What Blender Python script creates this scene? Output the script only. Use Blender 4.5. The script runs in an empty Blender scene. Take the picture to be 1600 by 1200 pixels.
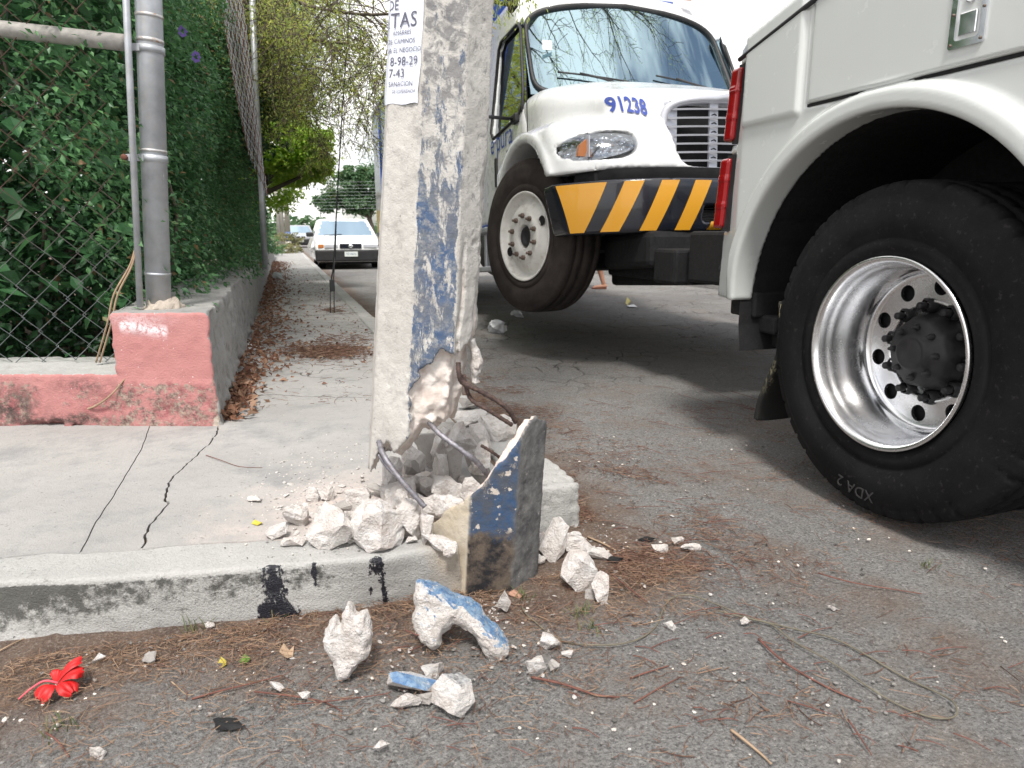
import bpy, bmesh, math, random
import numpy as np
from mathutils import Vector, Matrix, Euler
from mathutils.geometry import tessellate_polygon
SC = bpy.context.scene
COL = SC.collection
RAD = math.radians
random.seed(7)
rng = np.random.default_rng(7)

# ---------------------------------------------------------------- camera, sky, sun, exposure
# World axes: +Y runs along the street, +X across it (from pavement to roadway), camera above the origin.
FPX = 1100.0
PITCH = math.atan(236 / FPX)
YAW = math.atan(360 / (FPX / math.cos(PITCH)))
HC = 0.89
cam = bpy.data.cameras.new('camera')
cam.sensor_width = 36
cam.lens = FPX / 1600 * 36
cam.clip_start = 0.05
cam.clip_end = 2000
cam.dof.use_dof = True
cam.dof.focus_distance = 2.3
cam.dof.aperture_fstop = 7.0
co = bpy.data.objects.new('camera', cam)
COL.objects.link(co)
co.location = (0, 0, HC)
co.rotation_euler = (math.pi / 2 - PITCH, 0, -YAW)
SC.camera = co

SUN_EL, SUN_AZ = 58.0, 200.0       # azimuth from +Y clockwise
w = bpy.data.worlds.new('World')
SC.world = w
w.use_nodes = True
nt = w.node_tree
nt.nodes.clear()
sky = nt.nodes.new('ShaderNodeTexSky')
sky.sky_type = 'NISHITA'
sky.sun_disc = False
sky.sun_elevation = RAD(SUN_EL)
sky.sun_rotation = RAD(SUN_AZ)
sky.air_density = 1.0
sky.dust_density = 1.5
tc = nt.nodes.new('ShaderNodeTexCoord')
nz = nt.nodes.new('ShaderNodeTexNoise')
nz.inputs['Scale'].default_value = 2.2
nz.inputs['Detail'].default_value = 8
nz.inputs['Roughness'].default_value = 0.55
mr = nt.nodes.new('ShaderNodeMapRange')
mr.inputs['From Min'].default_value = 0.40
mr.inputs['From Max'].default_value = 0.53
mr.inputs['To Min'].default_value = 0.10
mx = nt.nodes.new('ShaderNodeMix')
mx.data_type = 'RGBA'
mx.inputs['B'].default_value = (14.6, 14.2, 13.9, 1)
bg = nt.nodes.new('ShaderNodeBackground')
bg.inputs['Strength'].default_value = 0.082
ow = nt.nodes.new('ShaderNodeOutputWorld')
mpg = nt.nodes.new('ShaderNodeMapping')
mpg.inputs['Location'].default_value = (3.1, 1.7, 0.4)
nt.links.new(tc.outputs['Generated'], mpg.inputs['Vector'])
nt.links.new(mpg.outputs['Vector'], nz.inputs['Vector'])
nt.links.new(nz.outputs['Fac'], mr.inputs['Value'])
nt.links.new(mr.outputs['Result'], mx.inputs['Factor'])
nt.links.new(sky.outputs['Color'], mx.inputs['A'])
nt.links.new(mx.outputs['Result'], bg.inputs['Color'])
nt.links.new(bg.outputs['Background'], ow.inputs['Surface'])

sl = bpy.data.lights.new('sun', 'SUN')
sl.energy = 2.8
sl.angle = RAD(10)
sl.color = (1.0, 0.96, 0.9)
so = bpy.data.objects.new('sun', sl)
COL.objects.link(so)
_d = Vector((math.sin(RAD(SUN_AZ)) * math.cos(RAD(SUN_EL)), math.cos(RAD(SUN_AZ)) * math.cos(RAD(SUN_EL)), math.sin(RAD(SUN_EL))))
so.rotation_euler = _d.to_track_quat('Z', 'Y').to_euler()
SC.view_settings.view_transform = 'Standard'
SC.view_settings.look = 'None'
SC.view_settings.exposure = 0.62
SC.view_settings.gamma = 1.0
SC.view_settings.use_curve_mapping = False

# ---------------------------------------------------------------- measuring helpers (photo ray -> place)
def ray(x, y):
    c = x - 800.0
    u = 600.0 - y
    F = FPX * math.cos(PITCH) + u * math.sin(PITCH)
    U = u * math.cos(PITCH) - FPX * math.sin(PITCH)
    cy, sy = math.cos(YAW), math.sin(YAW)
    return (c * cy + F * sy, -c * sy + F * cy, U)
def G(x, y, z=0.0):
    r = ray(x, y)
    t = (z - HC) / r[2]
    return Vector((r[0] * t, r[1] * t, z))
def P(x, y, D):
    """point seen at x,y at distance D straight ahead of the camera"""
    r = ray(x, y)
    F = FPX * math.cos(PITCH) + (600 - y) * math.sin(PITCH)
    t = D / F
    return Vector((r[0] * t, r[1] * t, HC + r[2] * t))
CR = Vector((math.cos(YAW), -math.sin(YAW), 0))     # camera right
CF = Vector((math.sin(YAW), math.cos(YAW), 0))      # camera forward

# ---------------------------------------------------------------- numpy noise
def _h(ix, iy, iz, s):
    n = (ix * 374761393 + iy * 668265263 + iz * 1274126177 + s * 144269504) & 0x7fffffff
    n = ((n ^ (n >> 13)) * 1274126177) & 0x7fffffff
    return ((n ^ (n >> 16)) & 0xffff) / 65535.0
def vnoise(x, y, z, s=0):
    x, y, z = np.broadcast_arrays(np.asarray(x, float), np.asarray(y, float), np.asarray(z, float))
    xi, yi, zi = np.floor(x).astype(np.int64), np.floor(y).astype(np.int64), np.floor(z).astype(np.int64)
    a, b, c = x - xi, y - yi, z - zi
    a, b, c = a * a * (3 - 2 * a), b * b * (3 - 2 * b), c * c * (3 - 2 * c)
    r = 0
    for i in (0, 1):
        for j in (0, 1):
            for k in (0, 1):
                r = r + _h(xi + i, yi + j, zi + k, s) * (a if i else 1 - a) * (b if j else 1 - b) * (c if k else 1 - c)
    return r * 2 - 1
def fbm(x, y, z, o=3, s=0):
    r, amp, f = 0, 1.0, 1.0
    for i in range(o):
        r = r + amp * vnoise(x * f, y * f, z * f, s + i)
        amp *= 0.5
        f *= 2.03
    return r
def sstep(a, b, x):
    t = np.clip((x - a) / (b - a), 0, 1)
    return t * t * (3 - 2 * t)

# ---------------------------------------------------------------- object helpers
def tag(o, label=None, cat=None, group=None, kind=None):
    if label: o['label'] = label
    if cat: o['category'] = cat
    if group: o['group'] = group
    if kind: o['kind'] = kind
    return o
def empty(name, loc=(0, 0, 0), rot=(0, 0, 0), parent=None):
    o = bpy.data.objects.new(name, None)
    o.empty_display_size = 0.1
    COL.objects.link(o)
    o.location = loc
    o.rotation_euler = rot
    if parent: o.parent = parent
    return o
def link(name, me, mat=None, parent=None, loc=None):
    o = bpy.data.objects.new(name, me)
    COL.objects.link(o)
    if mat is not None and len(me.materials) == 0:
        for m in (mat if isinstance(mat, (list, tuple)) else [mat]):
            me.materials.append(m)
    if parent: o.parent = parent
    if loc is not None: o.location = loc
    return o
def mesh_np(name, V, F, smooth=False, attrs=None):
    """V (n,3), F (m,k) all faces the same size"""
    V = np.ascontiguousarray(V, dtype=np.float32)
    F = np.ascontiguousarray(F, dtype=np.int32)
    me = bpy.data.meshes.new(name)
    me.vertices.add(len(V))
    me.vertices.foreach_set('co', V.ravel())
    m, k = F.shape
    me.loops.add(m * k)
    me.loops.foreach_set('vertex_index', F.ravel())
    me.polygons.add(m)
    me.polygons.foreach_set('loop_start', np.arange(0, m * k, k, dtype=np.int32))
    me.polygons.foreach_set('use_smooth', np.full(m, smooth, dtype=bool))
    me.update(calc_edges=True)
    if attrs:
        for n, a in attrs.items():
            at = me.attributes.new(n, 'FLOAT', 'POINT')
            at.data.foreach_set('value', np.ascontiguousarray(a, dtype=np.float32))
    return me
class MB:
    """collects simple solids into one mesh"""
    def __init__(s):
        s.v = []
        s.f = []
        s.sm = []
    def add(s, v, f, smooth=False):
        b = len(s.v)
        s.v += [tuple(p) for p in v]
        s.f += [tuple(i + b for i in q) for q in f]
        s.sm += [smooth] * len(f)
        return s
    def box(s, x0, x1, y0, y1, z0, z1, bev=0.0):
        if bev <= 0:
            v = [(x, y, z) for z in (z0, z1) for y in (y0, y1) for x in (x0, x1)]
            f = [(0, 2, 3, 1), (4, 5, 7, 6), (0, 1, 5, 4), (2, 6, 7, 3), (0, 4, 6, 2), (1, 3, 7, 5)]
            return s.add(v, f)
        bm = bmesh.new()
        bmesh.ops.create_cube(bm, size=1)
        for q in bm.verts:
            q.co = ((x0 + x1) / 2 + q.co.x * (x1 - x0), (y0 + y1) / 2 + q.co.y * (y1 - y0), (z0 + z1) / 2 + q.co.z * (z1 - z0))
        bmesh.ops.bevel(bm, geom=list(bm.edges), offset=bev, segments=2, affect='EDGES', profile=0.5)
        bm.verts.index_update()
        s.add([q.co[:] for q in bm.verts], [[q.index for q in f.verts] for f in bm.faces])
        bm.free()
        return s
    def tube(s, pts, r, n=8, caps=True, rib=None):
        pts = [Vector(p) for p in pts]
        rs = r if isinstance(r, (list, tuple)) else [r] * len(pts)
        ring = []
        t0 = (pts[1] - pts[0]).normalized()
        u = t0.orthogonal().normalized()
        v = []
        for i, p in enumerate(pts):
            t = (pts[min(i + 1, len(pts) - 1)] - pts[max(i - 1, 0)])
            if t.length < 1e-9: t = t0.copy()
            t.normalize()
            u = (u - t * u.dot(t))
            if u.length < 1e-6: u = t.orthogonal()
            u.normalize()
            w_ = t.cross(u)
            for k in range(n):
                a = 2 * math.pi * k / n
                rr = rs[i] * (1 + (rib(i, k) if rib else 0))
                v.append(p + (u * math.cos(a) + w_ * math.sin(a)) * rr)
        f = []
        for i in range(len(pts) - 1):
            for k in range(n):
                a, b = i * n + k, i * n + (k + 1) % n
                f.append((a, b, b + n, a + n))
        if caps:
            f.append(tuple(range(n - 1, -1, -1)))
            f.append(tuple((len(pts) - 1) * n + k for k in range(n)))
        return s.add(v, f, True)
    def lathe(s, prof, n=48, axis='X', c=(0, 0, 0), mod=None, close=False):
        """prof: (axial, radius) list"""
        v = []
        for i, (a, r) in enumerate(prof):
            for k in range(n):
                t = 2 * math.pi * k / n
                rr = r + (mod(i, t, a, r) if mod else 0)
                if axis == 'X': v.append((c[0] + a, c[1] + rr * math.cos(t), c[2] + rr * math.sin(t)))
                elif axis == 'Y': v.append((c[0] + rr * math.cos(t), c[1] + a, c[2] + rr * math.sin(t)))
                else: v.append((c[0] + rr * math.cos(t), c[1] + rr * math.sin(t), c[2] + a))
        f = []
        m = len(prof)
        for i in range(m if close else m - 1):
            j = (i + 1) % m
            for k in range(n):
                q = (i * n + k, i * n + (k + 1) % n, j * n + (k + 1) % n, j * n + k)
                f.append(q if axis != 'Y' else q[::-1])
        return s.add(v, f, True)
    def prism(s, poly, a0, a1, axis='X'):
        n = len(poly)
        v = []
        for a in (a0, a1):
            for p, q in poly:
                v.append({'X': (a, p, q), 'Y': (p, a, q), 'Z': (p, q, a)}[axis])
        f = [tuple(range(n))[::-1], tuple(range(n, 2 * n))] + [(i, (i + 1) % n, (i + 1) % n + n, i + n) for i in range(n)]
        return s.add(v, f)
    def mesh(s, name):
        me = bpy.data.meshes.new(name)
        me.from_pydata(s.v, [], s.f)
        me.polygons.foreach_set('use_smooth', s.sm)
        bm = bmesh.new()
        bm.from_mesh(me)
        bmesh.ops.recalc_face_normals(bm, faces=bm.faces)
        bm.to_mesh(me)
        bm.free()
        me.update()
        return me
    def build(s, name, mat, parent=None, loc=None):
        return link(name, s.mesh(name), mat, parent, loc)

def sdf_mesh(name, f, lo, hi, res, attrs=None, smooth=True):
    """surface nets over f(x,y,z) <= 0 with vertices pulled onto the surface"""
    lo, hi = np.array(lo, float), np.array(hi, float)
    n = np.ceil((hi - lo) / res).astype(int) + 1
    ax = [lo[i] + res * np.arange(n[i]) for i in range(3)]
    X, Y, Z = np.meshgrid(*ax, indexing='ij', sparse=True)
    D = np.broadcast_to(f(X, Y, Z), tuple(n)).astype(np.float32)
    D = D.copy()
    D[0], D[-1] = 1, 1
    D[:, 0], D[:, -1] = 1, 1
    D[:, :, 0], D[:, :, -1] = 1, 1
    c = tuple(n - 1)
    acc = np.zeros(c + (3,), np.float32)
    cnt = np.zeros(c, np.float32)
    ins = D < 0
    edges = []
    for a in range(3):
        s0 = [slice(None)] * 3
        s1 = [slice(None)] * 3
        s0[a], s1[a] = slice(0, -1), slice(1, None)
        A, B = D[tuple(s0)], D[tuple(s1)]
        cr = np.argwhere(ins[tuple(s0)] != ins[tuple(s1)])
        if len(cr) == 0: continue
        i, j, k = cr.T
        da, db = A[i, j, k], B[i, j, k]
        t = da / (da - db)
        pos = cr.astype(np.float32)
        pos[:, a] += t
        edges.append((a, cr, da < 0))
        o = [b for b in range(3) if b != a]
        for u in (0, -1):
            for v in (0, -1):
                q = cr.copy()
                q[:, o[0]] += u
                q[:, o[1]] += v
                ok = np.all((q >= 0) & (q < np.array(c)), axis=1)
                qq = q[ok]
                np.add.at(acc, (qq[:, 0], qq[:, 1], qq[:, 2]), pos[ok])
                np.add.at(cnt, (qq[:, 0], qq[:, 1], qq[:, 2]), 1)
    act = cnt > 0
    idx = np.full(c, -1, np.int64)
    idx[act] = np.arange(act.sum())
    V = (acc[act] / cnt[act][:, None]).astype(np.float64) * res + lo
    Fs = []
    for a, cr, neg in edges:
        o = [(a + 1) % 3, (a + 2) % 3]
        ok = np.all((cr[:, o] >= 1), axis=1) & (cr[:, o[0]] < c[o[0]]) & (cr[:, o[1]] < c[o[1]])
        cr, neg = cr[ok], neg[ok]
        qs = []
        for u, v in ((0, 0), (-1, 0), (-1, -1), (0, -1)):
            q = cr.copy()
            q[:, o[0]] += u
            q[:, o[1]] += v
            qs.append(idx[q[:, 0], q[:, 1], q[:, 2]])
        Q = np.stack(qs, 1)
        Q[~neg] = Q[~neg][:, ::-1]
        Fs.append(Q)
    F = np.concatenate(Fs)
    V0 = V.copy()
    e = res * 0.25
    for _ in range(2):
        x, y, z = V.T
        d = f(x, y, z)
        g = np.stack([f(x + e, y, z) - d, f(x, y + e, z) - d, f(x, y, z + e) - d], 1) / e
        gg = np.maximum((g * g).sum(1), 0.05)
        V = V - np.clip(g * (d / gg)[:, None], -res * .5, res * .5)
    V = np.clip(V, V0 - res * .9, V0 + res * .9)
    at = {k: fn(*V.T) for k, fn in attrs.items()} if attrs else None
    return mesh_np(name, V, F, smooth, at)
def smin(a, b, k):
    h = np.clip(0.5 + 0.5 * (b - a) / k, 0, 1)
    return b * (1 - h) + a * h - k * h * (1 - h)
def smax(a, b, k): return -smin(-a, -b, k)
def sbox(x, y, z, c, h, r=0.0):
    a, b, d = abs(x - c[0]) - h[0] + r, abs(y - c[1]) - h[1] + r, abs(z - c[2]) - h[2] + r
    return np.sqrt(np.maximum(a, 0) ** 2 + np.maximum(b, 0) ** 2 + np.maximum(d, 0) ** 2) + np.minimum(np.maximum(a, np.maximum(b, d)), 0) - r
def scaps(x, y, z, a, b, ra, rb):
    ax, ay, az = a
    dx, dy, dz = b[0] - ax, b[1] - ay, b[2] - az
    t = np.clip(((x - ax) * dx + (y - ay) * dy + (z - az) * dz) / (dx * dx + dy * dy + dz * dz), 0, 1)
    return np.sqrt((x - ax - t * dx) ** 2 + (y - ay - t * dy) ** 2 + (z - az - t * dz) ** 2) - (ra + (rb - ra) * t)

# ---------------------------------------------------------------- materials
class M:
    def __init__(s, name, rough=0.6, metal=0.0, base=(.5, .5, .5)):
        s.m = bpy.data.materials.new(name)
        s.m.use_nodes = True
        s.nt = s.m.node_tree
        s.b = s.nt.nodes['Principled BSDF']
        s.out = s.nt.nodes['Material Output']
        s.set('Roughness', rough)
        s.set('Metallic', metal)
        s.set('Base Color', base)
        s._pos = None
    def n(s, t, **k):
        q = s.nt.nodes.new(t)
        for a, b in k.items(): setattr(q, a, b)
        return q
    def put(s, sock, v):
        if isinstance(v, bpy.types.NodeSocket): s.nt.links.new(v, sock)
        elif isinstance(v, (tuple, list)) and len(v) == 3 and sock.type == 'RGBA': sock.default_value = (*v, 1)
        else: sock.default_value = v
    def set(s, n, v):
        s.put(s.b.inputs[n], v)
        return s
    def pos(s):
        if s._pos is None: s._pos = s.n('ShaderNodeNewGeometry').outputs['Position']
        return s._pos
    def obj(s): return s.n('ShaderNodeTexCoord').outputs['Object']
    def scaled(s, v, sc):
        q = s.n('ShaderNodeMapping')
        s.put(q.inputs['Vector'], v)
        q.inputs['Scale'].default_value = sc
        return q.outputs[0]
    def noise(s, scale, detail=4, rough=.55, vec=None, dist=0.0):
        q = s.n('ShaderNodeTexNoise')
        s.put(q.inputs['Vector'], vec if vec is not None else s.pos())
        q.inputs['Scale'].default_value = scale
        q.inputs['Detail'].default_value = detail
        q.inputs['Roughness'].default_value = rough
        q.inputs['Distortion'].default_value = dist
        return q.outputs['Fac']
    def vor(s, scale, feature='F1', out='Distance', vec=None):
        q = s.n('ShaderNodeTexVoronoi', feature=feature)
        s.put(q.inputs['Vector'], vec if vec is not None else s.pos())
        q.inputs['Scale'].default_value = scale
        return q.outputs[out]
    def attr(s, n):
        return s.n('ShaderNodeAttribute', attribute_name=n).outputs['Fac']
    def ramp(s, v, a, b, lo=0.0, hi=1.0):
        q = s.n('ShaderNodeMapRange')
        s.put(q.inputs['Value'], v)
        for i, x in zip(('From Min', 'From Max', 'To Min', 'To Max'), (a, b, lo, hi)): q.inputs[i].default_value = x
        return q.outputs[0]
    def mix(s, f, a, b, mode='MIX'):
        q = s.n('ShaderNodeMix', data_type='RGBA', blend_type=mode)
        s.put(q.inputs['Factor'], f)
        s.put(q.inputs['A'], a)
        s.put(q.inputs['B'], b)
        return q.outputs['Result']
    def math(s, op, a, b=0.0):
        q = s.n('ShaderNodeMath', operation=op)
        s.put(q.inputs[0], a)
        s.put(q.inputs[1], b)
        return q.outputs[0]
    def mul(s, a, b): return s.math('MULTIPLY', a, b)
    def add(s, a, b): return s.math('ADD', a, b)
    def sub(s, a, b): return s.math('SUBTRACT', a, b)
    def xyz(s, vec=None):
        q = s.n('ShaderNodeSeparateXYZ')
        s.put(q.inputs[0], vec if vec is not None else s.pos())
        return q.outputs
    def bump(s, h, strength=.3, dist=.01):
        q = s.n('ShaderNodeBump')
        q.inputs['Strength'].default_value = strength
        q.inputs['Distance'].default_value = dist
        s.put(q.inputs['Height'], h)
        s.put(s.b.inputs['Normal'], q.outputs[0])
        return s
    def rnd(s): return s.n('ShaderNodeObjectInfo').outputs['Random']

def simple(name, base, rough=.5, metal=0.0, coat=0.0, var=.12, scale=6, bump=0.0, bscale=60, dirt=None):
    m = M(name, rough, metal)
    n = m.noise(scale, 5)
    c = m.mix(m.ramp(n, .3, .7), tuple(x * (1 - var) for x in base), tuple(min(1, x * (1 + var)) for x in base))
    if dirt: c = m.mix(m.mul(m.ramp(m.noise(scale * 2.3, 7, .65), .52, .75), dirt[3]), c, dirt[:3])
    m.set('Base Color', c)
    m.set('Coat Weight', coat)
    if bump: m.bump(m.noise(bscale, 5), bump, .004)
    m.put(m.b.inputs['Roughness'], m.ramp(m.noise(scale * 3, 5), .25, .75, rough * .85, min(1, rough * 1.15)))
    return m.m

MT = {}
def concrete(name, base=(.42, .42, .41), spots=True, stain=(.18, .18, .17), amt=.5, scale=1.0):
    m = M(name, .88)
    c = m.mix(m.ramp(m.noise(2.3 * scale, 6, .6), .3, .7), tuple(x * .84 for x in base), tuple(x * 1.08 for x in base))
    c = m.mix(m.mul(m.ramp(m.noise(9 * scale, 8, .7), .5, .72), amt), c, stain)
    c = m.mix(m.ramp(m.noise(260, 3, .7), .35, .75, 0, .45), c, tuple(x * .62 for x in base))
    if spots: c = m.mix(m.ramp(m.noise(75, 2, .5), .68, .74, 0, .6), c, (.1, .1, .095))
    if name == 'pavement_concrete':
        x, y, z = m.xyz()
        dd = m.math('POWER', m.add(m.math('POWER', m.sub(x, .18), 2.0), m.math('POWER', m.mul(m.sub(y, 1.86), 1.1), 2.0)), .5)
        k = m.mul(m.ramp(m.add(dd, m.mul(m.noise(11, 8, .7), .7)), .82, .42), m.ramp(m.noise(60, 6, .75), .36, .58, .35, 1))
        c = m.mix(k, c, (.54, .46, .42))
        cv = m.n('ShaderNodeTexVoronoi', feature='DISTANCE_TO_EDGE')
        m.put(cv.inputs['Vector'], m.mix(.30, m.pos(), m.n('ShaderNodeTexNoise').outputs['Color']))
        cv.inputs['Scale'].default_value = 5.5
        c = m.mix(m.mul(m.mul(m.ramp(cv.outputs[0], .022, .004), m.ramp(y, 3.1, 3.5)), m.ramp(m.noise(2.0, 5, .7), .42, .56)), c, (.07, .065, .06))
        c = m.mix(m.ramp(m.noise(2.2, 8, .75), .54, .66, 0, .55), c, (.20, .205, .21))
        c = m.mix(m.ramp(m.noise(30, 5, .7), .66, .70, 0, .7), c, (.13, .125, .12))
    m.set('Base Color', c)
    m.bump(m.add(m.noise(35, 6, .6), m.mul(m.noise(230, 3), .5)), .6, .008)
    return m.m
# pavement slab
MT['slab'] = concrete('pavement_concrete', (.385, .375, .362), True, (.2, .21, .215), .55)
# the cream worn pole
m = M('pole_concrete', .85)
base = m.mix(m.ramp(m.noise(6, 6, .6), .3, .7), (.44, .42, .395), (.58, .565, .535))
base = m.mix(m.ramp(m.noise(22, 7, .7), .54, .7, 0, .6), base, (.25, .24, .225))
base = m.mix(m.ramp(m.noise(110, 3), .66, .74, 0, .7), base, (.13, .125, .12))
gn = m.noise(30, 9, .72, dist=.6)
gr = m.ramp(m.add(gn, m.mul(m.attr('grime'), .13)), .58, .68, 0, .65)
base = m.mix(m.mul(gr, m.ramp(m.attr('grime'), 0, .05)), base, (.075, .08, .095))
pn = m.noise(22, 9, .78, vec=m.scaled(m.pos(), (1.7, 1.7, .55)), dist=.4)
pf = m.ramp(m.add(pn, m.mul(m.attr('paint'), .215)), .66, .70)
blue = m.mix(m.ramp(m.noise(14, 6, .65), .38, .58), (.062, .108, .205), (.14, .16, .19))
blue = m.mix(m.ramp(m.noise(60, 6, .75), .50, .62, 0, .8), blue, (.30, .30, .30))
blue = m.mix(m.ramp(m.noise(9, 6, .7), .50, .62, 0, .7), blue, (.13, .14, .17))
base = m.mix(m.mul(pf, m.ramp(m.attr('paint'), 0, .05)), base, blue)
fr = m.mix(m.ramp(m.noise(25, 7, .65), .35, .68), (.62, .53, .48), (.80, .77, .73))
fr = m.mix(m.ramp(m.noise(7, 3), .5, .65, 0, .5), fr, (.50, .42, .36))
base = m.mix(m.attr('exposed'), base, fr)
m.set('Base Color', base)
m.bump(m.add(m.noise(50, 7, .7), m.mul(m.noise(260, 3), .4)), .55, .006)
MT['pole'] = m.m
# shell of the base: attrs face_l, face_b, face_r
m = M('pole_base_paint', .8)
cream = m.mix(m.ramp(m.noise(11, 6, .6), .35, .68), (.44, .37, .27), (.52, .47, .39))
blue = m.mix(m.ramp(m.noise(17, 7, .7), .42, .60), (.03, .068, .145), (.06, .07, .09))
blue = m.mix(m.ramp(m.noise(38, 5, .6), .60, .64), blue, (.50, .45, .40))
blue = m.mix(m.ramp(m.add(m.noise(26, 8, .75), m.mul(m.attr('low'), -.03)), .6, .68, 0, .8), blue, (.36, .31, .25))
tar = m.mix(m.ramp(m.noise(24, 7, .7), .4, .6), (.010, .010, .013), (.11, .085, .065))
blue = m.mix(m.ramp(m.add(m.attr('low'), m.mul(m.sub(m.noise(12, 6, .65), .5), .9)), .34, .50), blue, tar)
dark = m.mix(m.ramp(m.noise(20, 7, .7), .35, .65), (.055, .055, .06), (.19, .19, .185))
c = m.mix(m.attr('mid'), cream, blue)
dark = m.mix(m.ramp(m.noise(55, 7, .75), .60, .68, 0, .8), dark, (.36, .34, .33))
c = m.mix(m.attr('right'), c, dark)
c = m.mix(m.attr('exposed'), c, m.mix(m.ramp(m.noise(28, 7, .65), .35, .65), (.64, .50, .43), (.80, .74, .68)))
m.set('Base Color', c)
m.bump(m.add(m.noise(50, 7, .7), m.mul(m.noise(240, 3), .4)), .5, .006)
MT['shell'] = m.m
# rubble
def rubble(name, paint=None):
    m = M(name, .9)
    c = m.mix(m.ramp(m.noise(18, 8, .7), .38, .62), (.66, .60, .56), (.82, .805, .79))
    c = m.mix(m.ramp(m.noise(50, 7, .75), .50, .66, 0, .8), c, (.50, .43, .39))
    c = m.mix(m.ramp(m.noise(130, 4, .7), .62, .72, 0, .5), c, (.33, .30, .28))
    c = m.mix(m.mul(m.rnd(), .35), c, (.60, .57, .54))
    if paint:
        gm = m.n('ShaderNodeNewGeometry')
        d = m.n('ShaderNodeVectorMath', operation='DOT_PRODUCT')
        m.nt.links.new(gm.outputs['True Normal'], d.inputs[0])
        d.inputs[1].default_value = paint[0]
        k = m.mul(m.ramp(d.outputs['Value'], .72, .86), m.ramp(m.noise(40, 7, .7), .66, .58))
        c = m.mix(k, c, m.mix(m.ramp(m.noise(50, 5), .4, .6), paint[1], paint[2]))
    m.set('Base Color', c)
    m.bump(m.add(m.noise(42, 9, .75), m.mul(m.noise(170, 4), .5)), 1.0, .014)
    return m.m
MT['rubble'] = rubble('broken_concrete')
MT['grey_rubble'] = concrete('grey_broken_concrete', (.36, .34, .32), True, (.22, .2, .18), .5, 3)
MT['rebar'] = simple('rusty_rebar', (.24, .235, .26), .5, .6, var=.35, scale=60, dirt=(.22, .11, .07, .6), bump=.4, bscale=300)
MT['rebar_dark'] = simple('dark_rusty_rebar', (.08, .055, .05), .75, .3, var=.4, scale=60, dirt=(.35, .2, .14, .7), bump=.4, bscale=300)
# kerb
m = M('kerb_concrete', .88)
x, y, z = m.xyz()
c = m.mix(m.ramp(m.noise(4, 7, .6), .3, .7), (.36, .36, .35), (.46, .455, .44))
c = m.mix(m.ramp(m.noise(200, 3), .4, .75, 0, .35), c, (.2, .2, .19))
mo = m.ramp(m.add(m.noise(26, 10, .8), m.mul(m.attr('mould'), .26)), .58, .70)
c = m.mix(m.mul(mo, .9), c, (.065, .065, .058))
c = m.mix(m.ramp(m.add(m.noise(13, 6), m.attr('warm')), 1.15, 1.6, 0, .7), c, (.43, .36, .28))
tb = m.mul(m.ramp(m.add(m.mul(m.noise(75, 10, .8, vec=m.scaled(m.pos(), (1, 1, .6))), 1.5), m.mul(m.attr('tar'), .5)), 1.06, 1.12), m.ramp(m.attr('tar'), .02, .15))
c = m.mix(tb, c, (.012, .013, .02))
c = m.mix(m.mul(m.ramp(m.noise(95, 3), .70, .73), .8), c, (.03, .03, .03))
m.set('Base Color', c)
m.set('Roughness', m.ramp(tb, 0, 1, .88, .35))
m.bump(m.add(m.noise(38, 9, .75), m.mul(m.noise(230, 3), .5)), .7, .010)
MT['kerb'] = m.m
# road
m = M('asphalt', .9)
x, y, z = m.xyz()
g = m.mix(m.ramp(m.noise(1.2, 7, .6), .3, .7), (.225, .222, .218), (.32, .315, .305))
g = m.mix(m.ramp(m.vor(95), .10, .30), m.mix(m.ramp(m.vor(95, out='Color'), .2, .8), (.09, .09, .095), (.38, .37, .36)), g)
g = m.mix(m.ramp(m.noise(130, 5, .8), .46, .60, 0, .75), g, (.065, .06, .058))
g = m.mix(m.ramp(m.noise(85, 3, .7), .60, .66, 0, .8), g, (.44, .42, .40))
g = m.mix(m.ramp(m.noise(2.1, 8, .7), .50, .66, 0, .6), g, (.22, .175, .145))
dirt = m.mix(m.ramp(m.noise(9, 8, .7), .35, .65), (.10, .062, .045), (.22, .15, .11))
dirt = m.mix(m.ramp(m.noise(120, 4, .7), .5, .72, 0, .8), dirt, (.42, .36, .30))
dirt = m.mix(m.ramp(m.noise(190, 3, .7), .52, .70, 0, .8), dirt, (.045, .03, .022))
dm = m.ramp(m.add(m.attr('dirt'), m.mul(m.sub(m.noise(5, 9, .72), .5), 1.3)), .35, .85)
c = m.mix(m.mul(dm, .95), g, dirt)
crk = m.n('ShaderNodeTexVoronoi', feature='DISTANCE_TO_EDGE')
m.put(crk.inputs['Vector'], m.mix(.28, m.pos(), m.n('ShaderNodeTexNoise').outputs['Color']))
crk.inputs['Scale'].default_value = 6.5
ck = m.mul(m.mul(m.ramp(crk.outputs[0], .030, .004), m.ramp(m.noise(1.6, 5, .7), .42, .58)), m.ramp(m.attr('crack'), 0, 1))
c = m.mix(m.mul(ck, .8), c, (.03, .03, .03))
m.set('Base Color', c)
m.bump(m.sub(m.add(m.noise(120, 5, .75), m.mul(m.noise(30, 5, .7), 1.0)), m.mul(ck, 1.5)), 1.0, .012)
MT['road'] = m.m
MT['soil'] = simple('brown_soil', (.12, .085, .06), .95, var=.35, scale=18, bump=.6, bscale=90)
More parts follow.
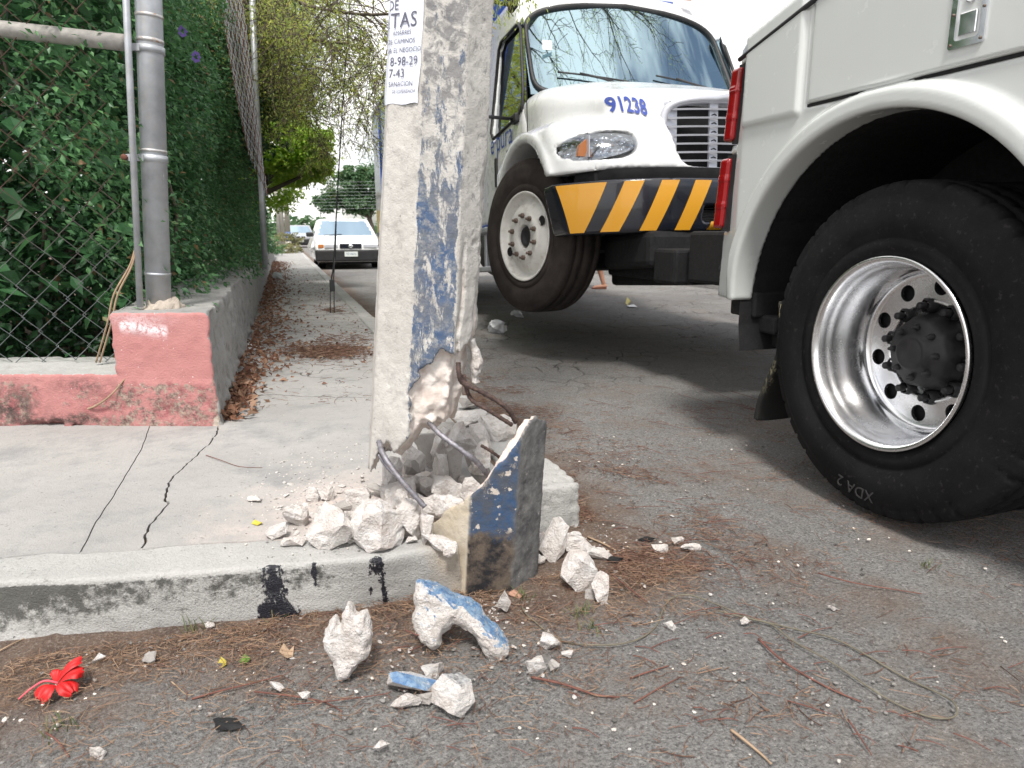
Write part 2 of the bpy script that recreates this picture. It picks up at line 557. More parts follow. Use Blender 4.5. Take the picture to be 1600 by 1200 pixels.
# painted wall
m = M('pink_wall_paint', .8)
x, y, z = m.xyz()
c = m.mix(m.ramp(m.noise(5, 6, .6), .3, .7), (.40, .165, .160), (.47, .215, .205))
lowm = m.attr('low')
flake = m.ramp(m.add(m.noise(26, 9, .75), m.mul(lowm, .22)), .66, .74)
c = m.mix(flake, c, m.mix(m.ramp(m.noise(60, 6, .7), .4, .6), (.38, .31, .25), (.16, .09, .085)))
c = m.mix(m.mul(m.ramp(m.noise(18, 8, .7), .5, .66), m.mul(lowm, .8)), c, (.25, .06, .07))
wh = m.mul(m.attr('white'), m.ramp(m.noise(70, 8, .75), .40, .52))
c = m.mix(wh, c, (.78, .72, .76))
c = m.mix(m.ramp(m.add(m.noise(40, 7, .7), m.attr('edge')), 1.05, 1.25), c, (.50, .43, .36))
c = m.mix(m.mul(m.attr('dark'), m.ramp(m.noise(24, 8, .75), .42, .56)), c, (.07, .05, .045))
c = m.mix(m.ramp(m.noise(85, 3), .70, .75), c, (.70, .60, .57))
m.set('Base Color', c)
m.bump(m.add(m.mul(m.noise(22, 8, .7), m.add(lowm, .15)), m.mul(m.noise(150, 3), .3)), .8, .012)
MT['pink'] = m.m
MT['wallside'] = concrete('old_wall_plaster', (.34, .335, .325), True, (.09, .09, .08), .75, 2.0)
MT['walltop'] = concrete('wall_top_concrete', (.42, .42, .405), False, (.3, .29, .27), .6, 2)
MT['galv'] = simple('galvanised_steel', (.42, .44, .47), .5, .45, var=.18, scale=14, dirt=(.50, .47, .42, .6), bump=.15, bscale=40)
MT['rustband'] = simple('rust_streaked_zinc', (.50, .50, .50), .55, .5, var=.15, scale=30, dirt=(.40, .20, .09, 1.0))
MT['rail'] = simple('weathered_rail', (.42, .40, .375), .65, .35, var=.2, scale=30, bump=.2, bscale=120)
MT['rust'] = simple('rust', (.16, .065, .045), .85, .2, var=.35, scale=40, bump=.3)
m = M('chain_link_wire', .7, .35)
x, y, z = m.xyz()
m.set('Base Color', m.mix(m.ramp(m.add(z, m.mul(m.noise(9, 4), .5)), .85, 1.35), (.15, .165, .17), (.10, .055, .042)))
MT['wire'] = m.m
def leafmat(name, cols, trans=.3, rough=.42):
    m = M(name, rough)
    r = m.attr('rnd')
    c = m.mix(m.ramp(r, 0, .5), cols[0], cols[1])
    c = m.mix(m.ramp(r, .5, .92), c, cols[2])
    if len(cols) > 3: c = m.mix(m.ramp(r, .95, .97), c, cols[3])
    m.set('Base Color', c)
    t = m.n('ShaderNodeBsdfTranslucent')
    m.put(t.inputs[0], m.mix(.5, c, tuple(min(1, v * 1.6) for v in cols[2])))
    mx = m.n('ShaderNodeMixShader')
    mx.inputs[0].default_value = trans
    m.nt.links.new(m.b.outputs[0], mx.inputs[1])
    m.nt.links.new(t.outputs[0], mx.inputs[2])
    m.nt.links.new(mx.outputs[0], m.out.inputs['Surface'])
    return m.m
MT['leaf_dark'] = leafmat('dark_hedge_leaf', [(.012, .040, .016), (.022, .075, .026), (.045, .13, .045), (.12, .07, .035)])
MT['leaf_hedge'] = leafmat('hedge_leaf', [(.026, .085, .034), (.055, .155, .058), (.12, .27, .10), (.22, .12, .06)])
MT['leaf_bright'] = leafmat('bright_leaf', [(.10, .24, .04), (.24, .44, .06), (.48, .60, .10)], .6)
MT['leaf_pale'] = leafmat('pale_leaf', [(.18, .30, .09), (.34, .46, .14), (.60, .62, .16), (.46, .28, .16)], .65)
MT['leaf_far'] = leafmat('far_leaf', [(.05, .12, .055), (.08, .165, .07), (.13, .22, .10)], .35)
MT['leaf_dry'] = leafmat('dry_leaf', [(.15, .06, .035), (.24, .12, .07), (.34, .21, .14)], .1, .75)
MT['stick'] = leafmat('dry_stalk', [(.105, .050, .035), (.17, .09, .062), (.27, .18, .12), (.38, .29, .20)], .05, .8)
MT['grass'] = leafmat('dry_grass', [(.20, .15, .08), (.16, .17, .07), (.09, .13, .05)], .3, .7)
m = M('small_stones', .9)
r = m.attr('rnd')
c = m.mix(m.ramp(r, 0, .6), (.09, .085, .08), (.22, .21, .20))
c = m.mix(m.ramp(r, .84, .90), c, (.62, .57, .52))
m.set('Base Color', c)
MT['pebble'] = m.m
MT['bark'] = simple('bark', (.12, .095, .075), .9, var=.3, scale=12, bump=.7, bscale=40)
# vehicles
def carpaint(name, base, rough=.28, grime=.12):
    m = M(name, rough)
    c = m.mix(m.mul(m.ramp(m.noise(3.5, 8, .65), .45, .75), grime), base, (.42, .40, .36))
    c = m.mix(m.mul(m.ramp(m.noise(90, 3), .70, .74), grime), c, (.2, .19, .17))
    m.set('Base Color', c)
    m.set('Coat Weight', .6)
    m.set('Coat Roughness', .05)
    m.set('Roughness', m.ramp(m.noise(12, 5), .3, .7, rough * .8, rough * 1.3))
    return m
MT['white'] = carpaint('white_vehicle_paint', (.76, .77, .77)).m
MT['tow_white'] = carpaint('tow_white_paint', (.60, .625, .615), .22, .06).m
MT['blue'] = carpaint('blue_vehicle_paint', (.02, .07, .35)).m
MT['darkblue'] = carpaint('dark_box_side', (.012, .035, .06), .4).m
MT['black'] = simple('black_plastic', (.018, .018, .02), .55, var=.3, scale=10, dirt=(.07, .065, .06, .3))
MT['pitch'] = simple('matt_black', (.003, .003, .004), .9, var=.2)
MT['blackgloss'] = simple('black_gloss', (.012, .014, .022), .22, coat=.5, var=.2, scale=8)
MT['under'] = simple('black_chassis', (.006, .006, .007), .85, var=.4, scale=14, dirt=(.025, .022, .02, .4), bump=.3)
m = M('tyre_rubber', .75)
m.set('Specular IOR Level', .18)
c = m.mix(m.ramp(m.noise(5, 7, .65), .35, .68), (.005, .005, .006), (.012, .012, .013))
c = m.mix(m.ramp(m.noise(60, 6, .7), .58, .75, 0, .5), c, (.075, .07, .066))
m.set('Base Color', c)
m.bump(m.noise(160, 4), .25, .003)
MT['tyre'] = m.m
m = M('worn_tyre_rubber', .85)
m.set('Specular IOR Level', .25)
c = m.mix(m.ramp(m.noise(6, 7, .65), .35, .68), (.022, .018, .017), (.05, .040, .036))
m.set('Base Color', c)
m.bump(m.noise(160, 4), .25, .003)
MT['tyre2'] = m.m
m = M('polished_aluminium', .2, 1.0)
m.set('Base Color', m.mix(m.ramp(m.noise(8, 5), .35, .7), (.86, .87, .89), (.78, .78, .79)))
m.put(m.b.inputs['Roughness'], m.ramp(m.noise(18, 7, .7), .3, .7, .22, .30))
MT['alu'] = m.m
m = M('faceted_reflector', .12, 1.0, (.62, .65, .70))
m.bump(m.vor(26), 1.0, .05)
MT['reflector'] = m.m
MT['chrome'] = simple('chrome', (.82, .83, .85), .08, 1.0, var=.06, scale=20)
MT['steelwhite'] = simple('white_wheel_paint', (.68, .67, .64), .45, var=.1, scale=9, dirt=(.22, .13, .09, .45))
MT['silverplast'] = simple('silver_grille', (.60, .61, .66), .35, .3, coat=.3, var=.05)
MT['nut'] = simple('rusty_nut', (.16, .12, .10), .6, .6, var=.3, scale=50)
m = M('yellow_stripe', .35, 0, (.72, .34, .022))
m.set('Coat Weight', .4)
MT['yellow'] = m.m
def glassmat(name, tint, gloss, rough=.02, gcol=(.9, .95, 1.0)):
    m = M(name)
    m.nt.nodes.remove(m.b)
    tr = m.n('ShaderNodeBsdfTransparent')
    m.put(tr.inputs[0], tint)
    gl = m.n('ShaderNodeBsdfGlossy')
    gl.inputs['Roughness'].default_value = rough
    m.put(gl.inputs[0], gcol)
    fr = m.n('ShaderNodeFresnel')
    fr.inputs[0].default_value = 1.5
    mx = m.n('ShaderNodeMixShader')
    m.nt.links.new(m.ramp(fr.outputs[0], 0.03, .6, gloss, 1.0), mx.inputs[0])
    m.nt.links.new(tr.outputs[0], mx.inputs[1])
    m.nt.links.new(gl.outputs[0], mx.inputs[2])
    m.nt.links.new(mx.outputs[0], m.out.inputs['Surface'])
    return m.m
MT['glass'] = glassmat('windscreen_glass', (.36, .58, .64), .62, .02, (.58, .78, .86))
MT['sideglass'] = glassmat('side_glass', (.05, .055, .06), .10)
MT['lens'] = glassmat('clear_lens', (.70, .73, .78), .16, .08)
m = M('red_lens', .12, 0, (.27, .003, .006))
m.set('Coat Weight', .8)
m.set('Roughness', m.ramp(m.noise(30, 3), .3, .7, .1, .2))
MT['red'] = m.m
MT['amber'] = simple('amber_reflector', (.50, .17, .04), .25, coat=.6, var=.1)
MT['plate'] = simple('licence_plate', (.68, .72, .70), .5, var=.05)
MT['textblue'] = simple('blue_lettering', (.025, .06, .33), .4, var=.05)
MT['textgrey'] = simple('grey_lettering', (.22, .25, .36), .6, var=.05)
MT['ink'] = simple('printed_ink', (.10, .10, .14), .8, var=.05)
m = M('poster_paper', .75, 0, (.76, .79, .88))
m.set('Base Color', m.mix(m.ramp(m.noise(7, 5), .4, .7), (.70, .74, .84), (.78, .81, .89)))
m.bump(m.noise(14, 3), .15, .004)
MT['paper'] = m.m
MT['scrap'] = simple('white_scrap_paper', (.78, .78, .80), .7, var=.04)
MT['plastic'] = simple('clear_plastic_bag', (.66, .68, .70), .25, var=.1, scale=30)
MT['skin'] = simple('skin', (.40, .20, .13), .5, var=.08)
MT['cloth'] = simple('dark_cloth', (.03, .035, .06), .85, var=.2)
MT['cloth2'] = simple('pale_shirt', (.45, .42, .40), .85, var=.1)
MT['hair'] = simple('black_hair', (.012, .01, .01), .6)
MT['cable'] = simple('old_cable', (.14, .125, .09), .8, var=.25, scale=30)
MT['guy'] = simple('guy_wire', (.05, .05, .055), .6, .4)
MT['silver'] = carpaint('silver_car_paint', (.36, .37, .40), .3).m
MT['buff'] = concrete('buff_render', (.52, .50, .44), False, (.4, .36, .3), .3)
m = M('hibiscus_petal', .55)
m.set('Base Color', m.mix(m.ramp(m.noise(60, 4), .35, .7), (.42, .003, .004), (.60, .010, .010)))
m.set('Subsurface Weight', .15)
MT['petal'] = m.m
MT['stamen'] = simple('pink_stamen', (.75, .10, .14), .5)

def proj(x, y, z):
    """where a place falls in the photo (used only to lay stains out on finished walls)"""
    dx, dy, dz = x, y, z - HC
    cy, sy = math.cos(YAW), math.sin(YAW)
    X = dx * cy - dy * sy
    Fh = dx * sy + dy * cy
    cp, sp = math.cos(PITCH), math.sin(PITCH)
    F = Fh * cp - dz * sp
    U = Fh * sp + dz * cp
    return 800 + FPX * X / F, 600 - FPX * U / F

# ================================================================ SETTING
HS = 0.135
def graded(a, b, step, far):
    l = list(np.arange(a, b + 1e-6, step))
    s = step
    while l[-1] < far: s *= 1.25; l.append(l[-1] + s)
    s = step
    while l[0] > -far: s *= 1.25; l.insert(0, l[0] - s)
    return np.array(l)
gx, gy = graded(-1.6, 3.6, .02, 700), graded(.2, 6.0, .02, 700)
GX, GY = np.meshgrid(gx, gy, indexing='ij')
near = sstep(25, 8, np.hypot(GX, GY))
dk = np.hypot(np.maximum(GX - .80, 0), np.maximum(1.62 - GY, 0))
dirt = np.clip(1.12 - dk / .42, 0, 1) + .35 * sstep(-.1, -1.2, GX) * sstep(.2, .9, GY) * (GY < 2)
dirt = np.maximum(dirt, .55 * sstep(.35, .05, abs(GX - 1.35 - .1 * np.sin(GY * 3))) * sstep(2.2, 1.5, GY) * sstep(.9, 1.2, GX))
GZ = near * (.004 * fbm(GX * 3, GY * 3, 0, 3) + .0022 * fbm(GX * 22, GY * 22, 1, 3) * (1 + dirt) + .007 * np.clip(dirt, 0, 1) * (fbm(GX * 9, GY * 9, 4, 3) + .6)) - .004
GZ = GZ + np.where((GX < .74) & (GY > 1.75), -.03, 0)
nx_, ny_ = GX.shape
ii = np.arange(nx_ * ny_).reshape(nx_, ny_)
F = np.stack([ii[:-1, :-1].ravel(), ii[1:, :-1].ravel(), ii[1:, 1:].ravel(), ii[:-1, 1:].ravel()], 1)
me = mesh_np('road', np.stack([GX.ravel(), GY.ravel(), GZ.ravel()], 1), F, True,
             {'dirt': np.clip(dirt, 0, 1.2).ravel(), 'crack': (sstep(2.8, 4.5, GY) * sstep(1.0, 1.6, GX)).ravel()})
tag(link('road', me, MT['road']), kind='structure')

def lerp_line(pts, n, amp=.0, seed=0, ext0=0, ext1=0):
    pts = [Vector((p[0], p[1])) for p in pts]
    if ext0: pts.insert(0, pts[0] + (pts[0] - pts[1]).normalized() * ext0)
    if ext1: pts.append(pts[-1] + (pts[-1] - pts[-2]).normalized() * ext1)
    L = [0]
    for a, b in zip(pts, pts[1:]): L.append(L[-1] + (b - a).length)
    out = []
    for i in range(n + 1):
        t = L[-1] * i / n
        j = max(k for k in range(len(L) - 1) if L[k] <= t + 1e-9)
        u = (t - L[j]) / max(1e-9, L[j + 1] - L[j])
        p = pts[j].lerp(pts[j + 1], u)
        if amp and 0 < i < n:
            d = (pts[j + 1] - pts[j]).normalized()
            p = p + Vector((-d.y, d.x)) * amp * float(fbm(t * 40, seed, 0, 3))
        out.append(p)
    return out
def shift(line, d):
    o = []
    for i, p in enumerate(line):
        t = (line[min(i + 1, len(line) - 1)] - line[max(i - 1, 0)]).normalized()
        o.append(p + Vector((-t.y, t.x)) * d)
    return o
g2 = lambda x, y: G(x, y, HS).xy
seam = lerp_line([g2(0, 872), g2(60, 866), g2(220, 858), g2(340, 849), g2(430, 845), g2(520, 846)], 120, .002, 3, 4.0)
wallb = lerp_line([g2(0, 655), g2(345, 645)], 4, 0, 0, 5.0)
joint = lerp_line([g2(238, 652), g2(222, 700), g2(175, 778), g2(150, 815), g2(125, 864)], 40, .0012, 5)
crack = lerp_line([g2(356, 640), g2(330, 690), g2(319, 700), g2(287, 731), g2(266, 750), g2(256, 778), g2(261, 787), g2(237, 816), g2(219, 859)], 90, .005, 9)
Tl = lerp_line([Vector((-.32, G(370, 624, HS).y + .02)), g2(420, 617), g2(480, 620), g2(575, 622), Vector((.62, G(600, 622, HS).y - .05))], 60, .005, 12)
Ul = lerp_line([Vector((-.32, 4.05)), g2(450, 566), g2(575, 580), Vector((.62, 3.75))], 60, .008, 15)
sidewalk = link('sidewalk', None or MB().box(-6, .70, 1.62, 60, -.02, .112).mesh('sidewalk'), MT['soil'])
# trim the bed so that it stays behind the kerb line
sidewalk.data = MB().add([(-6, 3.0, -.02), (-.62, 1.83, -.02), (.25, 1.70, -.02), (.45, 1.80, -.02), (.70, 1.95, -.02), (.70, 60, -.02), (-6, 60, -.02),
                          (-6, 3.0, .118), (-.62, 1.83, .118), (.25, 1.70, .118), (.45, 1.80, .118), (.70, 1.95, .118), (.70, 60, .118), (-6, 60, .118)],
                         [(7, 8, 9, 10, 11, 12, 13)] + [(i, (i + 1) % 7, (i + 1) % 7 + 7, i + 7) for i in range(7)]).mesh('sidewalk')
sidewalk.data.materials.append(MT['soil'])
tag(sidewalk, kind='structure')
def slab(poly, dz=0.0, tilt=(0, 0)):
    c = sum((p for p in poly), Vector((0, 0))) / len(poly)
    n = len(poly)
    top = [(p.x, p.y, HS + dz + (p.x - c.x) * tilt[0] + (p.y - c.y) * tilt[1]) for p in poly]
    bm = bmesh.new()
    tv = [bm.verts.new(p) for p in top]
    bv = [bm.verts.new((p[0], p[1], p[2] - .06)) for p in top]
    for tri in tessellate_polygon([[Vector((p[0], p[1], 0)) for p in top]]):
        try: bm.faces.new([tv[i] for i in tri])
        except ValueError: pass
    for i in range(n): bm.faces.new((tv[i], bv[i], bv[(i + 1) % n], tv[(i + 1) % n]))
    bmesh.ops.recalc_face_normals(bm, faces=bm.faces)
    me = bpy.data.meshes.new('slab')
    bm.to_mesh(me)
    bm.free()
    return link('slab', me, MT['slab'], sidewalk)
wl = lambda a, b: [p for p in wallb if a < p.x < b]
iJ = min(range(len(seam)), key=lambda i: (seam[i] - joint[-1]).length)
iK = min(range(len(seam)), key=lambda i: (seam[i] - crack[-1]).length)
sm_in = shift(seam, .003)
slab(sm_in[:iJ - 1] + shift(joint, -.0015)[::-1] + [Vector((joint[0].x, joint[0].y + .12)), Vector((-6, wallb[0].y + .3))])
slab(sm_in[iJ + 2:iK - 1] + shift(crack, -.003)[::-1] + [Vector((crack[0].x, crack[0].y + .03)), Vector((joint[0].x + .002, joint[0].y + .12))] + shift(joint, .0015), -.001)
slab(sm_in[iK + 2:] + [Vector((.30, 1.66)), Vector((.33, 1.74)), Vector((.62, 1.84))] + shift(Tl, -.004)[::-1] + shift(crack, .004), .001)
slab(shift(Tl, .004) + shift(Ul, -.004)[::-1], .003, (0, .002))
prev = Ul
for i, yy in enumerate([5.3, 6.9, 8.9, 11, 13.2, 15.6, 18, 21, 24.5, 28, 33, 40, 50, 60]):
    nl = lerp_line([Vector((-.36, yy + random.uniform(-.1, .1))), Vector((.14, yy + random.uniform(-.08, .08))), Vector((.62, yy + random.uniform(-.1, .1)))], 40, .01, 20 + i)
    slab(shift(prev, .005) + shift(nl, -.005)[::-1], random.uniform(-.003, .004), (random.uniform(-.01, .01), 0))
    prev = nl

# front kerb: lofted strip with batter and a worn arris
kt = lerp_line([g2(0, 908), g2(150, 903), g2(300, 893), g2(450, 881), g2(600, 868), g2(690, 853), g2(716, 852)], 260, 0, 0, 3.5)
kb = lerp_line([G(0, 1006, 0).xy, G(150, 990, 0).xy, G(300, 975, 0).xy, G(460, 962, 0).xy, G(640, 934, 0).xy, G(712, 928, 0).xy, G(724, 926, 0).xy], 260, 0, 0, 3.5)
ks = lerp_line([g2(0, 870), g2(60, 864), g2(220, 856), g2(340, 847), g2(430, 843), g2(560, 838), g2(650, 815), g2(700, 800)], 260, 0, 0, 3.5)
V, prof = [], []
NP = 34
for i in range(261):
    a, b, c = ks[i], kt[i], kb[i]
    endr = float(sstep(.30, .40, b.x))
    for j in range(NP):
        u = j / (NP - 1)
        if u < .3: q = a.lerp(b, u / .3 * .93); z = HS - .002
        elif u < .42:
            v = (u - .3) / .12
            q = a.lerp(b, .93 + .07 * math.sin(v * math.pi / 2)); z = HS - .002 - .014 * (1 - math.cos(v * math.pi / 2))
        else:
            v = (u - .42) / .58
            q = b.lerp(c, v); z = (HS - .016) * (1 - v) - .02 * v
        V.append((q.x, q.y, z))
V = np.array(V)
nn = .0015 * fbm(V[:, 0] * 60, V[:, 1] * 60, V[:, 2] * 60, 3, 8) + .004 * fbm(V[:, 0] * 14, V[:, 1] * 14, V[:, 2] * 14, 4, 5) + .006 * fbm(V[:, 0] * 3, 1, V[:, 2] * 3, 2, 6)
jj = np.tile(np.arange(NP), 261) / (NP - 1)
V[:, 1] -= nn * (jj > .3)
V[:, 2] += nn * .35
xk, zk = V[:, 0].copy(), V[:, 2].copy()
pxk, pyk = proj(V[:, 0], V[:, 1], V[:, 2])
face = (jj > .40)
mould = face * 1.15 * np.clip((1.0 - sstep(430, 640, pxk)) * sstep(1010, 930, pyk + pxk * .10) * (.50 + .5 * sstep(260, 0, pxk)), 0, 1)
def gauss(x, c, w_): return np.exp(-((x - c) / w_) ** 2)
tarv = gauss(pxk, 428, 26) * sstep(875, 886, pyk) * 1.0 * (jj > .33) + gauss(pxk, 440, 42) * sstep(940, 950, pyk) * .9
tarv = np.maximum(tarv, gauss(pxk, 491, 7) * sstep(874, 880, pyk) * sstep(935, 905, pyk))
tarv = np.maximum(tarv, gauss(pxk, 590, 18) * sstep(866, 872, pyk) * sstep(912, 890, pyk))
tarv = np.maximum(tarv, gauss(pxk, 581, 6) * sstep(866, 872, pyk) * sstep(940, 925, pyk))
tarv = np.maximum(tarv, gauss(pxk, 601, 6) * sstep(866, 872, pyk) * sstep(950, 940, pyk))
for a_, b_, c_ in ((248, 905, 7), (247, 964, 6), (362, 966, 8), (575, 955, 6), (445, 925, 6)):
    tarv = np.maximum(tarv, gauss(pxk, a_, c_) * gauss(pyk, b_, c_ * 1.1))
F = []
for i in range(260):
    for j in range(NP - 1):
        k = i * NP + j
        F.append((k, k + NP, k + NP + 1, k + 1))
base_n = len(V)
me = mesh_np('kerb', V, np.array(F)[:, ::-1], True, {'mould': mould, 'tar': tarv, 'warm': sstep(540, 720, pxk)})
# end cap
bm = bmesh.new()
bm.from_mesh(me)
bm.verts.ensure_lookup_table()
try: bm.faces.new([bm.verts[260 * NP + j] for j in range(NP)])
except Exception: pass
bmesh.ops.recalc_face_normals(bm, faces=bm.faces)
bm.to_mesh(me)
bm.free()
kerb = link('kerb', me, MT['kerb'])
tag(kerb, kind='structure')
# street kerb, made of worn lengths (pieces of the kerb)
def kerb_len(y0, y1, x0, x1, h, seed, amp=.006, res=.012):
    f = lambda x, y, z: sbox(x, y, z, ((x0 + x1) / 2, (y0 + y1) / 2, h / 2 - .03), ((x1 - x0) / 2, (y1 - y0) / 2, h / 2 + .03), .012) + amp * fbm(x * 18, y * 18, z * 18, 4, seed) + .003 * np.clip(fbm(x * 60, y * 60, z * 60, 2, seed), 0, 1)
    if seed == 3:
        f0 = f
        f = lambda x, y, z: f0(x, y, z) + .010 * np.clip(vnoise(x * 34, y * 34, z * 3, 4) - .35, 0, 1) + .006 * np.clip(fbm(x * 45, y * 45, z * 8, 3, 6), 0, 1)
    me = sdf_mesh('kerb_stone', f, (x0 - .03, y0 - .03, -.07), (x1 + .03, y1 + .03, h + .03), res)
    me.materials.append(MT['kerb'])
    return link('kerb_stone', me, None, kerb)
kerb_len(1.875, 2.16, .655, .822, .142, 3, .005, .008)
kerb_len(2.17, 2.75, .65, .80, .135, 5, .008, .010)
kerb_len(2.765, 3.7, .64, .79, .13, 6, .008)
kerb_len(3.715, 4.9, .63, .78, .135, 8, .005, .014)
kerb_len(4.92, 6.6, .63, .77, .135, 9, .005, .018)
yy = 6.62
for i in range(9):
    L = 1.6 + i * .6
    kerb_len(yy, yy + L, .625, .765, .135, 11 + i, .005, .025)
    yy += L + .02

# ---------------------------------------------------------------- garden wall
def yf(x): return 2.856 - .318 * x
gw = empty('garden_wall', (-.45, 3.1, 0))
tag(gw, 'low pink and grey rendered wall with a raised pier at the corner of the pavement', 'wall')
def child(o):
    o.matrix_parent_inverse = o.parent.matrix_basis.inverted()
    return o
bpy.context.view_layer.update()
def two_mat(me, m0, m1, test):
    me.materials.append(m0)
    me.materials.append(m1)
    n = len(me.polygons)
    c = np.empty(n * 3, np.float32)
    me.polygons.foreach_get('center', c)
    nn_ = np.empty(n * 3, np.float32)
    me.polygons.foreach_get('normal', nn_)
    c, nn_ = c.reshape(-1, 3), nn_.reshape(-1, 3)
    me.polygons.foreach_set('material_index', test(c, nn_).astype(np.int32))
def fpier(x, y, z):
    xr = -.268 - .05 * z + .012 * fbm(0, y * 9, z * 9, 3, 2) + .028 * sstep(.30, .12, z) * fbm(1, y * 6, z * 14, 4, 7) * sstep(3.0, 3.12, y)
    d = np.maximum(np.maximum(x - xr, -.655 - x), np.maximum(yf(x) - y, z - .588 + .006 * (y - 3)))
    d = np.maximum(d, y - 6.0)
    return d + .0025 * fbm(x * 30, y * 30, z * 30, 3, 4) + .007 * np.clip(fbm(x * 22, y * 22, z * 22, 4, 8), 0, 1) * sstep(.32, .29, z + .01 * fbm(x * 20, 0, 0, 2))
def wattr(kind):
    def g(x, y, z):
        px, py = proj(x, y, z)
        if kind == 'low': return np.where(px > 183, sstep(588, 600, py + 4 * fbm(px * .05, 0, 0, 2)), .25 + .75 * np.clip(sstep(75, 30, px) + gauss(px, 135, 30) * .8 + sstep(150, 190, px) * sstep(600, 620, py), 0, 1) * sstep(590, 606, py)) * .9
        if kind == 'white': return np.maximum(gauss((py - 508 - (px - 190) * .14), 0, 8) * sstep(184, 190, px) * sstep(264, 258, px), .4 * gauss(px, 215, 40) * gauss(py, 500, 8))
        if kind == 'edge': return np.maximum(sstep(331, 342, px), .9 * (px > 183) * sstep(496, 490, py)) * .55 + .5 * sstep(645, 655, py)
        if kind == 'dark': return np.clip(gauss(px, 20, 45) * gauss(py, 640, 35) + gauss(px, 130, 40) * gauss(py, 602, 10) * .8 + gauss(px, 120, 50) * gauss(py, 655, 7) * 1.2, 0, 1)
    return g
AT = {k: wattr(k) for k in ('low', 'white', 'edge', 'dark')}
me = sdf_mesh('pier', fpier, (-.70, 2.90, -.02), (-.20, 6.05, .62), .011, AT)
two_mat(me, MT['wallside'], MT['pink'], lambda c, n: (n[:, 1] < -.5) & (c[:, 1] - yf(c[:, 0]) < .04) & (c[:, 0] < -.285))
child(link('pier', me, None, gw))
def flow(x, y, z):
    d = np.maximum(np.maximum(x + .64, -3.6 - x), np.maximum(yf(x) - y + .0, z - .345 - .02 * sstep(0.02, .2, y - yf(x))))
    d = np.maximum(d, y - yf(x) - .30)
    return d + .003 * fbm(x * 25, y * 25, z * 25, 3, 3) + .012 * np.clip(fbm(x * 13, y * 13, z * 20, 4, 9), 0, 1) * sstep(.30, .15, z) + .05 * gauss(x, -.92, .10) * gauss(z, .13, .02) * (fbm(x * 30, 0, z * 30, 2) > -.4)
me = sdf_mesh('low_wall', flow, (-2.4, 3.0, -.02), (-.60, 4.0, .40), .012, AT)
two_mat(me, MT['walltop'], MT['pink'], lambda c, n: (n[:, 1] < -.3) & (c[:, 2] < .35))
child(link('low_wall', me, None, gw))
f2 = lambda x, y, z: sbox(x, y, z, (-.46, 15, .26), (.19, 9.03, .31), .02) + .012 * fbm(x * 5, y * 5, z * 5, 3, 4)
me = sdf_mesh('street_wall', f2, (-.70, 5.9, -.02), (-.22, 24.2, .62), .04)
me.materials.append(MT['wallside'])
child(link('street_wall', me, None, gw))

# ---------------------------------------------------------------- gate post, rail and chain link
PD = 2.86
fe = empty('chain_link_fence', (-.49, 3.14, .6))
bpy.context.view_layer.update()
tag(fe, 'rusty chain link fence on the low pink wall, hung on a thick galvanised post', 'fence')
pb, pt = P(248, 472, PD + .05), P(232, 0, PD + .05)
dirp = (pt - pb).normalized()
ptop = pb + dirp * 2.3
r0 = .0475
mb = MB().tube([pb - dirp * .02, ptop], r0, 40)
child(mb.build('post', MT['galv'], fe))
def along(py):
    return pb + (pt - pb) * ((472 - py) / 472.0)
def ringband(py, h, name, mat, extra=.004, plate=False):
    c = along(py)
    mb = MB()
    mb.tube([c - dirp * h / 2, c + dirp * h / 2], r0 + extra, 40)
    if plate:
        a = c - CR * .015 - CF * (r0 + .004)
        q = c - CR * .085 - CF * (r0 + .004)
        for s_ in (0, .006):
            mb.add([q + CF * s_ - dirp * h / 2, a + CF * s_ - dirp * h / 2, a + CF * s_ + dirp * h / 2, q + CF * s_ + dirp * h / 2], [(0, 1, 2, 3)])
        mb.add([q - dirp * h / 2, q + CF * .006 - dirp * h / 2, q + CF * .006 + dirp * h / 2, q + dirp * h / 2], [(0, 1, 2, 3)])
    b = child(mb.build(name, mat, fe))
    return b
for py, h, pl in ((73, .026, True), (238, .026, True), (24, .012, False), (60, .014, False), (226, .010, False), (424, .010, False)):
    b = ringband(py, h, 'band', MT['rustband'] if py in (24, 60, 226) else MT['galv'], .0045 if pl else .002, pl)
    if pl:
        c = along(py) - CR * .088 - CF * (r0 + .006)
        bolt = MB().lathe([(0, .0), (0, .013), (-.008, .013), (-.012, .007), (-.012, 0)], 8, 'Y', c).build('bolt', MT['rust'], fe)
        child(bolt)
tb0, tb1 = P(219, 480, PD - .03), P(197, 0, PD - .03)
child(MB().tube([tb0, tb0 + (tb1 - tb0) * 1.6], .0125, 12).build('tension_bar', MT['galv'], fe))
ra, rb = P(0, 45, PD), P(196, 67, PD)
child(MB().tube([rb + (ra - rb) * 8, rb], .030, 24).build('rail', MT['rail'], fe))
# footing mortar around the post
ft = sdf_mesh('post_footing', lambda x, y, z: np.maximum(np.hypot((x - pb.x) * .8, (y - pb.y)) - .075 + .9 * np.maximum(z - .59, 0) + .018 * fbm(x * 30, y * 30, z * 30, 3), z - .66 + .05 * abs(fbm(x * 35, y * 35, 0, 2)) + .08 * sstep(.0, -.08, x - pb.x)), (pb.x - .12, pb.y - .12, .57), (pb.x + .12, pb.y + .12, .68), .006)
ft.materials.append(concrete('mortar', (.46, .40, .34), True, (.3, .25, .2), .6, 3))
child(link('post_footing', ft, None, fe))
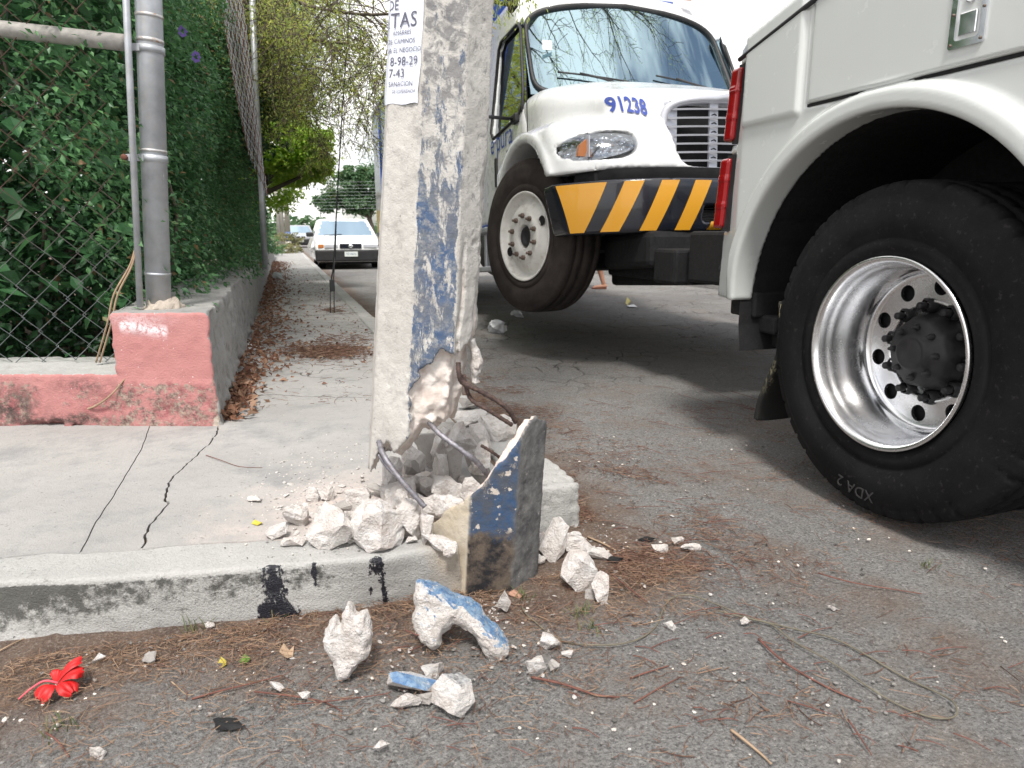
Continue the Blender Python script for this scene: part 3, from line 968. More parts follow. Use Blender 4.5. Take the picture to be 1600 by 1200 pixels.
# zigzag wires
ox = P(210, 560, PD).xy
cell = .127
for k in range(30):
    x0 = -k * cell / 2
    a = ox + Vector((CR.x, CR.y)) * x0
    pts = []
    zt = 2.35
    nseg = int((zt - .36) / (cell / 2))
    wob = random.uniform(-.004, .004)
    for j in range(nseg + 1):
        side = (j + k) % 2
        q = a + Vector((CR.x, CR.y)) * (-(cell / 2 + .006) * side + wob + .004 * math.sin(j * .7 + k))
        z = .362 + j * cell / 2 + .10 * max(0, -k / 30) + .012 * math.sin(k * .5)
        lean = (z - .36) * .042
        off = .006 if side == 0 else -.006
        pts.append(Vector((q.x, q.y, z)) - CR * 0.0 + CF * (off + .02 * math.sin(z * 2 + k * .15)))
    child(MB().tube(pts, .0022, 5, False).build('wire', MT['wire'], fe))

# far post with a slumped sheet of mesh against it
sm = empty('slumped_wire_mesh', P(405, 285, 7.2))
bpy.context.view_layer.update()
tag(sm, 'grey galvanised fence post with a slumped sheet of rusty wire mesh above the hedge', 'fence post')
child(MB().tube([P(414, 420, 7.0), P(409, 300, 7.0), P(400, 150, 7.0), P(392, -60, 7.0)], .028, 16).build('post', MT['galv'], sm))
mb1, mb2 = MB(), MB()
for i in range(34):
    u = i / 33
    pts = []
    for j in range(26):
        v = j / 25
        xx = 327 + u * (40 - 10 * v) + v * 62 + 5 * math.sin(v * 5) * (1 - v)
        yy = -60 + v * (300 + 70 * u)
        sgn = ((i + j) % 2) * 3.2 - 1.6
        pts.append(P(xx + sgn, yy, 6.2 + .35 * math.sin(u * 3.1) + .1 * math.sin(i)))
    (mb1 if i % 3 else mb2).tube(pts, .0035, 4, False)
child(mb1.build('mesh_sheet', MT['galv'], sm))['kind'] = 'stuff'
child(mb2.build('rusty_mesh_strands', MT['rust'], sm))['kind'] = 'stuff'

# ---------------------------------------------------------------- the broken utility pole
AN = [RAD(a) for a in (-126.5, -81.5, -36.5, 8.5, 53.5, 98.5, 143.5, 188.5)]   # face normals
APO = math.cos(RAD(22.5))
def octd(x, y, R): return np.maximum.reduce([x * math.cos(a) + y * math.sin(a) for a in AN]) - R * APO
PZ = .30
TILT = RAD(4.0)
poleM = Matrix.Translation(Vector((.318, 1.795, PZ))) @ Matrix.Rotation(-YAW, 4, 'Z') @ Matrix.Rotation(TILT, 4, 'Y') @ Matrix.Rotation(RAD(5), 4, 'Z')
pole = empty('utility_pole')
pole.matrix_basis = poleM
tag(pole, 'octagonal concrete utility pole with flaking blue paint, snapped off above the rubble', 'utility pole')
def Rz(z): return .1475 - .020 * np.minimum(z, 1.25) - .004 * np.maximum(z - 1.25, 0)        # taper, local z
zx = np.array([-.2, -.125, -.105, -.085, -.06, -.03, .0, .06, .085, .10, .13, .2])
zy = np.array([-.03, -.02, .045, .07, .06, .095, .140, .14, .15, .20, .24, .26])
def fpole(x, y, z):
    d = octd(x, y, Rz(z)) + .0011 * fbm(x * 40, y * 40, z * 40, 3, 1) + .003 * np.clip(fbm(x * 70, y * 70, z * 70, 2, 3) - .45, 0, 1)
    # scars along the struck side
    e = sstep(.95, .30, z) * (.012 + .030 * np.clip(fbm(x * 12, y * 12, z * 14, 4, 5) + .15, 0, 1) + .006 * fbm(x * 60, y * 60, z * 25, 2, 5))
    d = np.maximum(d, x * math.cos(RAD(-14)) + y * math.sin(RAD(-14)) - Rz(z) + e)
    # spalled patch on the painted face
    m_ = sstep(.292, .284, z + .02 * fbm(x * 26, y * 26, z * 9, 3, 8) - .45 * (x - .02)) * sstep(-.004, .004, x + .02 - .20 * np.clip(.20 - z, 0, 1) * 0 + .010 * fbm(0, 0, z * 24, 3, 4) - .12 * np.maximum(z - .2, 0))
    d = d + m_ * (.019 + .009 * abs(fbm(x * 22, y * 22, z * 12, 3, 12)) + .006 * fbm(x * 60, y * 60, z * 40, 3, 14) + .35 * np.maximum(x - .03, 0) * sstep(.3, .1, z))
    gx = x - (.078 + .006 * fbm(0, 0, z * 14, 2, 9))
    d = d + .010 * np.exp(-(gx / .004) ** 2) * sstep(.62, .5, z)
    # chips along the arris left of the paint
    arr = np.exp(-(((x + .036) ** 2 + (y + .143) ** 2) / .0001))
    d = d + arr * .006 * np.clip(fbm(0, 0, z * 26, 3, 2) + .1, 0, 1)
    zc = np.interp(np.asarray(x + 0 * y + 0 * z), zx, zy) if np.ndim(x + 0 * y + 0 * z) <= 1 else np.interp(x, zx, zy) + 0 * y
    back = .10 * sstep(.0, .14, y)
    cut = zc - back + .016 * fbm(x * 22, y * 22, 3, 4, 6) + .008 * fbm(x * 60, y * 60, 0, 2, 7) - z
    return np.maximum(d, cut)
def pattr_exposed(x, y, z):
    d0 = octd(x, y, Rz(z))
    return np.clip(sstep(-.006, -.011, d0), 0, 1)
def faceang(x, y): return np.degrees(np.arctan2(y, x))
def pattr_paint(x, y, z):
    a = faceang(x, y)
    m_ = sstep(-105.5, -103, a) * sstep(-57, -61, a + 3 * fbm(z * 20, 0, 0, 2, 3))
    return m_ * (.42 + .55 * sstep(.90, .62, z) + .10 * sstep(1.2, .8, z)) * (1 - .45 * sstep(.22, .12, z))
def pattr_grime(x, y, z):
    a = faceang(x, y)
    m_ = sstep(-105.5, -103, a) * sstep(-55, -61, a)
    return np.maximum(m_ * (.55 + .4 * sstep(.7, 1.0, z)), .18 * sstep(-60, -40, a) * sstep(.4, .9, z))
me = sdf_mesh('shaft', fpole, (-.165, -.165, -.09), (.165, .165, 1.40), .0058, {'exposed': pattr_exposed, 'paint': pattr_paint, 'grime': pattr_grime})
me.materials.append(MT['pole'])
link('shaft', me, None, pole)
V, F = [], []
zz = [1.37, 2.2, 3.2, 4.4, 5.6, 7.0]
for z in zz:
    for k in range(8):
        a = RAD(-104 + 45 * k)
        V.append((Rz(z) * math.cos(a), Rz(z) * math.sin(a), z))
for i in range(len(zz) - 1):
    for k in range(8): F.append((i * 8 + k, i * 8 + (k + 1) % 8, (i + 1) * 8 + (k + 1) % 8, (i + 1) * 8 + k))
me = mesh_np('upper_shaft', np.array(V), np.array(F), False)
link('upper_shaft', me, MT['pole'], pole)
me = sdf_mesh('shard', lambda x, y, z: np.maximum(np.hypot(x - .13 + .02 * z + .01 * fbm(0, 0, z * 18, 2), (y + .03) * .6) - .011 - .006 * fbm(x * 30, y * 30, z * 30, 3, 3), np.maximum(z - .335, .22 - z)), (.08, -.08, .21), (.17, .03, .345), .004)
me.materials.append(MT['rubble'])
link('shard', me, None, pole)

# shell left standing of the base
sh = empty('broken_pole_base', loc=(.462, 1.705, 0), rot=(0, RAD(3.0), -YAW))
tag(sh, 'jagged blue and cream painted shell of the pole base at the kerb end', 'pole base')
ax_ = np.array([-180, -170, -149, -130, -118, -104, -90, -75, -59, -48, -40, -30, -14, -4, 6, 20, 180])
az_ = np.array([.10, .12, .155, .20, .235, .270, .305, .345, .395, .44, .455, .452, .425, .33, .20, .12, .10])
def fshell(x, y, z):
    R = .152 - .004 * z
    d = octd(x, y, R) + .0012 * fbm(x * 40, y * 40, z * 40, 3, 1) + .003 * np.clip(fbm(x * 60, y * 60, z * 60, 2, 9) - .4, 0, 1)
    th = .036 + .012 * fbm(x * 18, y * 18, z * 14, 3, 2) + .03 * sstep(.30, .1, z) - .016 * sstep(.36, .45, z)
    inner = -(octd(x, y, R - th))
    core = np.maximum(d, z - .11 - .03 * fbm(x * 15, y * 15, 0, 3))
    a = np.degrees(np.arctan2(y + 0 * x, x + 0 * y))
    top = np.interp(a, ax_, az_) + .012 * fbm(x * 24, y * 24, 2, 3, 4) + .006 * fbm(x * 70, y * 70, 2, 2, 4)
    return np.minimum(np.maximum(np.maximum(d, inner), z - top), core)
def s_exp(x, y, z): return sstep(-.005, -.010, octd(x, y, .152 - .004 * z))
def s_mid(x, y, z): return sstep(-104.5, -103.5, faceang(x, y) + .5 * fbm(z * 60, 0, 0, 2)) * sstep(-50, -60, faceang(x, y))
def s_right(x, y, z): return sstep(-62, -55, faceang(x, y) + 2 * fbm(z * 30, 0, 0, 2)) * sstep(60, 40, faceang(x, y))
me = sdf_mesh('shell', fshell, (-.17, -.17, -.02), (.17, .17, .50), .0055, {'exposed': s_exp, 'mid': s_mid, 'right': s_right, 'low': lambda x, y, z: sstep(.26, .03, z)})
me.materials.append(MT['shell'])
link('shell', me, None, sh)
bpy.context.view_layer.update()

def smooth_path(pts, n=10):
    out = []
    for i in range(len(pts) - 1):
        p0, p1, p2, p3 = pts[max(i - 1, 0)], pts[i], pts[i + 1], pts[min(i + 2, len(pts) - 1)]
        for k in range(n):
            t = k / n
            out.append(.5 * ((2 * p1) + (-p0 + p2) * t + (2 * p0 - 5 * p1 + 4 * p2 - p3) * t * t + (-p0 + 3 * p1 - 3 * p2 + p3) * t ** 3))
    out.append(pts[-1])
    return out
rib = lambda i, k: .22 if (i + k) % 4 == 0 else 0
for pts, r_, mt in (
        ([(592, 690, 1.70), (600, 712, 1.655), (625, 748, 1.63), (664, 792, 1.62)], .0066, 'rebar'),
        ([(590, 708, 1.72), (603, 728, 1.70), (616, 742, 1.69)], .004, 'rebar'),
        ([(664, 650, 1.73), (685, 676, 1.68), (722, 704, 1.66), (745, 722, 1.67), (766, 748, 1.70)], .0066, 'rebar'),
        ([(716, 566, 1.70), (717, 582, 1.695), (723, 598, 1.70), (752, 612, 1.71), (790, 636, 1.73), (806, 660, 1.75)], .0060, 'rebar_dark'),
        ([(724, 585, 1.72), (735, 622, 1.72), (765, 642, 1.72), (800, 664, 1.74)], .0052, 'rebar_dark'),
        ([(752, 696, 1.75), (770, 707, 1.76), (790, 722, 1.78)], .004, 'rebar_dark')):
    pp = smooth_path([P(*q) for q in pts], 16)
    o = MB().tube(pp, r_, 8, True, rib).build('rebar', MT[mt], pole)
    o.matrix_parent_inverse = poleM.inverted()

# ---------------------------------------------------------------- lettering
def text_mesh(s, size, extrude=0.0, shear=0.0, align='LEFT', spacing=1.0, bold=0.0):
    cu = bpy.data.curves.new('lettering', 'FONT')
    cu.body = s
    cu.size = size
    cu.extrude = extrude
    cu.shear = shear
    cu.align_x = align
    cu.space_character = spacing
    cu.resolution_u = 3
    cu.offset = bold
    o = bpy.data.objects.new('lettering', cu)
    COL.objects.link(o)
    bpy.context.view_layer.update()
    dg = bpy.context.evaluated_depsgraph_get()
    me = bpy.data.meshes.new_from_object(o.evaluated_get(dg))
    bpy.data.objects.remove(o)
    bpy.data.curves.remove(cu)
    return me

# poster on the pole
po = empty('paper_poster')
po.matrix_basis = poleM
tag(po, 'white paper poster with printed Spanish lettering pasted on the concrete pole', 'poster')
plocal = poleM.inverted()
def wrap(u, z, off):
    """u metres left of the arris at -104 degrees, round the octagon"""
    R = Rz(z)
    side = 2 * R * math.sin(RAD(22.5))
    k = 0
    uu = u
    while uu > side and k < 2:
        uu -= side
        k += 1
    a0, a1 = RAD(-104 - 45 * k), RAD(-149 - 45 * k)
    p0, p1 = Vector((R * math.cos(a0), R * math.sin(a0), z)), Vector((R * math.cos(a1), R * math.sin(a1), z))
    n = Vector((math.cos((a0 + a1) / 2), math.sin((a0 + a1) / 2), 0))
    return p0.lerp(p1, uu / side) + n * off
def zof(py, px=635):
    return (plocal @ P(px, py, 1.69)).z
zb = zof(161)
side_ = 2 * Rz(1) * math.sin(RAD(22.5))
us = list(np.linspace(.001, side_ - .001, 8)) + list(np.linspace(side_ + .001, side_ * 1.95, 8))
zs = np.linspace(zb, zof(-60), 12)
V = []
for i, z in enumerate(zs):
    for j, u in enumerate(us):
        sd = 2 * Rz(z) * math.sin(RAD(22.5))
        u2 = u * sd / side_
        if j == 0: u2 = .001 + .008 * (1 - i / 11.) + .0015 * math.sin(i * 1.7)
        zz_ = z + (.002 * math.sin(j * 1.3) if i == 0 else 0) + (.012 * (j - 8) / 7. if (i == 0 and j > 8) else 0)
        V.append(wrap(u2, zz_, .0022 + .001 * math.sin(i * 1.1 + j * .8)))
n_ = len(us)
F = [(i * n_ + j, (i + 1) * n_ + j, (i + 1) * n_ + j + 1, i * n_ + j + 1) for i in range(11) for j in range(n_ - 1)]
me = mesh_np('sheet', np.array([tuple(v) for v in V]), np.array(F)[:, ::-1], True)
link('sheet', me, MT['paper'], po)
def uof(px, py):
    q = plocal @ P(px, py, 1.672)
    a0 = RAD(-104); a1 = RAD(-149); R = Rz(q.z)
    x0, x1 = R * math.cos(a0), R * math.cos(a1)
    return (x0 - q.x) / (x0 - x1) * 2 * R * math.sin(RAD(22.5))
def poster_line(s, xr, yb, h, sp=1.0, narrow=.8):
    xr -= 5
    me = text_mesh(s, 1.0, 0, 0, 'RIGHT', sp)
    n = len(me.vertices)
    if n == 0: return
    c = np.empty(n * 3, np.float32)
    me.vertices.foreach_get('co', c)
    c = c.reshape(-1, 3)
    cap = .69
    hh = abs(zof(yb - h) - zof(yb))
    k = hh / cap
    u0, z0 = uof(xr, yb), zof(yb)
    x_ = c[:, 0] - c[:, 0].max()
    out = []
    for q, yv in zip(x_, c[:, 1]):
        u = u0 - float(q) * k * narrow
        out.append(wrap(max(.0005, u), z0 + float(yv) * k, .0042))
    me.vertices.foreach_set('co', np.array([tuple(v) for v in out], np.float32).ravel())
    me.update()
    link('lettering', me, MT['ink'], po)
poster_line('DE', 627, 10, 16, 1.0, .9)
poster_line('CARTAS', 657, 39, 24, 1.02, .98)
poster_line('AMARRES', 648, 51, 7, 1.0, .95)
poster_line('DE CAMINOS', 654, 65, 7.5, 1.0, .95)
poster_line('PARA EL NEGOCIO', 664, 79, 7.5, 1.0, .95)
poster_line('8-98-29', 658, 100, 14, 1.0, .95)
poster_line('7-43', 636, 119, 14, 1.0, .95)
poster_line('DE SANACION', 650, 133, 7.5, 1.0, .95)
poster_line('DE EXPERIENCIA', 655, 144, 5.5, 1.0, .85)

# ================================================================ WHEELS
def tyre_profile(R, r_in, w_, bulge=.02):
    """(axial, radius) from outer bead over the tread to the inner bead; outer side is axial 0"""
    return [(.030, r_in), (.012, r_in + .012), (.002, r_in + .035), (0, r_in + .06), (.0045, r_in + .062), (.0045, r_in + .068), (-.003 - bulge * .3, r_in + (R - r_in) * .40), (-bulge * .45, r_in + (R - r_in) * .55), (-bulge * .30, r_in + (R - r_in) * .72),
            (.004, R - .045), (.010, R - .032), (.012, R - .014), (.020, R - .005), (.034, R), (.06, R + .001), (.064, R - .012), (.072, R - .012), (.076, R + .002),
            (w_ * .42, R + .003), (w_ * .435, R - .011), (w_ * .475, R - .011), (w_ * .49, R + .003), (w_ - .076, R + .002), (w_ - .072, R - .012), (w_ - .064, R - .012), (w_ - .06, R + .001),
            (w_ - .034, R), (w_ - .018, R - .006), (w_ - .010, R - .034), (w_ + bulge * .4, r_in + (R - r_in) * .55), (w_, r_in + .06), (w_ - .03, r_in)]
def build_tyre(name, R, r_in, w_, mat, parent, loc, n=200, lugs=50):
    def mod(i, t, a, r):
        if r > R - .035 and lugs:
            ph = (t * lugs / (2 * math.pi)) % 1.0
            sh_ = a < .055 or a > w_ - .055
            if sh_: return -.012 if ph < .16 else 0
            ph2 = ((t + a * 4) * lugs / (2 * math.pi)) % 1.0
            return -.007 if ph2 < .10 else 0
        return 0
    return MB().lathe(tyre_profile(R, r_in, w_), n, 'X', (0, 0, 0), mod).build(name, mat, parent, loc)
def ring_text(s, rad, size, x, a_mid, mat, parent, name='lettering', ext=.001):
    me = text_mesh(s, size, ext, 0, 'CENTER', 1.05)
    n = len(me.vertices)
    c = np.empty(n * 3, np.float32)
    me.vertices.foreach_get('co', c)
    c = c.reshape(-1, 3)
    a = a_mid + c[:, 0] / rad
    rr = rad + c[:, 1]
    o = np.stack([x - c[:, 2], rr * np.cos(a), rr * np.sin(a)], 1)
    me.vertices.foreach_set('co', o.astype(np.float32).ravel())
    me.update()
    return link(name, me, mat, parent)

# ================================================================ TOW TRUCK (rear left side)
TX = 1.665
tow = empty('tow_truck', (2.85, 1.61, 0))
tag(tow, 'white tow truck with red tail lights and a polished deep dished wheel, hauling the lorry', 'tow truck')
bpy.context.view_layer.update()
tO = Vector((2.85, 1.61, 0))
def T(o):
    """placed with street coordinates: keep them while parented"""
    o.matrix_parent_inverse = o.parent.matrix_world.inverted()
    return o
AC = (1.725, .59)
def ftow(x, y, z):
    # height field of the side skin
    r = np.hypot(y - AC[0], z - AC[1])
    fl = .034 * sstep(.728, .692, r) * sstep(.62, .655, r) * sstep(.45, .85, z)
    door = .010 * sstep(2.045, 2.035, y) * sstep(1.303, 1.311, z)
    rcol = .014 * sstep(2.075, 2.09, y) * sstep(1.27, 1.285, z + .0 * y) * sstep(2.40, 2.38, y)
    seam_ = -.012 * np.exp(-((z - 1.300) / .005) ** 2) * sstep(2.06, 2.05, y) - .012 * np.exp(-((y - 2.052) / .0045) ** 2) * sstep(1.296, 1.304, z)
    skin = TX + .012 - fl - door - rcol - seam_ + .32 * np.maximum(y - 2.395 + .015 * sstep(1.0, 1.5, z), 0)
    yrear = 2.575 - .115 * (z - .63)
    d = np.maximum(skin - x, y - yrear)
    ztop = 1.580 + .245 * (2.42 - y)
    d = np.maximum(d, z - ztop)
    d = np.maximum(d, .632 - z)
    d = smax(d, .645 - r, .012)
    d = np.maximum(d, x - (TX + .09 + .0 * y)) - .0006 * fbm(y * 2.2, z * 2.2, 0, 2)
    # light pockets in the rear corner
    def pocket(z0, z1):
        return np.maximum(np.maximum(y - 3, yrear - .062 - y), np.maximum(z0 - z, z - z1))
    d = np.maximum(d, -np.maximum(pocket(1.225, 1.515), -x + 0))
    d = np.maximum(d, -np.maximum(pocket(.895, 1.19), -x + 0))
    return d
me = sdf_mesh('body_side', ftow, (TX - .07, .2, .60), (TX + .12, 2.60, 2.12), .0095)
me.materials.append(MT['tow_white'])
T(link('body_side', me, None, tow))
# rest of the body: rear panel, deck, far side
mb = MB().box(TX + .09, 4.03, 2.40, 2.46, .64, 1.50, .02).box(TX + .09, 4.03, .2, 2.3, 1.38, 1.52)
mb.box(3.98, 4.05, .2, 2.45, .64, 1.52)
T(mb.build('rear_panel', MT['tow_white'], tow))
mb = MB().box(TX + .12, 4.0, .2, 2.28, 1.30, 1.375).box(2.35, 2.37, .5, 2.28, .3, 1.3).box(TX + .085, 2.4, .98, 1.0, .5, 1.3)
for i in range(22):
    a0, a1 = RAD(-14 + 200 * i / 22), RAD(-14 + 200 * (i + 1) / 22)
    q = [(TX + .04, AC[0] + .655 * math.cos(a), AC[1] + .655 * math.sin(a)) for a in (a0, a1)]
    mb.add([q[0], q[1], (2.4, q[1][1], q[1][2]), (2.4, q[0][1], q[0][2])], [(0, 1, 2, 3)])
T(mb.build('wheel_well', MT['under'], tow))
# black rubber edge along the top seam
T(MB().tube([(TX + .004, 2.43, 1.522), (TX + .002, 2.2, 1.578), (TX, 1.2, 1.823)], .0085, 8).build('edge_trim', MT['black'], tow))
T(MB().box(TX + .012, TX + .03, .2, 2.048, 1.2955, 1.3045).build('seam_gasket', MT['under'], tow))
# lights
for z0, z1 in ((1.232, 1.508), (.902, 1.183)):
    yr = 2.575 - .115 * ((z0 + z1) / 2 - .63)
    h = T(MB().prism([(yr - .060 - .0, z0 - .004), (yr - .010, z0 - .004), (yr - .012 - .115 * (z1 - z0) * .5, z1 + .004), (yr - .062 - .115 * (z1 - z0) * .5, z1 + .004)], TX + .028, TX + .16, 'X').build('light_housing', MT['black'], tow))
    def fl_(x, y, z, z0=z0, z1=z1):
        yc = 2.575 - .115 * (z - .63)
        d = sbox(x, y - yc, z, (TX + .085, -.012, (z0 + z1) / 2), (.075, .030, (z1 - z0) / 2 - .006), .014)
        t = (z - z0) / (z1 - z0)
        rb_ = sum(np.exp(-((t - q) / .012) ** 2) for q in (.32, .36, .68, .72))
        return d - .0035 * rb_ + .001
    me = sdf_mesh('tail_light', fl_, (TX - .01, yr - .09, z0 - .01), (TX + .18, yr + .07, z1 + .01), .006)
    me.materials.append(MT['red'])
    T(link('tail_light', me, None, tow))
# latch
yc0, zc0 = 1.468, 1.43
def rrect(w_, h_, r_, n=6):
    o = []
    for cx, cy, a0 in ((w_ - r_, h_ - r_, 0), (-w_ + r_, h_ - r_, 90), (-w_ + r_, -h_ + r_, 180), (w_ - r_, -h_ + r_, 270)):
        for i in range(n + 1):
            a = RAD(a0 + 90 * i / n)
            o.append((cx + r_ * math.cos(a), cy + r_ * math.sin(a)))
    return o
def ringplate(o_, i_, x0, x1, cy, cz):
    n = len(o_)
    v = [(x0, cy + a, cz + b) for a, b in o_] + [(x0, cy + a, cz + b) for a, b in i_] + [(x1, cy + a, cz + b) for a, b in o_] + [(x1 + .0, cy + a, cz + b) for a, b in i_]
    f = []
    for i in range(n):
        j = (i + 1) % n
        f += [(i, j, n + j, n + i), (i, 2 * n + i, 2 * n + j, j), (n + i, n + j, 3 * n + j, 3 * n + i)]
    return MB().add(v, f)
lx = TX + .002
T(ringplate(rrect(.050, .082, .008), rrect(.034, .064, .008), lx - .006, lx + .01, yc0, zc0).build('latch_frame', MT['chrome'], tow))
T(MB().box(lx + .004, lx + .007, yc0 - .036, yc0 + .036, zc0 - .066, zc0 + .066).build('latch_recess', MT['blackgloss'], tow))
T(MB().box(lx - .006, lx + .003, yc0 - .025, yc0 + .025, zc0 - .055, zc0 + .0, .003).build('latch_paddle', MT['chrome'], tow))
T(MB().lathe([(0, 0), (0, .015), (-.008, .015), (-.009, .011), (-.006, .010), (-.006, 0)], 20, 'X', (lx + .004, yc0, zc0 + .034)).build('latch_lock', MT['chrome'], tow))
for a, b in ((-.042, -.072), (.042, -.072), (-.042, .072), (.042, .072), (-.042, 0), (.042, 0)):
    T(MB().lathe([(0, .004), (-.0025, .0035), (-.004, .001)], 10, 'X', (lx - .006, yc0 + a, zc0 + b)).build('screw', MT['nut'], tow))
# wheel
WY, WZ, WX = 1.662, .530, 1.705
wh = empty('rear_wheel', parent=tow)
wh.matrix_parent_inverse = Matrix.Translation(-tO)
wh.location = (WX, WY, WZ)
build_tyre('tyre', .510, .282, .275, MT['tyre'], wh, (0, 0, 0), 288, 48)
build_tyre('tyre', .510, .282, .275, MT['tyre'], wh, (.33, 0, 0), 288, 48)
rim = [(.026, .292), (.008, .300), (-.002, .306), (-.006, .304), (-.006, .296), (.000, .290), (.010, .284), (.030, .282), (.042, .278), (.055, .272), (.085, .271), (.092, .264), (.125, .262), (.132, .257), (.165, .256), (.18, .256), (.188, .246), (.191, .236)]
MB().lathe([(a, r * .965) for a, r in rim], 128).build('rim', MT['alu'], wh)
# disc with hand holes
def disc(x0, r_out, r_in, holes, hr, hrad, name, mat, parent, dish=0.0, phase=0.0, thick=.012):
    sec, rn = 16, 10
    N = holes * sec
    bm = bmesh.new()
    hw = []
    for side_i, xo in enumerate((0, thick)):
        outer = []
        inner = []
        for k in range(N):
            a = phase + 2 * math.pi * k / N
            outer.append(bm.verts.new((x0 + xo, r_out * math.cos(a), r_out * math.sin(a))))
            inner.append(bm.verts.new((x0 + xo + dish, r_in * math.cos(a), r_in * math.sin(a))))
        rims = []
        for h in range(holes):
            ac = phase + 2 * math.pi * (h + .5) / holes
            c = Vector((0, hr * math.cos(ac), hr * math.sin(ac)))
            e1 = Vector((0, math.cos(ac), math.sin(ac)))
            e2 = Vector((0, -math.sin(ac), math.cos(ac)))
            hc = []
            seq = [('o', h * sec + i) for i in range(sec + 1)] + [('i', h * sec + sec - i) for i in range(sec + 1)]
            for kind, idx in seq:
                v = (outer if kind == 'o' else inner)[idx % N]
                an_ = -math.pi * .25 + 2 * math.pi * len(hc) / len(seq)
                p = c + (e1 * math.cos(an_) + e2 * math.sin(an_)) * hrad
                xx = x0 + xo + dish * .5
                hc.append(bm.verts.new((xx, p.y, p.z)))
            for i in range(len(seq)):
                j = (i + 1) % len(seq)
                a_ = (outer if seq[i][0] == 'o' else inner)[seq[i][1] % N]
                b_ = (outer if seq[j][0] == 'o' else inner)[seq[j][1] % N]
                if a_ is b_: continue
                if seq[i][0] != seq[j][0]:
                    bm.faces.new((a_, b_, hc[j], hc[i]))
                else:
                    bm.faces.new((a_, b_, hc[j], hc[i]))
            rims.append(hc)
        hw.append(rims)
    for h in range(holes):
        A, B = hw[0][h], hw[1][h]
        for i in range(len(A)):
            j = (i + 1) % len(A)
            bm.faces.new((A[i], A[j], B[j], B[i]))
    bmesh.ops.recalc_face_normals(bm, faces=bm.faces)
    me = bpy.data.meshes.new(name)
    bm.to_mesh(me)
    bm.free()
    return link(name, me, mat, parent)
disc(.19, .2375, .158, 10, .2015, .0265, 'wheel_disc', MT['alu'], wh, .0, RAD(4))
MB().lathe([(.190, .1585), (.186, .156), (.186, .150), (.196, .145), (.204, .142), (.204, .06)], 96).build('hub_seat', MT['alu'], wh)
MB().lathe([(.21, .122), (.17, .112), (.145, .104), (.132, .094), (.128, .062), (.112, .056), (.108, .044), (.116, .036), (.116, .0)], 40, 'X', (0, 0, 0), lambda i, t, a, r: (.006 if (i in (1, 2, 3) and math.cos(t * 10) > .5) else 0)).build('hub', MT['black'], wh)
for k in range(10):
    a = 2 * math.pi * (k + .25) / 10
    c = (0, .1425 * math.cos(a), .1425 * math.sin(a))
    b_ = MB().lathe([(.203, .026), (.18, .025), (.172, .018)], 6, 'X', c).lathe([(.172, .012), (.150, .0115), (.146, .008), (.146, 0)], 12, 'X', c).build('wheel_nut', MT['black'], wh)
for k in range(8):
    a = 2 * math.pi * k / 8
    MB().lathe([(.135, .011), (.122, .0105), (.118, .007), (.108, .005), (.108, 0)], 6, 'X', (0, .079 * math.cos(a), .079 * math.sin(a))).build('hub_bolt', MT['black'], wh)
MB().box(.15, 1.2, -.09, .09, -.09, .09, .03).build('axle', MT['under'], wh)
MB().lathe([(.215, .0), (.215, .24), (.35, .26)], 40).build('brake_drum', MT['under'], wh)
ring_text('XDA 2', .43, .05, -.008, RAD(-85), simple('raised_rubber', (.03, .03, .031), .6), wh)
# mud flap
def fflap(x, y, z):
    yc = 2.215 + .05 * sstep(.45, .15, z) + .03 * np.sin(z * 9)
    return np.maximum(np.maximum(abs(y - yc) - .014, abs(x - 1.985) - .235), np.maximum(z - .64, .155 - z)) + .003 * fbm(x * 9, y * 9, z * 12, 2)
me = sdf_mesh('mud_flap', fflap, (1.72, 2.14, .13), (2.25, 2.34, .67), .009)
m = M('worn_mud_flap', .8)
x, y, z = m.xyz()
m.set('Base Color', m.mix(m.mul(m.ramp(x, 1.775, 1.762), m.mul(m.ramp(m.noise(70, 5, .7, vec=m.scaled(m.pos(), (1, 1, .35))), .5, .58), m.ramp(z, .25, .42))), (.016, .016, .016), (.32, .29, .18)))
me.materials.append(m.m)
T(link('mud_flap', me, None, tow))
# frame, rear tail board, steps and the lifting arm
mb = MB().box(1.76, 3.95, 2.36, 2.52, .56, .66, .01).box(1.80, 3.9, 2.28, 2.46, .50, .57, .01).box(1.86, 3.7, 2.2, 2.40, .44, .51, .008).box(1.95, 3.6, 2.1, 2.3, .36, .45, .008)
mb.box(2.3, 3.4, .6, 2.9, .42, .62, .01)
T(mb.build('rear_frame', MT['under'], tow))
mb = MB().box(2.45, 3.0, 2.45, 4.0, .60, .80, .02).box(2.1, 3.4, 3.55, 3.80, .60, .80, .02).box(2.18, 2.36, 3.5, 4.6, .60, .78, .02).box(3.1, 3.3, 3.5, 4.6, .60, .78, .02)
mb.box(2.15, 2.9, 3.0, 3.5, .62, .90, .02).tube([(2.5, 2.6, 1.3), (2.7, 3.9, .75)], .07, 10)
T(mb.build('lifting_arm', MT['under'], tow))
T(MB().tube([(2.05, 3.0, .72), (2.3, 3.2, .66), (2.7, 3.4, .68)], .03, 10).build('hydraulic_hose', MT['black'], tow))

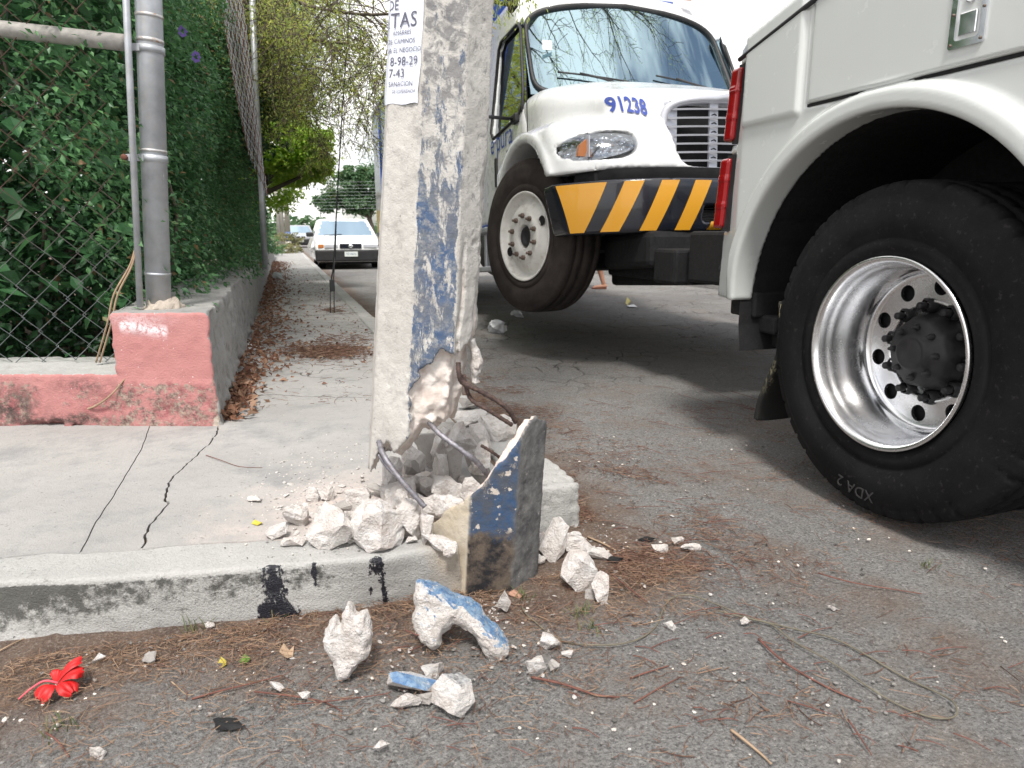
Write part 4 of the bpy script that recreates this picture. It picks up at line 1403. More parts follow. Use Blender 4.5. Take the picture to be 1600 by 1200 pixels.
# ================================================================ LORRY on the hook
truck = empty('delivery_lorry', (2.82, 4.72, .344), (-RAD(3.9), 0, 0))
tag(truck, 'white delivery lorry with yellow and black striped bumper, its nose hoisted off the road', 'lorry')
def lamp_front(ax): return -.86 + .26 * (ax / 1.2) ** 4
def hoodf(x, y, z):
    ax = abs(x)
    pl = -.85 + .30 * (ax / 1.2) ** 3.2 + .14 * sstep(.55, 1.3, z) + .55 * np.maximum(z - 1.08, 0) ** 1.3
    zt = 1.39 + .32 * sstep(-.85, .55, y) - .10 * (ax / .95) ** 3
    cen = smax(smax(ax - .80 - .20 * sstep(-.4, .3, y), z - zt, .12), pl - y, .16)
    fz = 1.265 - .16 * ((y + .03) / .75) ** 2 - .05 * np.maximum(ax - .9, 0)
    plf = lamp_front(ax) + .16 * sstep(.75, 1.28, z) ** 2
    fen = smax(smax(ax - 1.215, z - fz, .16), plf - y, .10)
    d = smin(cen, fen, .10)
    r = np.hypot(y, z - .56)
    lip = np.maximum(abs(r - .61) - .03, ax - 1.235)
    lip = np.maximum(lip, .95 - ax)
    lip = np.maximum(lip, .62 - z)
    d = smin(d, lip, .05)
    d = np.maximum(d, y - .62)
    d = np.maximum(d, np.where(y < 0, .876 - .02 * sstep(.8, 1.2, ax) - z, .70 - z))
    d = np.maximum(d, -np.maximum(r - .58, .62 - ax))
    # grille opening
    g = np.maximum(sbox(x, 0 * y, z, (0, 0, 1.10), (.50 - .0, 1, .215), .12), y + .55)
    d = np.maximum(d, -g)
    # head lamp pockets
    hx = ax - .955
    tilt = z - 1.015 + .10 * hx
    e = (abs(hx) / .222) ** 2.6 + (abs(tilt) / (.084 - .10 * np.clip(-hx, -.3, .3) * -1 * .9)) ** 2.4 - 1
    hp = np.maximum(e * .09, (y - (plf + .10)))
    return np.maximum(d, -hp)
me = sdf_mesh('bonnet', hoodf, (-1.3, -1.0, .62), (1.3, .70, 1.85), .019)
me.materials.append(MT['white'])
link('bonnet', me, None, truck)
def superell(cx, cz, hw, hh, n, ex=2.5, taper=0.0, tilt=0.0):
    o = []
    for k in range(n):
        a = 2 * math.pi * k / n
        ca, sa = math.cos(a), math.sin(a)
        u = math.copysign(abs(ca) ** (2 / ex), ca) * hw
        v = math.copysign(abs(sa) ** (2 / ex), sa) * (hh + taper * u)
        o.append((cx + u, cz + v + tilt * u))
    return o
for s_ in (-1, 1):
    hl = empty('headlight', parent=truck)
    def layer(name, hw, hh, back, mat, dome=.0, cx=.955, cz=1.015, rn=8, ns=40, tilt=-.10, ex=2.6):
        v, f = [], []
        for i in range(rn + 1):
            q = i / rn
            for (px_, pz_) in superell(0, 0, hw * q, hh * q, ns, ex, .10 * q * (hh / .1), tilt):
                ax = cx + px_
                v.append((s_ * ax, lamp_front(ax) + .16 * sstep(.75, 1.28, cz + pz_) ** 2 + back - dome * (1 - q * q), cz + pz_))
        for i in range(rn):
            for k in range(ns):
                f.append((i * ns + k, i * ns + (k + 1) % ns, (i + 1) * ns + (k + 1) % ns, (i + 1) * ns + k))
        return MB().add(v, f, True).build(name, mat, hl)
    layer('lamp_bezel', .224, .085, .050, MT['black'])
    layer('reflector', .212, .076, .046, MT['reflector'])
    MB().prism([(s_ * .995, .948), (s_ * 1.095, .955), (s_ * 1.08, 1.02), (s_ * 1.035, 1.058)], lamp_front(1.04) + .02, lamp_front(1.04) + .06, 'Y').build('indicator', MT['amber'], hl)
    MB().box(s_ * 1.035 - .003, s_ * 1.035 + .003, lamp_front(1.03) - .01, lamp_front(1.03) + .03, .945, 1.07).build('divider', MT['silverplast'], hl)
    layer('lens', .215, .079, .004, MT['lens'], .012)
# grille
gr = empty('grille', parent=truck)
gy = -.735
def gyf(x): return gy + .10 * (x / .5) ** 2
fr_o, fr_i = superell(0, 1.10, .525, .235, 72, 5), superell(0, 1.10, .485, .198, 72, 5)
v, f = [], []
for (a, b), (c, d_) in zip(fr_o, fr_i):
    b2 = b + (.03 * (1 if abs(a) < .16 else 0) if b > 1.3 else 0)
    v += [(a, gyf(a) - .028 + (.0), b2), (a * .985, gyf(a) - .048, b2 * .995 + .005), (c, gyf(c) - .035, d_), (c, gyf(c) + .05, d_)]
n_ = 72
for i in range(n_):
    j = (i + 1) % n_
    for q in range(3): f.append((i * 4 + q, j * 4 + q, j * 4 + q + 1, i * 4 + q + 1))
MB().add(v, f, True).build('grille_frame', MT['silverplast'], gr)
MB().box(-.49, .49, -.56, -.55, .88, 1.32).build('radiator_screen', MT['pitch'], gr)
for k in range(7):
    zz_ = .945 + k * .052
    hwid = .478 - (.05 if k == 0 else 0)
    xs = np.linspace(-hwid, hwid, 15)
    v, f = [], []
    for x_ in xs:
        for dy, dz in ((-.030, -.006), (-.034, .004), (-.010, .009), (-.006, -.002)):
            v.append((x_, gyf(x_) + dy, zz_ + dz))
    for i in range(14):
        for q in range(4): f.append((i * 4 + q, (i + 1) * 4 + q, (i + 1) * 4 + (q + 1) % 4, i * 4 + (q + 1) % 4))
    MB().add(v, f).build('slat', MT['silverplast'], gr)
for x0, x1 in ((-.485, -.40), (-.205, -.145), (.145, .205), (.40, .485)):
    v = []
    MB().box(x0, x1, gyf((x0 + x1) / 2) + .004, gyf((x0 + x1) / 2) + .02, .90, 1.305).build('upright', MT['silverplast'], gr)
    if abs(x0) < .3:
        for k in range(6):
            MB().tube([(x0 + .012, gyf(x0) - .004, .965 + k * .052), (x0 + .03, gyf(x0) - .008, .972 + k * .052), (x0 + .048, gyf(x0) - .004, .965 + k * .052)], .0035, 6).build('clip', MT['black'], gr)
# bumper
bp = empty('bumper', parent=truck)
def byf(x): return -.985 + .42 * (abs(x) / 1.2) ** 3.6
def strip(x0b, x0t, x1b, x1t, z0, z1, off, mat, name, n=10, nz=4):
    v, f = [], []
    for i in range(n + 1):
        for j in range(nz + 1):
            t, u = i / n, j / nz
            xb, xt = x0b + (x1b - x0b) * t, x0t + (x1t - x0t) * t
            x_ = xb + (xt - xb) * u
            z_ = z0 + (z1 - z0) * u
            v.append((x_, byf(x_) - off + .035 * (1 - 4 * (u - .5) ** 2) * -.3 + .02 * (1 - u), z_))
    for i in range(n):
        for j in range(nz):
            a = i * (nz + 1) + j
            f.append((a, a + nz + 1, a + nz + 2, a + 1))
    return MB().add(v, f, True).build(name, mat, bp)
def fbump(x, y, z):
    ax = abs(x)
    u = (z - .49) / .315
    yy_ = -.985 + .42 * (ax / 1.2) ** 3.6 - .0105 * (1 - 4 * (u - .5) ** 2) + .02 * (1 - u)
    d = smax(smax(yy_ - y, z - .805, .02), .49 - z, .02)
    d = smax(d, ax - (1.14 + .075 * u), .03)
    d = np.maximum(d, y - yy_ - .30)
    # fog lamp recess and vertical joint
    rec = np.maximum(sbox(ax, 0 * y, z, (.24, 0, .595), (.16, 1, .047), .02), y + .83)
    d = np.maximum(d, -rec)
    return d + .006 * np.exp(-((ax - .60) / .006) ** 2)
me = sdf_mesh('bumper_shell', fbump, (-1.3, -1.06, .45), (1.3, -.4, .84), .0145)
me.materials.append(MT['blackgloss'])
link('bumper_shell', me, None, bp)
BZ0, BZ1 = .500, .790
# stripes lean to the right
strip(-1.125, -1.195, -1.06, -.955, BZ0, BZ1, .004, MT['yellow'], 'stripe')
for k in range(9):
    a, b, c, d_ = -.983 + .2035 * k, -.866 + .2035 * k, -.887 + .2035 * k, -.76 + .2035 * k
    if .08 < abs((a + d_) / 2) < .42:      # broken by the lamp recess
        f0, f1 = (.642 - BZ0) / (BZ1 - BZ0), (.548 - BZ0) / (BZ1 - BZ0)
        strip(a + (b - a) * f0, b, c + (d_ - c) * f0, d_, .642, BZ1, .004, MT['yellow'], 'stripe')
        strip(a, a + (b - a) * f1, c, c + (d_ - c) * f1, BZ0, .548, .004, MT['yellow'], 'stripe')
    else:
        strip(a, b, c, d_, BZ0, BZ1, .004, MT['yellow'], 'stripe')
strip(.85, .97, 1.125, 1.195, BZ0, BZ1, .004, MT['yellow'], 'stripe')
for s_ in (-1, 1):
    for k in range(6):
        MB().box(min(s_ * .10, s_ * .385), max(s_ * .10, s_ * .385), -.90, -.885, .556 + k * .015, .562 + k * .015).build('vent_slat', MT['black'], bp)
strip(-1.10, -1.08, 1.10, 1.08, .77, .874, -.065, MT['pitch'], 'gap_filler', 40)
MB().box(-1.0, 1.0, -.72, -.40, .80, .86, .01).build('bumper_mount', MT['under'], truck)

# cab shell with real openings
def cabf(x, y, z, grow=0.0):
    ax = abs(x)
    hw = 1.02 - .10 * sstep(1.2, 2.35, z) ** 1.2
    bow = .20 * (ax / 1.0) ** 2.4
    ws = .40 + .62 * np.maximum(z - 1.60, -.3) * .86 + bow
    d = smax(ax - hw + grow, ws + grow - y, .07)
    d = smax(d, z - (2.58 - .05 * ax ** 2 - .10 * sstep(.9, .55, y)) + grow, .12)
    d = smax(d, y - 2.05 + grow, .05)
    d = smax(d, .72 - z + grow, .03)
    return d
def wsm(x, z):
    """windscreen outline in front view"""
    w_ = .90 - .06 * (z - 1.6)
    zc = 2.02 + .018 * (1 - abs(x)) * 2
    return (np.abs(x / w_) ** 7 + np.abs((z - zc + .03 * x * x * 2) / .375) ** 6) ** (1 / 6.5) - 1
def winm(y, z):
    f_ = .52 + (z - 1.6) * .50
    d = np.maximum(np.maximum(f_ - y, y - 1.42), np.maximum(1.52 + .16 * sstep(1.35, .7, y) * 0 - z + .10 * sstep(.75, 1.3, y) * -1, z - 2.24))
    return d
def cabshell(x, y, z):
    o = cabf(x, y, z)
    i = cabf(x, y, z, .055)
    d = np.maximum(o, -i)
    cut = np.maximum(wsm(x, z) * .3, y - 1.25 + .0 * x)
    d = np.maximum(d, -np.maximum(cut, -1.0 + 0 * x))
    wn = smax(winm(y, z), .80 - abs(x), .03)
    return np.maximum(d, -wn)
me = sdf_mesh('cab', cabshell, (-1.1, .1, .68), (1.1, 2.12, 2.66), .024)
me.materials.append(MT['white'])
link('cab', me, None, truck)
# windscreen
def wsy(x, z): return .40 + .62 * (z - 1.60) * .86 + .20 * (abs(x)) ** 2.4
v, f, NX, NZ = [], [], 40, 14
fr_v = []
for i in range(NX + 1):
    for j in range(NZ + 1):
        x_ = -1 + 2 * i / NX
        t = j / NZ
        z_ = 1.63 + .80 * t
        x_ *= .93 - .05 * t
        v.append((x_, wsy(x_, z_) + .018, z_ + .02 * (1 - abs(x_))))
for i in range(NX):
    for j in range(NZ):
        a = i * (NZ + 1) + j
        f.append((a, a + NZ + 1, a + NZ + 2, a + 1))
MB().add(v, f, True).build('windscreen', MT['glass'], truck)
# rubber surround
pts = []
for k in range(121):
    a = 2 * math.pi * k / 120
    ca, sa = math.cos(a), math.sin(a)
    x_ = math.copysign(abs(ca) ** (2 / 7.0), ca) * .905
    z_ = math.copysign(abs(sa) ** (2 / 6.0), sa) * .375
    zc = 2.02 + .036 * (1 - abs(x_)) - .06 * x_ * x_
    x_ *= 1 - .065 * (z_ + .3)
    pts.append((x_, wsy(x_, zc + z_) + .006, zc + z_))
MB().tube(pts, .021, 6, False).build('windscreen_seal', MT['black'], truck)
for s_ in (-1, 1):
    ys = (.50, 1.44)
    v = [(s_ * (.995 - .10 * sstep(1.2, 2.35, z_)) , y_, z_) for y_, z_ in ((.50, 1.38), (1.46, 1.38), (1.46, 2.28), (.84, 2.28))]
    MB().add(v, [(0, 1, 2, 3)]).build('side_window', MT['sideglass'], truck)
    pts = []
    for y_, z_ in ((.60, 1.54), (.66, 1.48), (1.36, 1.44), (1.43, 1.50), (1.42, 2.19), (1.36, 2.24), (.90, 2.24), (.82, 2.18), (.60, 1.66), (.59, 1.54), (.60, 1.50)):
        pts.append(Vector((s_ * (1.022 - .10 * float(sstep(1.2, 2.35, z_)) ** 1.2), y_, z_)))
    MB().tube(pts, .014, 6).build('window_seal', MT['black'], truck)
    # door joint, handle, mirror arms
    MB().tube([(s_ * 1.022, .44, 2.1 - .4), (s_ * 1.022, .43, 1.3), (s_ * 1.022, .52, .95)], .004, 4).build('door_joint', MT['under'], truck)
    MB().box(min(s_ * 1.02, s_ * 1.04), max(s_ * 1.02, s_ * 1.04), 1.22, 1.27, 1.02, 1.26, .006).build('door_handle', MT['black'], truck)
    mi = empty('wing_mirror', parent=truck)
    for z_ in ((1.47, 2.30) if s_ < 0 else (1.47,)):
        MB().box(min(s_ * 1.0, s_ * 1.05), max(s_ * 1.0, s_ * 1.05), .64, .78, z_ - .035, z_ + .035, .015).build('mirror_bracket', MT['black'], mi)
        MB().tube([(s_ * 1.03, .72, z_), (s_ * 1.30, .60, z_ - .02), (s_ * 1.42, .58, z_ + (.12 if z_ < 1.6 else -.12))], .014, 8).build('mirror_arm', MT['black'], mi)
    MB().box(min(s_ * 1.36, s_ * 1.54), max(s_ * 1.36, s_ * 1.54), .58, .66, 1.56, 2.03, .03).build('mirror_head', MT['black'], mi)
# wipers
for x0, x1 in ((-.72, -.16), (.08, .68)):
    wp = empty('wiper', parent=truck)
    zf = lambda x, t: 1.70 + .10 * (1 - t)
    A = [Vector((x0 + (x1 - x0) * t, wsy(x0 + (x1 - x0) * t, 1.78 - .08 * t) - .012, 1.80 - .075 * t)) for t in np.linspace(0, 1, 12)]
    MB().tube(A, .007, 6).build('wiper_blade', MT['black'], wp)
    MB().tube([A[3] + Vector((0, -.025, -.0)), A[6] + Vector((0, -.045, -.02)), A[11] + Vector((.18, -.03, -.085))], .009, 6).build('wiper_arm', MT['black'], wp)
# inside
MB().box(-.9, .9, .62, .95, 1.30, 1.60, .05).build('dashboard', MT['under'], truck)
for x_ in (-.5, .5):
    st = empty('seat', parent=truck)
    MB().box(x_ - .25, x_ + .25, 1.5, 1.68, 1.25, 1.95, .06).box(x_ - .14, x_ + .14, 1.52, 1.66, 1.97, 2.12, .04).build('seat_back', MT['under'], st)
MB().lathe([(0, .19), (.02, .205), (.0, .22), (-.02, .205)], 30, 'Y', (-.5 * -1, 1.02, 1.66), None, True).build('steering_wheel', MT['black'], truck)
MB().box(-.80, -.72, .66, .664, 2.02, 2.09).build('sticker', MT['scrap'], truck).location = (0, .02, -.03)
MB().box(-.62, .05, .79, .793, 2.10, 2.19).build('sun_strip', MT['sideglass'], truck).location = (0, .03, 0)
for x_ in (-.6, 0, .0, .6):
    MB().box(x_ - .05, x_ + .05, .84, .92, 2.555, 2.59, .01).build('roof_lamp', MT['amber'], truck)
# number on the bonnet and name on the door
def on_bonnet(x, z):
    lo_, hi_ = -1.1, .5
    ys = np.linspace(-1.05, .5, 300)
    d = hoodf(np.full(300, x), ys, np.full(300, z))
    k = np.argmax(d < 0)
    y1 = ys[k]; y0 = ys[k - 1]
    t = d[k - 1] / (d[k - 1] - d[k])
    return y0 + (y1 - y0) * t
me = text_mesh('91238', .155, 0, .22, 'LEFT', 1.02, bold=.004)
bm = bmesh.new()
bm.from_mesh(me)
bmesh.ops.triangulate(bm, faces=bm.faces[:])
bmesh.ops.subdivide_edges(bm, edges=bm.edges[:], cuts=3, use_grid_fill=True)
bm.to_mesh(me)
bm.free()
c = np.empty(len(me.vertices) * 3, np.float32)
me.vertices.foreach_get('co', c)
c = c.reshape(-1, 3)
out = []
for a, b, _ in c:
    q0 = Vector((-.80 + a * .50, -1.2, 1.335 - .16 * a + b * 1.12))
    ts = np.linspace(0, 1.6, 260)
    dd = hoodf(np.full(260, q0.x), q0.y + .995 * ts, q0.z - .1 * ts)
    k_ = int(np.argmax(dd < 0))
    tt = ts[k_ - 1] + (ts[k_] - ts[k_ - 1]) * dd[k_ - 1] / (dd[k_ - 1] - dd[k_])
    out.append((q0.x, q0.y + .995 * tt - .012, q0.z - .1 * tt + .003))
me.vertices.foreach_set('co', np.array(out, np.float32).ravel())
me.update()
link('fleet_number', me, MT['textblue'], truck)
def door_text(s, size, yb, zb, mat, slope=0.0, wide=1.0, offx=.004, name='lettering', weight=0.0):
    cu_me = text_mesh(s, size, 0, 0, 'LEFT', 1.0)
    c = np.empty(len(cu_me.vertices) * 3, np.float32)
    cu_me.vertices.foreach_get('co', c)
    c = c.reshape(-1, 3)
    # read from the rear of the door towards the bonnet
    o = np.stack([np.full(len(c), -1.0 - .022 - offx), yb - c[:, 0] * wide, zb + c[:, 1] + slope * c[:, 0]], 1)
    cu_me.vertices.foreach_set('co', o.astype(np.float32).ravel())
    cu_me.update()
    link(name, cu_me, mat, truck)
door_text('e·pura', .25, 1.42, 1.31, MT['textblue'], 0, .98)


mb = MB()
for i in range(6):
    y_ = 1.18 - .03 * (i % 2)
    while y_ > .86:
        L = random.uniform(.02, .06)
        mb.box(-1.0245, -1.0235, y_ - L, y_, 1.00 - i * .034, 1.014 - i * .034)
        y_ -= L + .012
sp_ = mb.build('small_print', MT['textgrey'], truck)
sp_['kind'] = 'stuff'

# front wheels, swung to the lorry's right
for s_, nm in ((-1, 'front_wheel'), (1, 'front_wheel')):
    fw = empty(nm, parent=truck)
    fw.location = (s_ * 1.12, 0, .52)
    fw.rotation_euler = (0, 0, RAD(15) + (math.pi if s_ > 0 else 0))
    build_tyre('tyre', .522, .290, .29, MT['tyre2'], fw, (-.11, 0, 0), 240, 0)
    MB().lathe([(-.085, .292), (-.100, .300), (-.106, .306), (-.112, .303), (-.110, .294), (-.098, .286), (-.070, .280), (-.052, .268), (-.050, .25), (-.075, .232), (-.088, .205), (-.098, .178), (-.100, .172)], 96).build('rim', MT['steelwhite'], fw)
    MB().lathe([(-.100, .172), (-.106, .165), (-.106, .085), (-.098, .080), (-.07, .078), (-.02, .078)], 96).build('wheel_centre', MT['steelwhite'], fw)
    for a in (RAD(-25), RAD(155)):
        MB().lathe([(0, .0), (0, .031)], 20, 'X', (-.0905, .222 * math.cos(a), .222 * math.sin(a))).lathe([(-.001, .034), (-.004, .032), (.003, .030)], 20, 'X', (-.0905, .222 * math.cos(a), .222 * math.sin(a))).build('hand_hole', MT['under'], fw)
    MB().lathe([(-.03, .078), (-.06, .074), (-.085, .068), (-.085, .05), (-.07, .045), (-.07, 0)], 32).build('hub', MT['black'], fw)
    for k in range(10):
        a = 2 * math.pi * (k + .5) / 10
        c = (-.106, .1425 * math.cos(a), .1425 * math.sin(a))
        MB().lathe([(0, .019), (-.016, .018), (-.018, .012), (-.018, 0)], 6, 'X', c).lathe([(-.018, .009), (-.036, .0085), (-.037, .0)], 8, 'X', c).build('wheel_nut', MT['nut'], fw)
# chassis, engine bay, steps, tank, rear wheels
mb = MB().box(-.58, .58, -.55, .5, .42, 1.25, .03).box(-.45, -.35, -.6, 7.2, .62, .86, .01).box(.35, .45, -.6, 7.2, .62, .86, .01).box(-1.0, 1.0, -.08, .08, .42, .56, .02)
mb.box(-.62, .62, .5, 1.9, .30, .75, .04).box(-1.15, 1.15, .5, .56, .55, 1.2)
T_ = mb.build('chassis', MT['under'], truck)
MB().box(-.75, .75, -.95, -.30, .28, .50, .04).box(-.55, .65, -.9, -.0, .17, .40, .03).build('front_axle_guard', MT['under'], truck)
for s_ in (-1, 1):
    a, b = sorted((s_ * 1.00, s_ * 1.16))
    stp = empty('cab_step', parent=truck)
    MB().box(a, b, .66, 1.55, .30, .345, .008).build('step_board', MT['galv'], stp)
    MB().box(a, b, .66, 1.55, .63, .675, .008).build('step_board', MT['galv'], stp)
    a, b = sorted((s_ * .70, s_ * 1.08))
    MB().box(a, b, .70, .76, .30, .70, .008).build('step_hanger', MT['silverplast'], stp)
    MB().box(a, b, 1.46, 1.52, .30, .70, .008).build('step_hanger', MT['silverplast'], stp)
    MB().lathe([(0, 0), (0, .26), (.02, .28), (1.0, .28), (1.02, .26), (1.02, 0)], 40, 'Y', (s_ * .78, .85, .52)).build('fuel_tank', MT['black'], truck)
MB().box(-1.03, 1.03, .50, 2.05, .66, .73, .01).build('cab_sill', MT['blue'], truck)
bx = empty('cargo_body', parent=truck)
MB().box(-1.22, 1.22, 2.25, 8.0, .85, 3.02, .03).build('box', MT['darkblue'], bx)
MB().box(-1.15, 1.15, 2.19, 2.248, .9, 2.99, .015).build('front_wall', MT['blue'], bx)
MB().box(-.75, .75, 1.7, 2.3, 2.42, 2.98, .08).build('wind_deflector', MT['blue'], bx)
MB().box(-1.24, 1.24, 2.22, 8.03, 3.022, 3.07, .01).build('roof', MT['blue'], bx)
for s_ in (-1, 1):
    for k in range(6):
        a, b = sorted((s_ * 1.222, s_ * 1.245))
        MB().box(a, b, 2.35 + k * .94, 2.40 + k * .94, .9, 2.98).build('side_rib', MT['blue'], bx)
for s_ in (-1, 1):
    for x_ in (.92, .60):
        rw = empty('rear_wheel', parent=truck)
        rw.location = (s_ * (x_ + .28), 5.1, .52)
        rw.rotation_euler = (0, 0, 0 if s_ < 0 else math.pi)
        build_tyre('tyre', .522, .29, .28, MT['tyre2'], rw, (0, 0, 0), 80, 0)
        MB().lathe([(.02, .292), (.03, .28), (.13, .26), (.135, .08)], 48).build('rim', MT['steelwhite'], rw)

# ================================================================ RUBBLE
def rock_mesh(w_, d_, h_, seed, pts=18, sub=2, rough=.05, flat=0.0, boxy=.6):
    r = random.Random(seed)
    bm = bmesh.new()
    for i in range(pts):
        a, b = r.uniform(0, 2 * math.pi), r.uniform(-1, 1)
        v = Vector((math.cos(a) * math.sqrt(1 - b * b), math.sin(a) * math.sqrt(1 - b * b), b))
        m_ = max(abs(v.x), abs(v.y), abs(v.z))
        v = v * (1 - boxy) + v / m_ * boxy * r.uniform(.7, 1)
        v *= r.uniform(.70, 1.0)
        bm.verts.new((v.x * w_ / 2, v.y * d_ / 2, v.z * h_ / 2))
    res = bmesh.ops.convex_hull(bm, input=bm.verts)
    bmesh.ops.delete(bm, geom=[g for g in res['geom_interior'] if isinstance(g, bmesh.types.BMVert)], context='VERTS')
    q_ = [max(abs(v.co[k]) for v in bm.verts) for k in range(3)]
    for v in bm.verts: v.co = Vector((v.co.x * w_ / 2 / q_[0], v.co.y * d_ / 2 / q_[1], v.co.z * h_ / 2 / q_[2]))
    for _ in range(sub):
        bmesh.ops.subdivide_edges(bm, edges=bm.edges[:], cuts=1, use_grid_fill=True)
    bmesh.ops.triangulate(bm, faces=bm.faces[:])
    s_ = max(w_, d_, h_)
    rough *= .85
    co_ = np.array([v.co[:] for v in bm.verts])
    k = 4.0 / s_
    n1 = fbm(co_[:, 0] * k, co_[:, 1] * k, co_[:, 2] * k, 3, seed)
    n2 = fbm(co_[:, 0] * k * 3, co_[:, 1] * k * 3, co_[:, 2] * k * 3, 2, seed + 5)
    bm.normal_update()
    for v, a, b in zip(bm.verts, n1, n2):
        v.co += v.normal * float(a * rough * s_ + b * rough * .35 * s_)
    me = bpy.data.meshes.new('rock')
    bm.to_mesh(me)
    bm.free()
    return me
def put_rock(name, label, px, pyb, wpx, hpx, z=0.0, mat='rubble', seed=None, deep=.75, rot=None, D=None, group=None, sub=2, rough=.05, pts=18, sink=.06, cat='rubble', lift=0.0):
    """rock whose foot is seen at (px, pyb) and which spans about wpx by hpx there"""
    seed = seed if seed is not None else int(px * 31 + pyb * 7)
    g = G(px, pyb, z) if D is None else P(px, pyb, D)
    dist = g.x * math.sin(YAW) + g.y * math.cos(YAW)
    sc_ = math.hypot(dist, HC - z) / FPX * 1.0
    w_, h_ = wpx * sc_, hpx * sc_
    d_ = deep * (w_ + h_) / 2
    me = rock_mesh(w_, d_, h_ * .97, seed, pts, sub, rough)
    o = link(name, me, MT[mat] if isinstance(mat, str) else mat)
    o.location = (g.x + CF.x * d_ * .4, g.y + CF.y * d_ * .4, g.z + h_ * (.48 - sink) + lift)
    e = rot or (random.uniform(-12, 12), random.uniform(-10, 10), random.uniform(-20, 20))
    o.rotation_euler = (RAD(e[0]), RAD(e[1]), RAD(e[2]) - YAW)
    tag(o, label, cat, group)
    return o
CH = 'concrete_chunk'
S1 = 'chunks broken off the pole'
def C_(label, px, pyb, w_, h_, z=0.0, **k): return put_rock(CH, label, px, pyb, w_, h_, z, group=S1, cat='concrete chunk', **k)
# on the pavement, left of the pole
C_('rounded white chunk leftmost of the heap on the pavement', 461, 826, 42, 42, HS, rough=.06, pts=26)
C_('small pointed white chunk at the left tip of the heap', 430, 844, 38, 30, HS, rot=(0, -25, 10))
C_('flat crumbly pinkish piece at the pavement edge below the round white chunk', 458, 856, 48, 16, HS)
C_('wedge shaped white chunk lying across the kerb seam left of the biggest lump', 514, 868, 88, 72, HS - .01, rot=(10, 16, -12), pts=14, rough=.04)
C_('biggest rounded lump of broken concrete, resting on the kerb edge', 584, 872, 96, 96, HS - .012, pts=30, rough=.07, rot=(-8, 4, 0), deep=.9)
C_('small pinkish chunk beside a white one at the back of the heap', 487, 786, 24, 24, HS)
C_('small white cube of concrete behind the slanting slab', 507, 784, 28, 28, HS)
C_('long grey slab slanting over the heap beside the pole', 538, 806, 88, 24, HS, mat='grey_rubble', rot=(14, -14, 26), pts=10, deep=.5, rough=.02)
C_('grey block tucked behind the slanting slab by the pole foot', 592, 782, 42, 30, HS, mat='grey_rubble')
C_('shaded chunk wedged under the end of the slanting slab', 556, 826, 42, 30, HS, mat='grey_rubble')
C_('upright ribbed chunk standing on the kerb right of the biggest lump', 640, 852, 46, 74, HS - .005, rough=.06, pts=20)
C_('narrow upright splinter leaning next to the ribbed chunk', 664, 852, 22, 52, HS, rot=(0, 10, 0))
C_('flat white flake overhanging the kerb end in front of the cream shell', 684, 858, 50, 22, HS, rot=(8, 28, -20), pts=12)
C_('tiny pointed white flake hanging at the kerb end', 702, 872, 20, 30, HS - .01, rot=(0, 25, 0))
C_('pale lump behind the biggest lump below the bent bar', 612, 822, 52, 62, HS)
C_('small white lump in front of the pole foot', 652, 806, 36, 34, HS)
# in the crater between pole and shell
C_('standing grey brown slab in the hollow under the pole', 664, 742, 52, 66, HS, mat='grey_rubble', rot=(-10, -6, 10), pts=12, rough=.03)
C_('narrow brown slab standing behind the bent bar', 706, 776, 36, 84, HS, mat='grey_rubble', rot=(0, 6, 10), pts=12, rough=.03)
C_('tall pale splinter standing in the middle of the hollow', 688, 782, 34, 80, HS, rot=(0, 8, 0), pts=14)
C_('bright blocky chunk wedged high between the pole and the shell', 720, 716, 50, 66, HS + .07, rot=(0, 5, 15), pts=16)
C_('long white chunk lying across the hollow under the pole', 640, 772, 82, 26, HS + .01, rot=(0, -4, 6))
C_('grey slab standing against the inside of the shell', 744, 766, 40, 66, HS, mat='grey_rubble', rot=(0, -8, -10), pts=12, rough=.03)
C_('pale chunk with a hollow face inside the shell', 735, 786, 44, 44, HS + .02)
C_('tapering grey chunk right behind the bent bars', 610, 788, 34, 78, HS, rot=(0, -4, 0), pts=14)
C_('small white lump under the tip of the bent bar', 668, 806, 40, 30, HS + .015)
C_('white lump in the mouth of the shell beside the bar tip', 700, 812, 52, 36, HS + .03, rough=.07)
C_('small white lump at the lower lip of the shell', 738, 790, 34, 22, HS + .09)
C_('sliver of concrete lying in the middle of the hollow', 676, 752, 38, 16, HS + .05, rot=(0, -35, 0))
C_('white lump heaped in front of the pole foot under the left bent bar', 622, 806, 60, 58, HS + .01, pts=16)
C_('broad white chunk heaped beneath the hollow, right of the left bent bar', 676, 818, 64, 46, HS + .012, pts=16)
C_('angular chunk behind the biggest lump, touching the pole foot', 560, 800, 46, 40, HS + .01, pts=14)
C_('upright white chunk against the inner side of the shell wall', 752, 742, 36, 56, HS + .06, pts=14)
C_('tall white block filling the back of the hollow under the pole', 700, 742, 62, 84, HS, pts=14, deep=.5)
C_('leaning brown white slab at the left of the hollow', 648, 756, 44, 74, HS, pts=12, deep=.5, rot=(0, -12, 10))
C_('pale slab leaning at the right of the hollow behind the bent bar', 752, 716, 48, 62, HS, pts=12, deep=.5, rot=(0, 14, -8))
C_('knobbly lump between the two front bent bars', 700, 790, 54, 46, HS + .02, pts=16)
LO = 'small broken piece packed in the hollow between the pole and its shell'
for i in range(46):
    px, py = random.uniform(600, 775), random.uniform(730, 822)
    if py < 730 + abs(px - 700) * .25: continue
    if px > 715 and py > 790: continue
    w_ = random.uniform(14, 34)
    C_(LO, px, py, w_, w_ * random.uniform(.5, 1.1), HS + .055 * max(0, (810 - py) / 80) , mat=random.choice(('rubble', 'rubble', 'grey_rubble')), sub=1, pts=12).__setitem__('group', 'pieces packed in the hollow')
